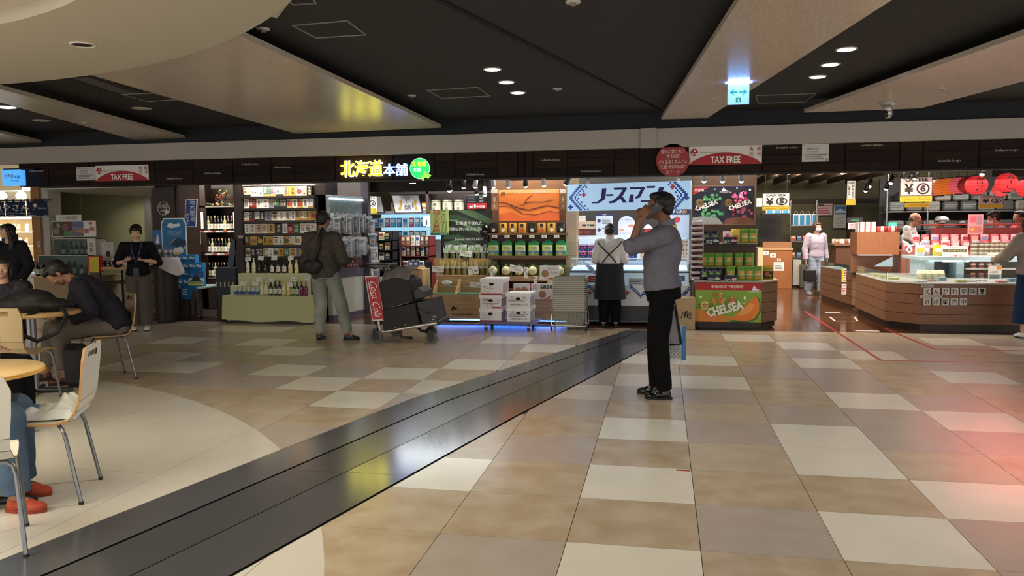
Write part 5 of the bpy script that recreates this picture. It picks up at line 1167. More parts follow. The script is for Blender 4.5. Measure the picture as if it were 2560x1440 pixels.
for i in range(6): sign('shelf_tag', 'small white shelf tag under the pouches, %s along the edge' % ORD[i], 'label', (1230+31*i, 588, 1243+31*i, 595), YB+.34, [('l', 2, .2, .8, .2, .8, '#777')], '#dcd8d0', .003, group='tags under the pouches')
def melon(r=.06, net='#b9b48c'): 
    t_ = T('melon', 'x', 'melon'); MB().use(mat('#a8a880', .7, col2='#cfcaa4', scale=60, bump=.4)).ball((0, 0, r), r, r, r*.97, 18, 12).build('rind', t_)
    MB().use(mat('#8a8f60', .6)).tube([(0, 0, 2*r-.004), (0, 0, 2*r+.012)], .004, 6).tube([(-.02, 0, 2*r+.012), (.02, 0, 2*r+.014)], .004, 6).build('stem', t_); return t_
mc = T('melon_carton', 'x', 'box'); W2 = .155
MB().use(mat('#2f9a5c', .5)).rbox(-W2/2, W2/2, .02, .16, 0, .205, .004).build('carton_body', mc)
MB().use(mat('#0f7a4a', .5)).prism([(-.05, .205), (.05, .205), (.04, .235), (-.04, .235)], .06, .07, Matrix.Translation((0, .15, 0)) @ FRONT).build('carry_handle', mc)
prints(MB(), [('r', 0, 1, .8, 1, '#0f7a4a'), ('r', 0, 1, .36, .8, '#a9cf4a'), ('p', [(.2, .36), (1, .36), (1, .72), (.3, .72)], '#dfe8c8'), ('c', .55, .42, .26, '#b9b990'), ('r', 0, 1, .0, .3, '#7a9a4a'), ('r', 0, 1, .22, .34, '#3a78b0'), ('c', .4, .16, .14, '#a8a878'), ('t', 'MELON', .28, .85, .55, .66, '#2a3a2a')], -W2/2, W2/2, 0, .205, .02).build('print', mc)
row(mc, [(lerp(xa+.09, xb-.09, i/5), YB+.34, zs2+.001) for i in range(6)], 'green melon gift carton with handle, {n} along the middle melon shelf', 'melon cartons on the shelf')
mb2 = T('melon_carton', 'x', 'box')
MB().use(mat('#5d6a3a', .6)).rbox(-.085, .085, .10, .22, 0, .17, .004).build('carton_body', mb2); MB().use(mat('#155a34', .5)).box(-.05, .05, .14, .15, .17, .195).build('carry_handle', mb2)
MB().use(mat('#5d6a3a', .6)).box(-.085, .085, 0, .10, 0, .02).build('tray', mb2)
row(mb2, [(lerp(xa+.10, xb-.10, i/5), YB+.22, zs3+.001) for i in range(6)], 'olive melon carton with open tray, {n} along the lower melon shelf', 'open melon cartons')
me_ = melon(.07)
row(me_, [(lerp(xa+.10, xb-.10, i/5), YB+.255, zs3+.022) for i in range(6)], 'netted melon in an open carton, {n} along the lower melon shelf', 'melons in open cartons')
row(me_, [(P(px, 700, YB+.05).x, YB+.07, P(px, 735, YB+.05).z+.10) for px in (1420-3, 1403-0)][:0], 'x', 'x')
zc2 = zt
for k, (pa, pb) in enumerate(((1222, 1290), (1292, 1352), (1354, 1416))):
    u, v, c, d = wr(pa, 692, pb, 738, YB+.1); MB().use(wood_m).box(u, v, YB+.035, YB+.14, zt-.02, zt+.09).build('front_crate', t)
row(me_, [(P(px, 700, YB+.08).x, YB+.085, zt+.091) for px in (1236, 1378, 1402)], 'netted melon lying in the front crate row, {n} from the asparagus side', 'melons in the front crates')
rt = MB().use(mat('#c23a36', .5)); rr_ = random.Random(9)
rt = [pouch(.1, .06, .05, c, crease=.02, label='x') for c in ('#c8403c', '#d8605a')]
row(rt, [(P(px, 700, YB+.08).x, YB+.085, zt+.091) for px in (1250, 1262, 1290, 1300, 1312, 1330)], 'crumpled red wrapping paper in the front crates, {n} along them', 'red wrapping paper', jitter=.6)
mp = [('c', .3, .5, .3, '#b98a62'), ('p', [(.4, .15), (.95, .35), (.8, .1), (.55, .02)], '#d87a3c'), ('p', [(.28, .78), (.2, .98), (.34, .9)], '#5a6a8a')]
sign('picture_board', 'white panel with two melon pictures on the front of the stand', 'poster', (1284, 709, 1325, 746), YB-.02, [('c', .25, .5, .24, '#b98a62'), ('c', .65, .55, .24, '#b08058'), ('p', [(.55, .12), (.98, .3), (.85, .08)], '#d87a3c'), ('p', [(.3, .12), (.6, .25), (.5, .06)], '#d87a3c')], '#e8e2de', .01)
sign('picture_board', 'white panel priced 6800 with melon picture beside the basket stack', 'poster', (1328, 709, 1384, 748), YB-.02, [('t', '1玉', .08, .26, .66, .9, TXT), ('t', '6800', .4, .95, .62, .94, TXT), ('c', .5, .32, .24, '#a8805c'), ('p', [(.55, .02), (.95, .28), (.8, .02)], '#d8703a')], '#e8e2de', .01)
sign('melon_card', 'upright white card with melon picture standing among the cartons', 'price card', (1349, 664, 1398, 700), YB+.06, [('c', .28, .45, .26, '#a8805c'), ('p', [(.35, .12), (.9, .22), (.6, .02)], '#d8703a'), ('t', '北海メロン', .4, .9, .72, .86, '#333'), ('t', '5,500', .58, .92, .45, .6, '#333')], '#e9e5e0', .008)
for i, r in enumerate(((1272, 664, 1304, 680), (1310, 668, 1320, 696), (1226, 668, 1236, 696), (1334, 690, 1343, 708))): pricecard(r, YB+.12, 'small white price card among the melons, %s from the asparagus side' % ORD[(1, 2, 0, 3)[i]], '4,980', -.1, .2 if i == 0 else 0, group='melon price cards')
# side brick-like wood column beside northman booth
t = T('trim_8', None, None, (P(1427, 600, 11.9).x, 11.9, 0), kind='structure')
u, v, _, _ = wr(1415, 520, 1441, 700, 11.9)
for i in range(12): MB().use(mat(('#a58d72', '#99826a')[i % 2], .6, kind='woodx', col2='#9c8468')).box(u, v, 11.9, 12.3, .0+i*.2, .197+i*.2).build('cladding_board', t)
# crate at the back
t = T('wooden_crate', 'pale plywood crate behind the luggage on the trolley', 'crate', (P(1030, 700, 11.9).x, 11.9, 0))
u, v, c, d = wr(1000, 668, 1058, 790, 11.9)
MB().use(wood_l).rbox(u, v-.08, 11.9, 12.3, 0, d).build('body', t); MB().use(mat('#c9a878', .5)).rbox(v-.075, v, 11.88, 12.3, 0, d-.03).build('end_board', t); MB().use(dkm).box(u, v-.1, 11.91, 12.28, d, d+.008).build('dark_mat', t)
# ---------------------------------------------------------------- boxes on the dolly
t = T('dolly', 'purple grey wheeled dolly carrying stacked white fruit boxes', 'dolly', (-2.15, 10.9, 0))
u, v, _, _ = wr(1196, 812, 1338, 822, 10.72)
MB().use(mat('#6a6a90', .4)).rbox(u-.0, v, 10.72, 11.25, .085, .115).build('platform', t)
for x in (u+.10, v-.10):
    for y in (10.78, 11.18):
        cs = MB().use(steel).cyl((x-.02, y, .045), (x+.02, y, .045), .045, n=14).build('wheel', t); MB().use(steel).box(x-.028, x+.028, y-.02, y+.02, .05, .09).build('wheel_fork', cs)
def fruit_box(r, Y, d, z0, z1, label, red, style):
    u, v, _, _ = wr(*r, Y); W = v-u; H = z1-z0
    b = T('fruit_box', label, 'box', ((u+v)/2, Y, z0), group='fruit boxes on the dolly')
    MB().use(mat('#e6e4e6', .6)).rbox(u+.006, v-.006, Y, Y+d, z0, z1-.004).build('carton_body', b)
    l = MB().use(mat('#ecebee', .6)).rbox(u-.004, v+.006, Y-.008, Y+d+.008, z1-.05, z1).build('lid', b)
    MB().use(mat('#0a0a0c', .8)).prism([(W*.5+.035*math.cos(a)*(1), .02*math.sin(a)) for a in [2*PI*k/14 for k in range(14)]], 0, .001, Matrix.Translation((u, Y-.0005, z1-.075)) @ FRONT).build('hand_hole', b)
    R1 = '#a8304a'
    if style == 0: it = [('t', 'アサヒメロン', .12, .62, .38, .56, R1), ('t', 'JAきょうわ', .1, .5, .2, .3, '#333'), ('r', 0, 1, 0, .1, R1), ('t', 'アサヒメロン', .6, .95, .8, .9, '#555')]
    elif style == 1: it = [('t', '共撰', .1, .4, .5, .75, R1), ('t', 'らいでん', .62, .95, .45, .62, R1), ('r', .6, 1, 0, .12, R1), ('l', 2, .1, .9, .3, .42, '#555'), ('t', '5玉', .3, .7, .1, .28, R1)]
    else: it = [('t', '共', .2, .32, .62, .8, '#333'), ('t', '撰', .7, .82, .62, .8, '#333'), ('l', 3, .08, .92, .36, .58, '#555'), ('t', '赤肉種北海道らいでん', .15, .9, .14, .3, '#333')]
    prints(MB(), it, u+.006, v-.006, z0, z1, Y).build('print', b)
    sc_ = R1 if style < 2 else '#3a3a3e'
    q = MB().use(mat(sc_, .6))
    x = v-.006+.0012
    if style < 2:
        for k in range(6): q.add([(x, Y+d*(k+.2)/6, z0+H*.12), (x, Y+d*(k+.6)/6, z0+H*.12), (x, Y+d*(k+1.0)/6, z0+H*.72), (x, Y+d*(k+.6)/6, z0+H*.72)], [(0, 1, 2, 3)])
    else:
        for k in range(2): q.tube([(x-.001, Y+d*(.3+.4*k)+.05*math.cos(a), z0+H*.42+.055*math.sin(a)) for a in [2*PI*j/16 for j in range(17)]], .003, 4)
    q.build('print', b)
def zz_(px, py, Y): return P(px, py, Y).z
zb0 = .116
fruit_box((1198, 780, 1254, 812), 10.76, .40, zb0, zb0+.185, 'white melon box with red print, lowest of the taller stack', 1, 0)
fruit_box((1199, 745, 1254, 780), 10.76, .40, zb0+.186, zb0+.371, 'white melon box with large red characters, middle of the taller stack', 1, 1)
fruit_box((1200, 704, 1258, 744), 10.76, .46, zb0+.372, zb0+.60, 'white melon box with red side, topmost of the taller stack', 1, 0)
fruit_box((1266, 775, 1326, 810), 10.76, .40, zb0, zb0+.20, 'white box with grey print, lower of the two box stack', 0, 2)
fruit_box((1265, 738, 1326, 775), 10.76, .40, zb0+.201, zb0+.40, 'white box with grey print, upper of the two box stack', 0, 2)
# ---------------------------------------------------------------- shopping baskets
c = G(1424, 822); bx0, bx1, _, _ = wr(1383, 800, 1462, 820, 10.85); cx = (bx0+bx1)/2; bw = (bx1-bx0)
M_bk = mat('#a8a598', .6)
def basket(full, z, i):
    b = T('shopping_basket', 'grey plastic shopping basket, %s' % ('lowest of the nested stack, whole side showing' if full else '%s up the nested stack' % (ORD+['twenty-first'])[i]), 'basket', (0, 0, 0), group='nested shopping baskets')
    w, d, h = bw/2, .16, .21
    q = MB().use(M_bk)
    for s in ((-1, 0), (1, 0), (0, -1), (0, 1)):
        pass
    rim = [(-w, -d), (w, -d), (w, d), (-w, d)]
    rm = MB().use(mat('#b9b6aa', .5)); 
    for k in range(4):
        a, e = V((*rim[k], 0)), V((*rim[(k+1) % 4], 0)); n = (e-a).normalized().cross(V((0, 0, 1)))
        rm.add([a, e, e+n*.016, a+n*.016, a+V((0, 0, -.011)), e+V((0, 0, -.011)), e+n*.016+V((0, 0, -.011)), a+n*.016+V((0, 0, -.011))], [(0, 1, 2, 3), (3, 2, 6, 7), (0, 4, 5, 1), (4, 7, 6, 5), (0, 3, 7, 4), (1, 5, 6, 2)])
    rm.build('rim', b)
    if full:
        f = .86
        for k in range(4):
            a, e = V((*rim[k], -.015)), V((*rim[(k+1) % 4], -.015)); a2, e2 = V((a.x*f, a.y*f, -h)), V((e.x*f, e.y*f, -h))
            nv, nu = 7, 22 if k % 2 == 0 else 10
            for j in range(nv+1):
                v0, v1 = j/(nv+.35), (j+.42)/(nv+.35); q.add([a.lerp(a2, v0), e.lerp(e2, v0), e.lerp(e2, v1), a.lerp(a2, v1)], [(0, 1, 2, 3)])
            for j in range(nu+1):
                u0, u1 = j/(nu+.4), (j+.4)/(nu+.4); q.add([a.lerp(e, u0), a.lerp(e, u1), a2.lerp(e2, u1), a2.lerp(e2, u0)], [(0, 1, 2, 3)])
        q.add([(-w*f, -d*f, -h), (w*f, -d*f, -h), (w*f, d*f, -h), (-w*f, d*f, -h)], [(0, 1, 2, 3)]); q.build('lattice_sides', b, kind='stuff')
    else:
        for k in range(4):
            a, e = V((*rim[k], -.015)), V((*rim[(k+1) % 4], -.015)); q.add([V((a.x*.95, a.y*.95, 0)), V((e.x*.95, e.y*.95, 0)), V((e.x*.93, e.y*.93, -.04)), V((a.x*.93, a.y*.93, -.04))], [(0, 1, 2, 3)])
        q.build('upper_side', b)
    return b
bf = basket(True, 0, 0); bf.location = (cx, 11.0, .285)
bs_ = None
for i in range(17):
    if bs_ is None: bs_ = basket(False, 0, 1); o = bs_
    else: o = copy_tree(bs_, None, None, 'grey plastic shopping basket, %s up the nested stack' % (ORD+['later'])[i+1])
    o.location = (cx+random.uniform(-.004, .004), 11.0+.0, .285+.0265*(i+1))
t = T('basket_trolley', 'chrome wire trolley holding the grey basket stack', 'trolley', (cx, 11.0, 0)); w = bw/2+.02
for sx in (-1, 1):
    MB().use(chrome).tube([(cx+sx*w, 10.82, .06), (cx+sx*w, 10.82, .25), (cx+sx*w, 10.84, .28), (cx+sx*w, 11.16, .28), (cx+sx*w, 11.18, .25), (cx+sx*w, 11.18, .06)], .008, 8).build('side_frame', t)
    for y in (10.82, 11.18): MB().use(black).cyl((cx+sx*w-.012, y, .03), (cx+sx*w+.012, y, .03), .03, n=14).build('caster', t)
for y in (10.82, 11.18): MB().use(chrome).cyl((cx-w, y, .065), (cx+w, y, .065), .007, n=8).build('cross_bar', t)
# ---------------------------------------------------------------- northman booth
t = T('freezer_counter', 'white freezer sales counter with blue pixel pattern behind the apron clerk', 'counter', (P(1590, 800, 11.55).x, 11.55, 0))
YN = 11.5
u, v, _, _ = wr(1464, 740, 1726, 760, YN)
z = {k: P(1600, k, YN).z for k in (655, 682, 714, 765)}
MB().use(mat('#dfe3ea', .4)).rbox(u, v, YN, 12.1, z[765], z[714]).build('patterned_front', t)
MB().use(mat('#26282e', .4)).box(u+.02, v-.02, YN+.03, 12.1, .04, z[765]).build('dark_plinth', t)
MB().use(steel).cyl((u+.03, YN+.01, .06), (v-.03, YN+.01, .06), .008, n=8).build('foot_rail', t)
u2, v2, _, _ = wr(1424, 700, 1722, 710, YN-.02)
MB().use(mat('#c9dcec', .3, emit=.18, ecol='#b8d8f4')).box(u2, v2, YN+.01, 12.1, z[714], z[682]).build('printed_band', t)
MB().use(mat('#17181c', .3)).box(u2-.01, v2+.02, YN-.03, 12.12, z[682], z[682]+.022).build('black_rim', t)
MB().use(mat('#c8dcea', .04, trans=.95)).add([(u2, YN-.02, z[682]+.022), (v2, YN-.02, z[682]+.022), (v2-.03, YN+.18, z[655]+.03), (u2+.03, YN+.18, z[655]+.03)], [(0, 1, 2, 3)]).build('glass_front', t)
MB().use(mat('#d8ecfa', .3, emit=.7, ecol='#c2e2fa')).box(u2+.02, v2-.02, YN+.05, 12.05, z[682]+.023, z[682]+.03).build('lit_tray', t)
MB().use(mat('#dfeaf2', .3)).box(u2+.01, v2-.01, YN+.16, YN+.2, z[655]+.03, z[655]+.05).build('top_rail', t)
q = MB().use(mat('#2c4c9c', .6)); s = .0235
for cx_, sg in ((1600, 1), (1495, 1), (1700, 1)):
    p = P(cx_, 716, YN-.004)
    for k in range(-6, 7):
        for l in range(2):
            xx = p.x+k*s; zz = z[714]-.012-s*(6-abs(k))-s*1.3*l
            if u < xx < v-s and zz > z[765]: q.box(xx, xx+s*.95, YN-.003, YN, zz, zz+s*.95)
for cx_ in (1472, 1570, 1712):
    pass
q.build('print', t)
q = MB()
for px, c in ((1474, '#c23a30'), (1568, '#c23a30'), (1714, '#2c4c9c')):
    p = P(px, 732, YN); q.use(mat(c, .6)); q.box(p.x-.035, p.x+.035, YN-.003, YN, p.z-.011, p.z+.011); q.box(p.x-.011, p.x+.011, YN-.0035, YN-.0005, p.z-.035, p.z+.035)
q.build('print', t)
sign('red_label', 'red and white price label on the freezer counter band', 'label', (1471, 690, 1500, 706), YN-.0, [('l', 2, .2, .8, .2, .8, '#f0d8d8')], '#a83228', .004)
sign('blue_label', 'blue label with white lines at the far end of the counter band', 'label', (1688, 690, 1712, 702), YN-.0, [('l', 2, .2, .8, .2, .8, '#dfe8f4')], '#1f4a86', .004)
sign('print_panel', 'white tabled notice on the freezer counter band beside the baskets', 'sign', (1428, 688, 1468, 706), YN-.0, [('l', 4, .05, .95, .1, .9, '#7a8a9c')], '#dfe8ee', .004)
sign('print_panel', 'pale zigzag patterned strip on the counter band right of the clerk', 'sign', (1572, 696, 1610, 712), YN-.0, [('l', 3, .05, .95, .1, .9, '#3c4a5a')], '#b9c2c4', .004)
# back display shelf
YK = 12.15
t = T('display_shelf', 'glowing white display shelf with navy patterned boxes in the pie booth', 'shelving', (P(1580, 650, YK).x, YK, .6))
u, v, _, _ = wr(1432, 620, 1722, 640, YK); za, zb = P(1580, 657, YK).z, P(1580, 594, YK).z
MB().use(mat('#eef4fb', .4, emit=.75, ecol='#cfe2fa')).box(u, v, YK+.38, YK+.4, za-.2, zb).build('lit_back', t)
MB().use(mat('#d9dfe6', .4)).box(u, v, YK, YK+.4, zb, zb+.035).build('top_board', t); MB().use(mat('#c9d4e0', .4)).box(u, v, YK, YK+.4, .05, za-.03).build('base', t)
for s in (u, v-.02): MB().use(mat('#c9d4e0', .4)).box(s, s+.02, YK, YK+.4, za-.03, zb).build('side_panel', t)
MB().use(mat('#f4f8ff', .3, emit=4, ecol='#cfe0ff')).box(u+.03, v-.03, YK+.02, YK+.03, zb-.012, zb-.004).build('tube_lamp', t)
dm = lambda u_, v_, c: ('p', [(u_-.11, v_+.05), (u_-.06, v_+.12), (u_+.06, v_+.12), (u_+.11, v_+.05), (u_, v_-.1)], c)
nb = carton(.155, .2, .10, '#1c1c5a', [dm(.2, .55, '#e8565c'), dm(.5, .5, '#e8565c'), dm(.8, .55, '#e8565c'), ('c', .35, .2, .1, '#5a7ad8'), ('c', .65, .2, .1, '#5a7ad8'), ('r', 0, 1, .86, 1, '#e88aa8')], label='x')
bb = carton(.115, .2, .125, '#c9b294', [dm(.25, .7, '#2a2430'), dm(.7, .7, '#2a2430'), dm(.25, .3, '#c8604a'), dm(.7, .3, '#2a2430')], label='x')
zq = za-.029
row(nb, [(P(px, 620, YK+.1).x, YK+.08, zq+.101*k) for k in range(3) for px in (1455, 1484, 1552, 1567+12)], 'navy and pink patterned cake box, {n} counted up the lit shelf', 'navy cake boxes')
row(bb, [(P(px, 620, YK+.1).x, YK+.08, zq+.126*k) for k in range(3) for px in (1610, 1638, 1692, 1714)], 'beige cake box with diamond print, {n} counted up the lit shelf', 'beige cake boxes')
zt3 = zb+.036
o = carton(.29, .2, .115, '#d9b896', [('r', .3, .95, .35, .6, '#2a2a2a'), ('r', .52, .72, .3, .72, '#d9c8b0'), ('t', '島', .55, .7, .34, .68, TXT)], label='brown gift box with fish design on the booth shelf', c=.003); o.location = (P(1464, 570, YK).x, YK+.06, zt3+.1)
o = carton(.30, .2, .098, '#5a2426', [('c', .2, .5, .3, '#b83a34'), ('r', .4, .7, .3, .7, '#8a3a30')], label='dark red gift box under the brown fish design box'); o.location = (P(1464, 570, YK).x, YK+.06, zt3)
sign('white_card', 'small blank white card standing above the brown gift box', 'price card', (1444, 539, 1464, 556), YK+.1, [], '#e6e4e0', .004)
sign('guide_board', 'white information board with dark blue header in the pie booth', 'sign', (1489, 533, 1532, 588), YK+.02, [('r', 0, 1, .88, 1, '#2c2c54'), ('t', 'ご案内', .38, .62, .91, .97, '#e8e8f0'), ('c', .2, .66, .08, '#2c3a5a'), ('c', .2, .24, .08, '#2c3a5a'), ('l', 4, .38, .95, .5, .76, '#777'), ('l', 1, .38, .85, .28, .36, '#777')], '#cfd3da', .01)
u, v, c, d = wr(1545, 540, 1588, 588, YK+.05)
t = T('arch_board', 'arch-topped pale board with pie picture in the booth', 'sign', ((u+v)/2, YK+.05, zt3)); r_ = (v-u)/2
MB().use(mat('#c9cde2', .4)).prism([(u, zt3), (v, zt3), (v, d-r_)]+[((u+v)/2+r_*math.cos(a), d-r_+r_*math.sin(a)) for a in [PI*k/14 for k in range(1, 14)]]+[(u, d-r_)], 0, .01, Matrix.Translation((0, YK+.06, 0)) @ FRONT).build('board', t)
prints(MB(), [('t', 'ノースマン', .22, .8, .76, .86, '#2c3c74'), ('r', .05, .95, .12, .6, '#d8d4dc'), ('p', [(.05, .22), (.4, .22), (.3, .34), (.12, .34)], '#d89a6a'), ('p', [(.55, .42), (.95, .42), (.85, .56), (.65, .56)], '#d88a5c')], u, v, zt3, d, YK+.049).build('print', t)
q = T('lucky_doll', 'small red and white festive doll behind the phone man', 'figurine', (P(1620, 590, YK).x, YK+.1, zt3)); p = P(1620, 575, YK+.1)
MB().use(mat('#b8322c', .5)).ball((p.x, YK+.1, zt3+.05), .06, .04, .055, 12, 8).build('red_body', q); MB().use(mat('#e8e2dc', .5)).lathe([(.07, .1), (.05, .13), (.02, .16), (.001, .165)], 14, Matrix.Translation((p.x, YK+.1, zt3))).build('white_hat', q)
sign('burger_poster', 'tall poster with burger picture and navy header beside the phone man', 'poster', (1668, 520, 1723, 596), YK-.1, [('r', 0, 1, .78, 1, '#17304e'), ('t', 'BURGERS', .05, .78, .83, .94, '#e8e8e8'), ('c', .82, .88, .06, '#a86a3c'), ('c', .45, .62, .1, '#c8323a'), ('c', .28, .38, .12, '#7a8a3a'), ('c', .3, .32, .1, '#a8703c')], '#b9c8dc', .01)
MB().use(dkm).cyl((0, .012, 0), (0, .012, -.28), .01, n=8).build('stand_pole', bpy.data.objects['burger_poster'], local=True)
# booth header board
a_, b_ = P(1418, 531, 11.75), P(1726, 519, 11.22); L_ = (b_-a_).xy.length; rz = math.atan2(b_.y-a_.y, b_.x-a_.x)
hb = T('header_sign', 'wide pale blue backlit sign with navy katakana above the pie booth', 'sign', (a_.x, a_.y, (a_.z+b_.z)/2), rz)
HH = P(1418, 465, 11.75).z-a_.z
MB().use(mat('#b5d6f4', .4, emit=.5, ecol='#a6d0f8')).box(0, L_, 0, .05, 0, HH).build('panel', hb, local=True)
D = '#2b2a66'
def st(pts): return ('p', pts, D)
it = [st([(.215, .27), (.27, .27), (.325, .42), (.335, .82), (.298, .82), (.288, .45), (.26, .33), (.215, .32)]), st([(.335, .53), (.395, .53), (.389, .6), (.33, .6)]), st([(.40, .75), (.505, .75), (.499, .83), (.395, .83)]), st([(.47, .75), (.505, .8), (.46, .45), (.40, .27), (.355, .26), (.355, .33), (.385, .35), (.43, .5)]), st([(.44, .5), (.465, .52), (.505, .27), (.472, .27)]),
      st([(.53, .75), (.65, .75), (.646, .83), (.527, .83)]), st([(.615, .75), (.65, .8), (.61, .45), (.572, .4), (.572, .48), (.59, .52)]), st([(.517, .27), (.558, .27), (.558, .57), (.528, .57)]), st([(.662, .78), (.725, .78), (.73, .85), (.658, .85)]), st([(.615, .28), (.70, .28), (.77, .42), (.80, .8), (.76, .8), (.735, .46), (.69, .34), (.615, .34)])]
q = prints(MB(), it, 0, L_, 0, HH, 0, emit=.15); q.build('lettering', hb, local=True)
q = MB(); s = HH/15.5
for sd in (0, 1):
    for k in range(-7, 7):
        for l, wd in ((0, 2), (3.2, 1), (5.2, 1)):
            if l > 0 and (k % 2 == 0) and l > 4: continue
            xx = s*(1+abs(k+.5)+l); zz = HH/2+k*s*1.08
            if sd: xx = L_-xx-wd*s
            if 0 < zz < HH-s: q.use(mat('#2b55b0', .5, emit=.15)).box(xx, xx+s*wd*.95, -.003, 0, zz, zz+s)
for (xx, zz, c) in ((.145, .6, '#c8444a'), (.865, .8, '#c8444a'), (.03, .14, '#2b55b0'), (.97, .4, '#2b55b0')):
    q.use(mat(c, .5, emit=.15)); X_ = L_*xx; Z_ = HH*zz; q.box(X_-s*1.5, X_+s*1.5, -.004, 0, Z_-s*.5, Z_+s*.5); q.box(X_-s*.5, X_+s*.5, -.0045, -.0005, Z_-s*1.5, Z_+s*1.5)
q.build('pattern', hb, local=True)
for xx in (.3, L_-.2): MB().use(steel).box(xx, xx+.05, .01, .04, HH, HH+.25).build('hanger', hb, local=True)
light('header_glow', 'AREA', (P(1572, 535, 11.3).x, 11.42, 1.55), 5, (.75, .87, 1), 1.6, .15, rot=(math.radians(30), 0, 0))
bk_ = T('trim_9', None, None, (-.3, 12.9, 0), kind='structure')
MB().use(mat('#2a2522', .7)).box(P(1425, 600, 12.9).x, P(1730, 600, 12.9).x, 12.9, 13.0, 0, 2.75).build('back_board', bk_)
# cardboard box with brush character
o = carton(.0+P(1738, 790, 11.15).x-P(1690, 790, 11.15).x, .35, P(1710, 745, 11.15).z, '#b59a74', [('t', '庵', .25, .85, .34, .6, '#1d1a18')], name='cardboard_box', label='tall brown cardboard box with black brush character beside the orange poster base'); o.location = (P(1714, 790, 11.15).x, 11.15, 0)
# ---------------------------------------------------------------- candy booth
YC = 11.25
t = T('candy_stand', 'dark wooden candy stand with stepped shelves and melon banner on its base', 'display stand', (P(1825, 810, YC).x, YC, 0))
u, v, _, _ = wr(1738, 760, 1904, 800, YC); z1_ = P(1820, 706, YC).z; x3 = P(1943, 760, YC+.3).x
MB().use(black).box(u+.05, v+.1, YC+.06, YC+.7, 0, .06).build('recessed_foot', t)
for i in range(4):
    za, zb = lerp(.10, z1_, i/4), lerp(.10, z1_, (i+1)/4)-.006
    MB().use(mat('#6f553f', .5, kind='woodx', col2='#624a36')).prism([(u, YC+.01), (v, YC+.01), (x3, YC+.3), (x3, YC+.8), (u, YC+.8)], za, zb).build('cladding_board', t)
MB().use(mat('#2a1f18', .5)).prism([(u+.02, YC+.03), (v+.0, YC+.03), (x3-.03, YC+.32), (x3-.03, YC+.8), (u+.02, YC+.8)], .02, z1_-.01).build('carcass', t)
MB().use(mat('#a89a8a', .4)).prism([(u-.01, YC-.01), (v+.005, YC-.01), (x3+.01, YC+.29), (x3+.01, YC+.82), (u-.01, YC+.82)], z1_, z1_+.02).build('worktop', t)
yb = YC+.62
zp = P(1808, 560, yb).z; u_, v_ = P(1733, 500, yb).x, P(1888, 500, yb).x
MB().use(mat('#4b3526', .5, kind='woodx', col2='#402c1f')).box(u_, v_+.02, yb+.02, yb+.06, z1_+.02, 2.7).build('back_board', t)
for k, py in enumerate((608, 668)):
    z = P(1810, py, YC+.2).z; MB().use(mat('#8a7a6a', .3)).box(u_, v_, YC+.22, yb+.02, z-.015, z).build('shelf', t)
zk1, zk2 = P(1810, 608, YC+.2).z, P(1810, 668, YC+.2).z
flw = lambda u, v, r, c: [('c', u+r*.5*math.cos(a)*.6, v+r*math.sin(a), r*.45, c) for a in [2*PI*k/6 for k in range(6)]]+[('c', u, v, r*.35, '#e8d8a8')]
def flowers(cx_, cy, sx, sy, n, cols, seed, asp):
    r = random.Random(seed); o = []
    for i in range(n):
        a, q_ = r.uniform(0, 2*PI), math.sqrt(r.uniform(0, 1)); u, v = cx_+sx*q_*math.cos(a), cy+sy*q_*math.sin(a); c = r.choice(cols)
        for k in range(6): o.append(('c', u+.028/asp*math.cos(k*PI/3), v+.028*math.sin(k*PI/3), .015, c))
        o.append(('c', u, v, .01, '#e8e0b8'))
    return o
W_ = [('p', [(0, .18), (.2, .22), (.42, .16), (.5, .0), (0, 0)], '#8a8a86'), ('p', [(.5, 0), (.55, .14), (.85, .2), (1, .12), (1, 0)], '#6a4030'), ('p', [(0, .78), (.3, 1), (0, 1)], '#b02430'), ('t', '新登場', .03, .18, .87, .95, '#f0e8e8')]
W_ += [('r', 0, 1, .985, 1, '#1c2a6a'), ('c', .36, .93, .018, '#dfe6f4'), ('c', .72, .95, .018, '#dfe6f4'), ('c', .93, .9, .03, '#dfe6f4'), ('c', .83, .86, .012, '#dfe6f4'), ('c', .2, .88, .012, '#dfe6f4'), ('t', 'HOKKAIDO', .44, .6, .83, .875, '#e8ecf4'), ('p', [(.47, .88), (.5, .97), (.54, .9), (.58, .885)], '#e8ecf4'), ('c', .62, .84, .02, '#e8a0b0')]
W_ += flowers(.31, .68, .14, .13, 16, ['#3a9a5a', '#58b878', '#2c8a4c'], 1, 1.55)+flowers(.32, .3, .17, .11, 16, ['#3a9a5a', '#58b878', '#2c8a4c'], 2, 1.55)+flowers(.77, .7, .14, .13, 16, ['#d0487a', '#e070a0', '#b83868'], 3, 1.55)+flowers(.78, .3, .17, .12, 16, ['#d0487a', '#e070a0', '#b83868'], 4, 1.55)
W_ += [('c', .1, .55, .11, '#c9a868'), ('c', .56, .55, .1, '#c9a868'), ('t', '生食感', .02, .17, .5, .6, '#5a2a2a'), ('t', '生食感', .49, .63, .5, .6, '#5a2a2a')]
ps = sign('candy_poster', 'dark candy poster with green and pink flower rings and white lettering', 'poster', (1732, 466, 1885, 560), yb-.02, W_, '#15162a', .014)
for cx_ in (-.24, .23):
    q = MB(); wq, hq = .36, .085; q.use(mat('#0c0c12', .5)); Rm = Matrix.Translation((cx_, 0, .27)) @ Matrix.Rotation(-.33, 4, 'Y')
    q.add([(-wq/2, -.034, -hq/2), (wq/2, -.034, -hq/2), (wq/2, -.034, hq/2), (-wq/2, -.034, hq/2)], [(0, 1, 2, 3)], Rm)
    q.use(mat('#e9e6e4', .5)).text('CHELSEA', -wq*.46, wq*.46, -hq*.42, hq*.44, -.036, Rm, off=.04); q.build('lettering', ps, local=True)
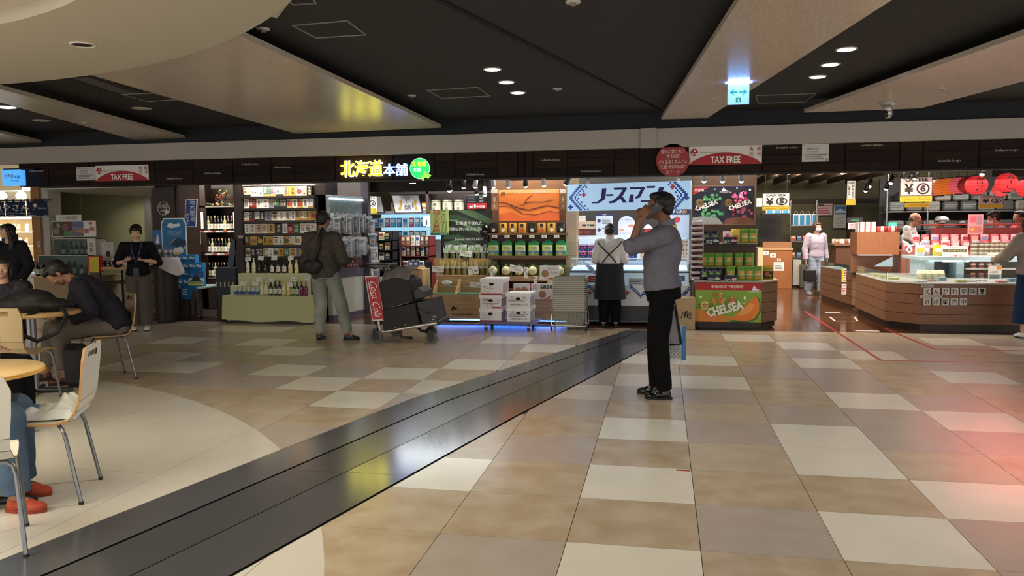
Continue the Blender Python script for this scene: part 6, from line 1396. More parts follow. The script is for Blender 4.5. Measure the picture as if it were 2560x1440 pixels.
MB().use(mat('#7a5a3c', .5)).box(-.45, .45, -.004, .018, -.012, 0).box(-.45, .45, -.004, .018, .545, .56).box(-.45, -.435, -.004, .018, 0, .55).box(.435, .45, -.004, .018, 0, .55).build('frame', ps, local=True)
bnr = sign('melon_banner', 'green and orange candy banner with melon slice on the stand base', 'banner', (1738, 708, 1904, 805), YC-.004, [('r', 0, 1, .82, 1, '#b8282c'), ('t', '季節限定で新発売！', .24, .74, .87, .95, '#f0e4d8'), ('p', [(0, 0), (.45, 0), (.6, .12), (.3, .2), (.1, .3), (0, .32)], '#e08a3c'), ('p', [(.52, .02), (.75, .12), (.88, .3), (.94, .55), (.93, .68), (.98, .55), (.99, .3), (.93, .08), (.8, 0), (.55, 0)], '#3a6a34'), ('p', [(.54, .06), (.68, .3), (.80, .5), (.92, .68), (.965, .5), (.965, .28), (.9, .1), (.78, .02)], '#ec8434'), ('p', [(.62, .18), (.72, .34), (.84, .5), (.9, .46), (.84, .28), (.74, .16)], '#f0a458'), ('c', .15, .42, .11, '#e8c880'), ('t', '生食感！', .04, .27, .36, .48, '#6a2a20')]+flowers(.42, .6, .2, .13, 22, ['#e8823a', '#f0a860', '#2f6a44', '#d8683a', '#f0f0e0'], 5, 1.7)+[('c', .08, .66, .03, '#eef2e4'), ('c', .74, .64, .035, '#eef2e4'), ('c', .73, .5, .02, '#eef2e4'), ('t', 'HOKKAIDO', .8, .98, .78, .83, '#e8ecf4'), ('p', [(.84, .83), (.87, .97), (.91, .88), (.96, .84)], '#e8ecf4')], '#86ac3a', .003)
q = MB(); Rm = Matrix.Translation((-.04, 0, .19)) @ Matrix.Rotation(-.26, 4, 'Y'); q.use(mat('#f0ece4', .5)).text('CHELSEA', -.26, .24, -.065, .065, -.05, Rm, off=.04); q.build('lettering', bnr, local=True)
gp = pouch(.115, .19, .05, '#7aa83a', [('r', .05, .95, .7, .95, '#5a9434'), ('c', .5, .5, .16, '#e88a3c'), ('c', .62, .58, .1, '#f0a860'), ('t', 'CHELSEA', .12, .9, .34, .44, '#f4f0e8'), ('p', [(.1, .05), (.9, .05), (.7, .25), (.3, .18)], '#e08a40')], crease=.006, label='x')
yp_ = pouch(.12, .19, .05, '#c9b43a', [('p', [(.1, .6), (.9, .7), (.9, .95), (.1, .9)], '#e8d860'), ('c', .5, .35, .2, '#e07a3c')], crease=.008, label='x')
dp_ = pouch(.105, .15, .04, '#14162c', [('c', .3, .75, .05, '#e8ecf4'), ('c', .75, .85, .04, '#8ab0e8'), ('c', .5, .5, .2, '#7ab83a'), ('t', 'CHELSEA', .12, .9, .25, .4, '#f0f0f0')], crease=.005, label='x')
pp_ = pouch(.105, .15, .04, '#f0dcdc', [('c', .5, .55, .22, '#e0606a'), ('t', 'CHELSEA', .12, .9, .25, .4, '#7a2030')], crease=.005, label='x')
rr = lambda px, Y_: P(px, 600, Y_).x
row([dp_, dp_, pp_], [(rr(px, YC+.3), YC+.3, zk1) for px in (1765, 1788, 1818)], 'small candy pouch on the top candy shelf, {n} from the pie booth', 'small pouches on the top shelf', scale=1.1)
row([yp_, gp, gp], [(rr(px, YC+.3), YC+.32, zk1) for px in (1840, 1862, 1882)], 'tall melon candy pouch on the top candy shelf, {n} from the small ones', 'tall pouches on the top shelf', scale=1.05)
row(gp, [(rr(px, YC+.3), YC+.3+.03*(i % 2), zk2) for i, px in enumerate((1758, 1778, 1798, 1822, 1848, 1874))], 'green melon candy pouch, {n} along the middle candy shelf', 'pouches on the middle shelf', jitter=.2)
row(dp_, [(rr(px, YC+.1), YC+.14, z1_+.021) for px in (1762, 1780, 1796)], 'navy candy pouch on the stand worktop, {n} of three', 'navy pouches on the worktop', jitter=.1)
row(gp, [(rr(px, YC+.1), YC+.14, z1_+.021) for px in (1828, 1856, 1876, 1896)], 'green melon candy pouch on the stand worktop, {n} of four', 'green pouches on the worktop', jitter=.1)
kp = pouch(.15, .2, .05, '#c9a82c', [('r', .0, 1, .0, .6, '#1d1a14'), ('c', .4, .35, .18, '#b8582c'), ('c', .7, .25, .12, '#6a8a3a'), ('t', 'CORN', .15, .85, .7, .85, '#5a2a10')], crease=.008, label='x')
row(kp, [(rr(1922, YC+.3), YC+.32, z1_+.021)], 'black and gold corn snack pouch at the stand end, {n} one', 'corn pouches')
tg_ = [sign('price_board', 'dark price board marked 972 on the candy stand, %s one' % ORD[i], 'price card', r, YY, [('t', '¥972', .08, .5, .1, .55, '#f0f0f4'), ('c', .75, .5, .22, c), ('t', 'CHELSEA', .55, .98, .35, .6, '#f4f4f4')], '#1c1e3a', .004, rx=-.12, group='price boards on the candy stand') for i, (r, YY, c) in enumerate([((1763, 592, 1798, 611), YC+.2, '#6ab04a'), ((1808, 592, 1842, 611), YC+.2, '#d8506a'), ((1767, 686, 1802, 707), YC+.02, '#6ab04a'), ((1810, 688, 1844, 708), YC+.02, '#d8506a')])]
# side wire racks with dark flat packets
t = T('packet_rack', 'clear rack of dark flat candy packets beside the pie booth', 'rack', (P(1740, 700, YC+.1).x, YC+.1, z1_+.02))
for px in (1727, 1758): q = P(px, 640, YC+.12).x; MB().use(mat('#b9b6b2', .3)).cyl((q, YC+.12, z1_+.02), (q, YC+.12, P(1740, 562, YC+.12).z), .004, n=6).build('upright', t)
fp = T('flat_packet', 'x', 'packet'); MB().use(mat('#d0c8c4', .4)).rbox(-.075, .075, 0, .16, 0, .035, .004).build('tray', fp); MB().use(mat('#24182a', .35)).add([(-.07, -.002, .002), (.07, -.002, .002), (.075, .06, .058), (-.07, .06, .058)], [(0, 1, 2, 3)]).build('packet_front', fp)
MB().use(mat('#b04a78', .4)).add([(-.03, -.004, .012), (.06, -.004, .02), (.065, .05, .052), (-.02, .05, .045)], [(0, 1, 2, 3)]).build('print', fp)
row(fp, [(P(1743, 640, YC+.13).x, YC+.14, z1_+.03+.078*k) for k in range(11)], 'dark flat candy packet, {n} up the clear side rack', 'packets in the clear rack', scale=1.0)
for i, px in enumerate((1760, 1806, 1853)): track_spot(px, 452, YC+.35, 'chrome spotlight above the candy poster, %s of three' % ORD[i], (.25, 0), True, '#8a8a8e', 1.1, 7)
# ---------------------------------------------------------------- right: cashier hall
def clad(t, pts, z0, z1, n, cols, closed_back=None, th=.02):
    """horizontal boards on a polyline of counter faces"""
    for i in range(len(pts)-1):
        a, b = V((*pts[i], 0)), V((*pts[i+1], 0)); nrm = (b-a).normalized().cross(V((0, 0, 1)))
        for k in range(n):
            za, zb = lerp(z0, z1, k/n), lerp(z0, z1, (k+1)/n)-.006
            q = MB().use(mat(cols[0], .45, kind='woodx', col2=cols[1])); q.prism([(a.x, a.y), (b.x, b.y), (b.x-nrm.x*th, b.y-nrm.y*th), (a.x-nrm.x*th, a.y-nrm.y*th)], za, zb); q.build('cladding_board', t)
BR = ('#8a5f45', '#7c533a'); BRd = ('#8a5c40', '#7c5038')
# ceiling rafters and grey beam
rf = T('ceiling_6', None, None, (2.6, 15, 2.5), kind='structure')
for i in range(8):
    x = 1.4+.42*i; MB().use(mat('#4a3a2c', .7)).box(x, x+.05, 12.2, 20.5, 2.42, 2.56).build('rafter', rf)
p, q = P(2110, 470, 12.6), P(2420, 415, 11.6)
MB().use(mat('#a39a90', .6)).prism([(3.55, 13.4), (6.2, 11.35), (6.2, 11.45), (3.62, 13.5)], 2.28, 2.7).build('grey_beam', rf)
for i in range(5): MB().use(mat('#a8342c', .5)).prism([(3.9+.5*i, 14.2-.3*i), (8, 12.4-.2*i+1), (8, 12.5-.2*i+1), (3.9+.5*i, 14.3-.3*i)], 2.40, 2.48).build('red_batten', rf)
for y in (17.6,): pass
bk = T('trim_10', None, None, (4, 21.5, 0), kind='structure')
z = P(2100, 503, 21.5).z; MB().use(mat('#3a241a', .6)).box(1.4, 8, 21.54, 21.6, z-.05, z+.06).build('wall_rail', bk)
for px in (2120, 2230): x = P(px, 560, 21.4).x; MB().use(mat('#3f281c', .6)).box(x, x+.12, 21.5, 21.6, 0, 2.7).build('wall_post', bk)
# cashier signs
def cash(r, Y, n, label, strip, hang=True):
    o = sign('cashier_sign', label, 'sign', r, Y, [('r', 0, 1, 0, 1, '#1a1a1a'), ('r', .02, .98, .03, .97, '#e6d8d0'), ('t', 'CASHIER', .12, .88, .76, .94, TXT), ('t', '¥', .12, .42, .1, .66, TXT), ('t', n, .5, .92, .08, .68, TXT)], '#e6d8d0', .012)
    x0, x1, z0, z1 = wr(*r, Y); a, b, c, d = wr(*strip, Y)
    W = (x1-x0)/2; MB().use(mat('#d8b82a', .5)).box(-W, W, 0, .01, c-z0, -.001).build('yellow_strip', o, local=True)
    if n not in '③': MB().use(mat('#8a6a1a', .6)).text('Cashier for Tax-Free', -W*.9, W*.9, (c-z0)*.8, (c-z0)*.25, -.002).build('lettering', o, local=True)
    if hang:
        for s in (-.8, .8): MB().use(black).cyl((W*s, .006, z1-z0), (W*s, .006, 2.74-z0), .004, n=6).build('hanging_wire', o, local=True)
cash((1906, 483, 1974, 516), 16.5, '⑤', 'hanging cashier sign with circled five above the brown register counter', (1906, 517, 1974, 526))
cash((2251, 442, 2331, 490), 13.6, '⑥', 'large hanging cashier sign with circled six before the red lanterns', (2251, 491, 2331, 504))
cash((2448, 489, 2508, 510), 15.6, '③', 'hanging cashier sign with circled three below the red lanterns', (2448, 511, 2508, 521))
o = sign('cashier_sign', 'narrow edge-on hanging cashier sign in front of the olive wall', 'sign', (2118, 452, 2138, 498), 14.5, [('t', 'CASHIER', .1, .9, .84, .95, TXT), ('tv', '¥円', .1, .4, .1, .75, TXT), ('tv', '免税会計', .55, .9, .05, .8, TXT)], '#e8e6e0', .01)
MB().use(mat('#d8b82a', .5)).box(-.075, .075, 0, .01, -.1, -.002).build('yellow_strip', o, local=True); MB().use(black).cyl((0, .005, .33), (0, .005, .75), .004, n=6).build('hanging_wire', o, local=True)
o = sign('sign_strip', 'bright yellow strip hanging below the large circled six sign', 'sign', (2262, 507, 2323, 518), 15.0, [('t', 'Cashier for Tax-Free', .05, .95, .25, .75, '#8a7a1a')], '#e8d820', .01); MB().use(black).cyl((0, .005, .07), (0, .005, .9), .004, n=6).build('hanging_wire', o, local=True)
sign('wall_plate', 'small white plate on the wall left of the circled five sign', 'sign', (1889, 495, 1906, 517), 17.5, [('t', 'ター', .2, .8, .35, .65, TXT)], '#a9a69c', .01)
# register counter with notes
YR = 18.6
t = T('register_counter', 'orange brown register counter with paper notes behind the candy stand', 'counter', (P(1945, 715, YR).x, YR, 0))
a, b, c, d = wr(1907, 625, 1980, 717, YR)
MB().use(mat('#9a5f34', .4, kind='woodz', col2='#8c5530')).rbox(a, b, YR, YR+.7, 0, d).build('front_panel', t); MB().use(mat('#c0966a', .4)).box(a-.02, b+.02, YR-.02, YR+.75, d, d+.04).build('ledge', t)
MB().use(mat('#8f6242', .4)).rbox(a+.0, b, YR+.1, YR+.75, d+.04, P(1945, 605, YR).z).build('upper_box', t)
MB().use(mat('#c9b08c', .5)).box(P(1890, 640, YR).x, a-.03, YR-.3, YR+.3, 0, P(1900, 618, YR).z).build('side_box', t)
for i, (r, c) in enumerate((((1909, 627, 1922, 638), '#d8dcdc'), ((1925, 633, 1940, 644), '#e0d8cc'), ((1943, 646, 1952, 653), '#e0d8cc'), ((1934, 655, 1960, 677), '#dedad6'))):
    sign('paper_note', 'white paper note taped to the register counter, %s from the candy stand' % ORD[i], 'note', r, YR-.003, [('c', .5, .5, .2, '#6a8a9c' if i == 0 else '#8a4a3a')] if i < 3 else [('l', 4, .1, .9, .15, .85, '#777')], c, .002)
# wire shelf with blue bags
YW2 = 19.6
t = T('wire_shelf', 'steel wire shelf unit with blue gift bags against the olive wall', 'shelving', (P(2000, 700, YW2).x, YW2, 0))
a, b, _, _ = wr(1975, 600, 2040, 610, YW2)
for py in (563, 602, 643): z = P(2005, py, YW2).z; MB().use(steel).box(a, b, YW2, YW2+.5, z-.02, z).build('wire_deck', t)
for x in (a, b): MB().use(steel).cyl((x, YW2, 0), (x, YW2, 2.0), .015, n=8).build('post', t)
gbag = T('gift_bag', 'x', 'bag'); MB().use(mat('#e4e6e6', .5)).rbox(-.10, .10, .0, .12, 0, .38, .004).build('bag_body', gbag); MB().use(mat('#1f88bc', .5)).box(-.065, .075, -.004, 0, 0, .34).build('blue_panel', gbag)
MB().use(mat('#d8d4cc', .6)).tube([(-.05, .0, .38), (-.045, 0, .44), (0, 0, .47), (.045, 0, .44), (.05, 0, .38)], .005, 6).build('cord_handle', gbag)
z1_ = P(2005, 563, YW2).z
row(gbag, [(P(px, 540, YW2).x, YW2+.05, z1_) for px in (1991, 2006, 2021, 2038)], 'blue and white gift bag on the wire shelf, {n} from the register', 'gift bags on the wire shelf', scale=.7)
zb_ = P(1940, 533, 18.2).z
row(gbag, [(P(px, 520, 18.2).x, 18.25, zb_) for px in (1925, 1944, 1965)], 'blue gift bag lying behind the circled five sign, {n} from the candy stand', 'gift bags behind the sign', scale=.8)
t = T('back_cabinet', 'dark open cabinet with paper rolls behind the register counter', 'cabinet', (P(1935, 600, 18.3).x, 19.4, 0)); a2, b2, _, _ = wr(1905, 540, 1974, 600, 18.2)
MB().use(mat('#1a1512', .6)).box(a2, b2, 18.2, 18.58, zb_-.03, zb_).build('top_board', t); MB().use(mat('#1d1815', .6)).box(a2, b2, 19.4, 19.45, 0, zb_).build('back_board', t)
fo = cardset([('#b9602c', '#e8c8a0', '#a53'), ('#2c4a7a', '#9ab0c8', '#89a'), ('#c8403a', '#e8b0a0', '#fff'), ('#cdc9c0', '#8a8a84', '#777'), ('#6a8a6a', '#dfe0c8', '#777')], .12, .12, .2)
for k, py in enumerate((602, 643)): row(fo, [(a+.08+.135*i, YW2+.05, P(2005, py, YW2).z) for i in range(5)], 'folded bag stack on the wire shelf, {n} along the %s deck' % ('upper', 'lower')[k], 'stacks on the wire shelf')
sign('pink_notice', 'pink notice with red writing on the olive wall', 'sign', (2040, 509, 2081, 538), 21.4, [('l', 4, .06, .9, .1, .9, '#c83a4a'), ('r', .1, .5, .82, .92, '#2a2a2a')], '#d8c0b8', .01)
sign('wall_calendar', 'wall calendar with blue sea picture above white date sheet', 'calendar', (2084, 513, 2116, 570), 21.4, [('r', .08, .92, .6, .96, '#4a78b0'), ('p', [(.08, .72), (.5, .86), (.92, .74), (.92, .66), (.08, .66)], '#c9d8e4'), ('r', .08, .92, .6, .66, '#35506a'), ('l', 5, .1, .9, .06, .5, '#a8a8a4')], '#c9cac4', .01)
# stack table, boxes behind the walking woman
t = T('low_bins', 'grey waste bins beside the walking woman', 'bin', (P(2000, 715, 19).x, 19, 0)); a, b, c, d = wr(1982, 650, 2003, 705, 19); MB().use(mat('#b9b8b0', .5)).rbox(a, b, 19, 19.4, .05, d).build('white_sack', t)
a, b, c, d = wr(2001, 662, 2038, 714, 18.8); MB().use(mat('#56534f', .4)).rbox(a, b, 18.8, 19.3, 0, d, .02).build('grey_bin', t)
t = T('back_table', 'wooden side table with heaped packets behind the walking woman', 'table', (P(2110, 660, 17.8).x, 17.8, 0)); a, b, c, d = wr(2085, 610, 2145, 640, 17.8)
MB().use(mat('#7a5238', .5)).rbox(a, b, 17.8, 18.5, d-.04, d).build('tabletop', t); MB().use(mat('#5a3a28', .5)).box(a+.05, b-.05, 17.85, 18.4, 0, d-.04).build('body', t)
hpk = [pouch(.16, .10, .08, c, crease=.02, label='x') for c in ('#a8826a', '#d8d4d0', '#8a5a4a', '#c8b0a0')]
row(hpk, [(lerp(a+.1, b-.1, (i % 5)/4), 17.95+.2*(i//5), d+.001) for i in range(10)], 'heaped snack packet on the side table, {n} of the heap', 'packets on the side table', jitter=.6)
sign('tv_display', 'small dark register display with green digits', 'monitor', (2118, 544, 2157, 557), 17.2, [('r', .25, .75, .3, .7, '#2a5a3a')], '#15171a', .03)
MB().use(dkm).cyl((0, .015, 0), (0, .015, -1.46), .012, n=8).build('stand_pole', bpy.data.objects['tv_display'], local=True)
sign('pink_notice', 'pale pink notice hanging under the register display', 'sign', (2120, 557, 2153, 573), 17.1, [('l', 4, .1, .9, .1, .9, '#a83a4a')], '#e0c8c0', .006)
# small glass topped counter
t = T('small_counter', 'small planked wooden counter with glass box beside the walking woman', 'counter', (3.3, 15, 0)); zt = .62
c2 = [(3.02, 16.2), (3.14, 14.1), (3.60, 14.0), (3.7, 16.2)]
clad(t, c2[:3], .08, zt, 4, BR); MB().use(mat('#5a3c2a', .5)).prism([(x+.03 if i < 2 else x, y+.03) for i, (x, y) in enumerate(c2)], 0, zt-.01).build('carcass', t)
gl = mat('#cfdcdc', .04, trans=.93)
MB().use(mat('#a8b8b4', .2)).prism(c2, zt, zt+.012).build('glass_shelf', t)
q = MB().use(gl); q.add([(3.02, 16.2, zt+.01), (3.14, 14.1, zt+.01), (3.14, 14.1, zt+.12), (3.02, 16.2, zt+.12)], [(0, 1, 2, 3)]); q.build('glass_guard', t)
sign('price_notice', 'red and yellow price notices taped on the small counter corner', 'sign', (2104, 672, 2116, 705), 14.02, [('r', 0, .4, 0, 1, '#d8c83a'), ('l', 5, .45, .95, .05, .95, '#b83a3a')], '#e6dcd0', .003)
sign('price_notice', 'pink price notice lower on the small counter corner', 'sign', (2104, 710, 2116, 736), 14.02, [('l', 6, .1, .9, .05, .95, '#b85a5a')], '#e6dcd8', .003)
o = MB().use(mat('#5a5a58', .1, trans=.6)).rbox(3.2, 3.55, 14.2, 14.6, zt+.013, zt+.22).build('clear_case', None, 'smoky clear plastic case on the small planked counter', 'box')
# big angled counter
ZC = .765
pts = [(3.08, 13.6), (3.05, 11.72), (3.37, 11.36), (7.2, 11.36)]
zc0 = P(2260, 708, 11.5).z
t = T('fish_counter', 'long angled counter of brown planks with low glass guard and chilled case', 'counter', (4.6, 12.4, 0))
MB().use(mat('#3a2a22', .5)).prism([(3.13, 13.6), (3.11, 11.78), (3.41, 11.42), (7.2, 11.42), (7.2, 13.6)], .0, zc0-.01).build('carcass', t)
clad(t, pts, .10, zc0, 4, BR)
MB().use(mat('#d9d6cc', .3)).prism([(x, y) for x, y in pts]+[(7.2, 13.6)], zc0, zc0+.015).build('display_bed', t)
for a, b in zip(pts, pts[1:]):
    n = 1 if a[0] < 3.2 else 5
    for k in range(n):
        u, v = V(a).lerp(V(b), k/n), V(a).lerp(V(b), (k+1)/n); n_ = .008
        MB().use(gl).prism([(u.x+.02, u.y+.02), (v.x+.012, v.y+.02), (v.x+.012, v.y+.026), (u.x+.026, u.y+.026)], zc0+.015, zc0+.135).build('glass_guard', t)
rr_ = random.Random(4)
tr = carton(.14, .10, .02, '#d8dce0', [], label='x'); tr2 = carton(.12, .10, .025, '#e8a0a0', [], label='x'); tr3 = carton(.10, .08, .05, '#a8d0e4', [('l', 2, .1, .9, .2, .8, '#4a6a8a')], label='x'); tr4 = carton(.12, .09, .03, '#d8cf8a', [], label='x')
row([tr, tr2, tr3, tr4, tr], [(3.45+.165*i, 11.5+.12*(i % 3), zc0+.016) for i in range(19)], 'seafood tray behind the low glass guard, {n} along the counter', 'seafood trays', jitter=.2)
row([tr4, tr], [(3.22+.05*(i % 2), 11.95+.18*i, zc0+.016) for i in range(8)], 'seafood tray on the short arm of the angled counter, {n} of its line', 'trays on the short arm', jitter=.2)
# big block box with light
a, b, c, d = wr(2143, 580, 2250, 637, 13.6)
MB().use(mat('#95603f', .45, kind='woodz', col2='#875437')).rbox(a, b, 13.62, 14.1, c, d).build('wooden_hood', t)
MB().use(mat('#e4f6f4', .3, emit=2.5)).box(a+.05, b-.1, 13.64, 13.75, c-.012, c-.001).build('hood_light', t)
MB().use(mat('#8a5a3e', .45)).rbox(a, b, 14.0, 14.1, zc0, c-.013).build('hood_support', t)
MB().use(mat('#7f9aa6', .3)).add([(a+.25, 13.6, zc0+.12), (b-.1, 13.6, zc0+.12), (b-.1, 13.62, c-.03)], [(0, 1, 2)]).build('lit_glass', t)
# chilled case
YD = 12.4
a, b, c, d = wr(2312, 650, 2560, 715, YD); b = 7.2
MB().use(mat('#aac4d0', .3)).box(a, a+.12, YD, YD+.7, zc0+.016, d).build('case_pillar', t); MB().use(mat('#a8c4d2', .3)).box(a+.42, a+.52, YD, YD+.7, zc0+.016, d).build('case_pillar', t)
MB().use(mat('#b9d4de', .2, .3)).rbox(a-.1, b, YD-.06, YD+.8, d, d+.05).build('case_roof', t)
MB().use(mat('#d8ecf4', .3, emit=3, ecol='#cfeaf8')).box(a+.05, a+.5, YD-.03, YD-.01, d-.02, d-.005).box(a+.55, b, YD-.03, YD-.01, d-.02, d-.005).build('case_lamp', t)
MB().use(mat('#b0a088', .5)).box(a+.52, b, YD+.5, YD+.55, zc0+.016, d).build('case_back', t); MB().use(mat('#4a545c', .3)).box(a+.12, a+.42, YD+.3, YD+.34, zc0+.016, d).build('case_back', t)
MB().use(white).box(a+.55, b, YD, YD+.5, zc0+.14, zc0+.155).build('case_shelf', t)
jar = T('jar', 'x', 'jar'); MB().use(mat('#c9b8a8', .2)).lathe([(.001, 0), (.036, .002), (.036, .06), (.03, .07), (.001, .07)], 14).build('glass_body', jar); MB().use(mat('#a83a2c', .5)).lathe([(.0365, .015), (.0365, .045)], 14).build('paper_label', jar); MB().use(mat('#7a1c1a', .4)).lathe([(.033, .07), (.033, .088), (.001, .089)], 14).build('lid', jar)
for k, z in enumerate((zc0+.156, zc0+.02)):
    row(jar, [(lerp(a+.66, a+.98, i/3) if i < 4 else lerp(a+1.42, a+1.9, (i-4)/4), YD+.06, z) for i in range(9)], 'red lidded jar in the chilled case, {n} along the %s shelf' % ('upper', 'lower')[k], 'jars in the chilled case')
cj = T('jar', 'x', 'jar'); MB().use(mat('#d8d4b8', .2)).lathe([(.001, 0), (.038, .002), (.038, .08), (.028, .1), (.001, .1)], 14).build('glass_body', cj); MB().use(mat('#e8e4c0', .4)).lathe([(.030, .1), (.03, .125), (.001, .126)], 14).build('lid', cj)
row(cj, [(a-.12+.09*i, YD-.25+.1*j, zc0+.016) for j in range(2) for i in range(4)], 'cream lidded jar beside the chilled case pillar, {n} of the cluster', 'cream lidded jars')
sign('leaflet_holder', 'white leaflet holder with orange tag between the jar rows', 'sign', (2471, 664, 2504, 706), YD-.1, [('r', .1, .85, .1, .45, '#7a7f88'), ('t', '北海珍味', .1, .7, .55, .68, '#222'), ('r', .62, .98, .78, .98, '#d88a2c')], '#d4d4cc', .01)
# goods on top
zr = d+.051
grp = cardset([('#d8d2b8', '#e8e8d8', '#777'), ('#d8d8d4', '#b8c4c0', '#666')], .15, .03, .2)
row(grp, [(a+1.05+.17*(i % 6), YD-.0+.24*(i//6), zr) for i in range(12)], 'pale yellow packet laid on the chilled case roof, {n} counted from the tilted board', 'packets on the case roof')
o = sign('picture_board', 'tilted white board with red and gold print on the glass case', 'sign', (2358, 613, 2424, 655), YD-.0, [('r', .04, .96, .62, .8, '#4a4a34'), ('t', 'えびいかほたて', .1, .9, .65, .77, '#d8c880'), ('t', '北海道いか', .3, .7, .86, .95, '#b83a4a'), ('p', [(.1, .3), (.4, .4), (.3, .2)], '#c8a8a0'), ('c', .5, .38, .08, '#d8606a'), ('c', .7, .3, .1, '#d07a70'), ('c', .35, .3, .06, '#c8606a')], '#ded8c8', .02, rx=-.35)
rj = T('round_tub', 'x', 'tub'); MB().use(mat('#a8a48c', .4)).lathe([(.001, 0), (.045, .002), (.05, .05), (.001, .05)], 14).build('tub_body', rj); MB().use(mat('#4a4438', .4)).lathe([(.052, .05), (.052, .06), (.001, .061)], 14).build('lid', rj)
row(rj, [(P(px, 630, YD+.6).x, YD+.6, zr+.062*k) for k in range(3) for px in (2435, 2452, 2464, 2478, 2490, 2502, 2516, 2530)], 'stacked round tub behind the tilted board, {n} counted up the stacks', 'stacked round tubs')
bgz = [pouch(.14, .16, .06, c, [('r', .1, .9, .3, .7, e)], crease=.015, label='x') for c, e in (('#cfd4d0', '#d8b83a'), ('#d8a8ac', '#e8e0e0'), ('#c9b8b0', '#a84a4a'), ('#d8c43a', '#e8e8d8'))]
row(bgz, [(P(px, 640, YD+.5).x, YD+.35+.03*(i % 3), zr) for i, px in enumerate((2292, 2306, 2320, 2334, 2346))], 'clear snack bag standing left of the tilted board, {n} of the line', 'snack bags by the board', jitter=.3)
# pink lit counter behind with packets and signs
YE = 13.9
t = T('rear_counter', 'rear sales counter crowded with pinkish packets below the lanterns', 'counter', (5.0, YE, 0)); a, b, c, d = wr(2252, 640, 2560, 650, YE); b = 7.4
MB().use(mat('#a8705c', .5)).rbox(a, b, YE, YE+.6, 0, 1.0).build('body', t); MB().use(mat('#7a3430', .5)).box(a+.6, b, YE+.5, YE+.55, 1.0, P(2400, 570, YE+.5).z).build('red_backboard', t)
MB().use(mat('#a83a34', .5)).cyl((a+.4, YE+.48, P(2350, 562, YE+.48).z), (b, YE+.48, P(2350, 562, YE+.48).z), .012, n=8).build('red_rail', t)
pkp = [pouch(.13, .17, .05, c, [('r', .1, .9, .4, .8, e), ('c', .5, .25, .12, f)], crease=.01, label='x') for c, e, f in (('#e0a8ae', '#f0d8d8', '#b83a3a'), ('#d87a80', '#f4e4e0', '#8a2a3a'), ('#e8c8cc', '#9aa8d8', '#c84a4a'), ('#c86a70', '#e8d0c8', '#f0e0e0'), ('#f0dada', '#c8545a', '#c8545a'))]
row(pkp, [(a+.08+.15*i, YE+.05, 1.001) for i in range(16)], 'pinkish dried food packet, {n} along the front of the rear counter', 'packets on the rear counter front', jitter=.25)
row(pkp[::-1], [(a+.3+.15*i, YE+.3, 1.09) for i in range(15)], 'pinkish dried food packet, {n} along the raised back of the rear counter', 'packets on the rear counter back', jitter=.25)
sign('acrylic_menu', 'clear pinkish menu panel standing on the rear counter', 'sign', (2420, 536, 2458, 586), YE+.0, [('r', .1, .5, .6, .9, '#c86a78'), ('r', .55, .9, .5, .9, '#a88a94'), ('r', .1, .9, .08, .4, '#b87a6a'), ('c', .3, .25, .08, '#d8b83a')], '#c8a0a4', .01)
o = T('octopus_sign', 'black and white curly squid shaped sign beside the wooden hood', 'sign', (P(2272, 620, 13.2).x, 13.2, zc0)); p = P(2270, 612, 13.2)
MB().use(mat('#d8cfcf', .5)).tube([p+V((-.08, 0, .06)), p+V((-.02, 0, .03)), p+V((.03, 0, -.03)), p+V((.06, 0, -.09)), p+V((.02, 0, -.12)), p+V((-.02, 0, -.08)), p+V((.02, 0, -.02)), p+V((.09, 0, .0))], .016, 8).build('white_curl', o)
MB().use(mat('#1c1618', .5)).tube([p+V((-.06, .01, .08)), p+V((.0, .01, .07)), p+V((.05, .01, .02)), p+V((.1, .01, -.02))], .022, 8).build('black_curl', o); MB().use(steel).cyl((p.x, 13.22, zc0+.02), (p.x, 13.22, p.z-.1), .006, n=6).build('stem', o)
# top of wooden hood goods
zh = P(2195, 580, 13.6).z
wb_ = carton(.10, .22, .16, '#dcd6c4', [('r', .1, .3, 0, 1, '#c83a6a')], label='x')
row(wb_, [(P(px, 570, 13.8).x, 13.75, zh+.001) for px in (2152, 2166, 2180)], 'cream folded bag standing on the wooden hood, {n} from the olive wall', 'cream bags on the hood')
sj = [pouch(.07, .09, .05, c, crease=.01, label='x') for c in ('#b84a44', '#d8c8c0', '#8a2c2c')]
row(sj, [(P(px, 575, 13.8).x, 13.8, zh+.001) for px in (2196, 2205, 2214, 2223, 2232, 2241)], 'small red snack packet on the wooden hood, {n} of the line', 'small packets on the hood', jitter=.4)
# counter lettering tiles
for tx, px0, step, y0, y1 in (('えんがわ珍味！', 2309, 22.8, 720, 737), ('好評販売中', 2308, 22.8, 746, 763)):
    for i, ch in enumerate(tx):
        sign('letter_card', 'white square card with black character, %s of the %s line on the counter' % (ORD[i], 'upper' if y0 < 730 else 'lower'), 'sign', (px0+step*i, y0, px0+step*i+19, y1), 11.335, [('t', ch, .15, .85, .1, .9, TXT)], '#cfcac6', .003)
sign('letter_strip', 'narrow white strip with dark writing just under the counter edge', 'sign', (2302, 711, 2334, 719), 11.335, [('t', '人気の', .1, .9, .2, .8, TXT)], '#bdb4ae', .003)
sign('letter_strip', 'narrow white strip between the two lines of character cards', 'sign', (2300, 738, 2355, 745), 11.333, [('t', 'ここだけで', .1, .9, .2, .8, TXT)], '#bdb4ae', .003)
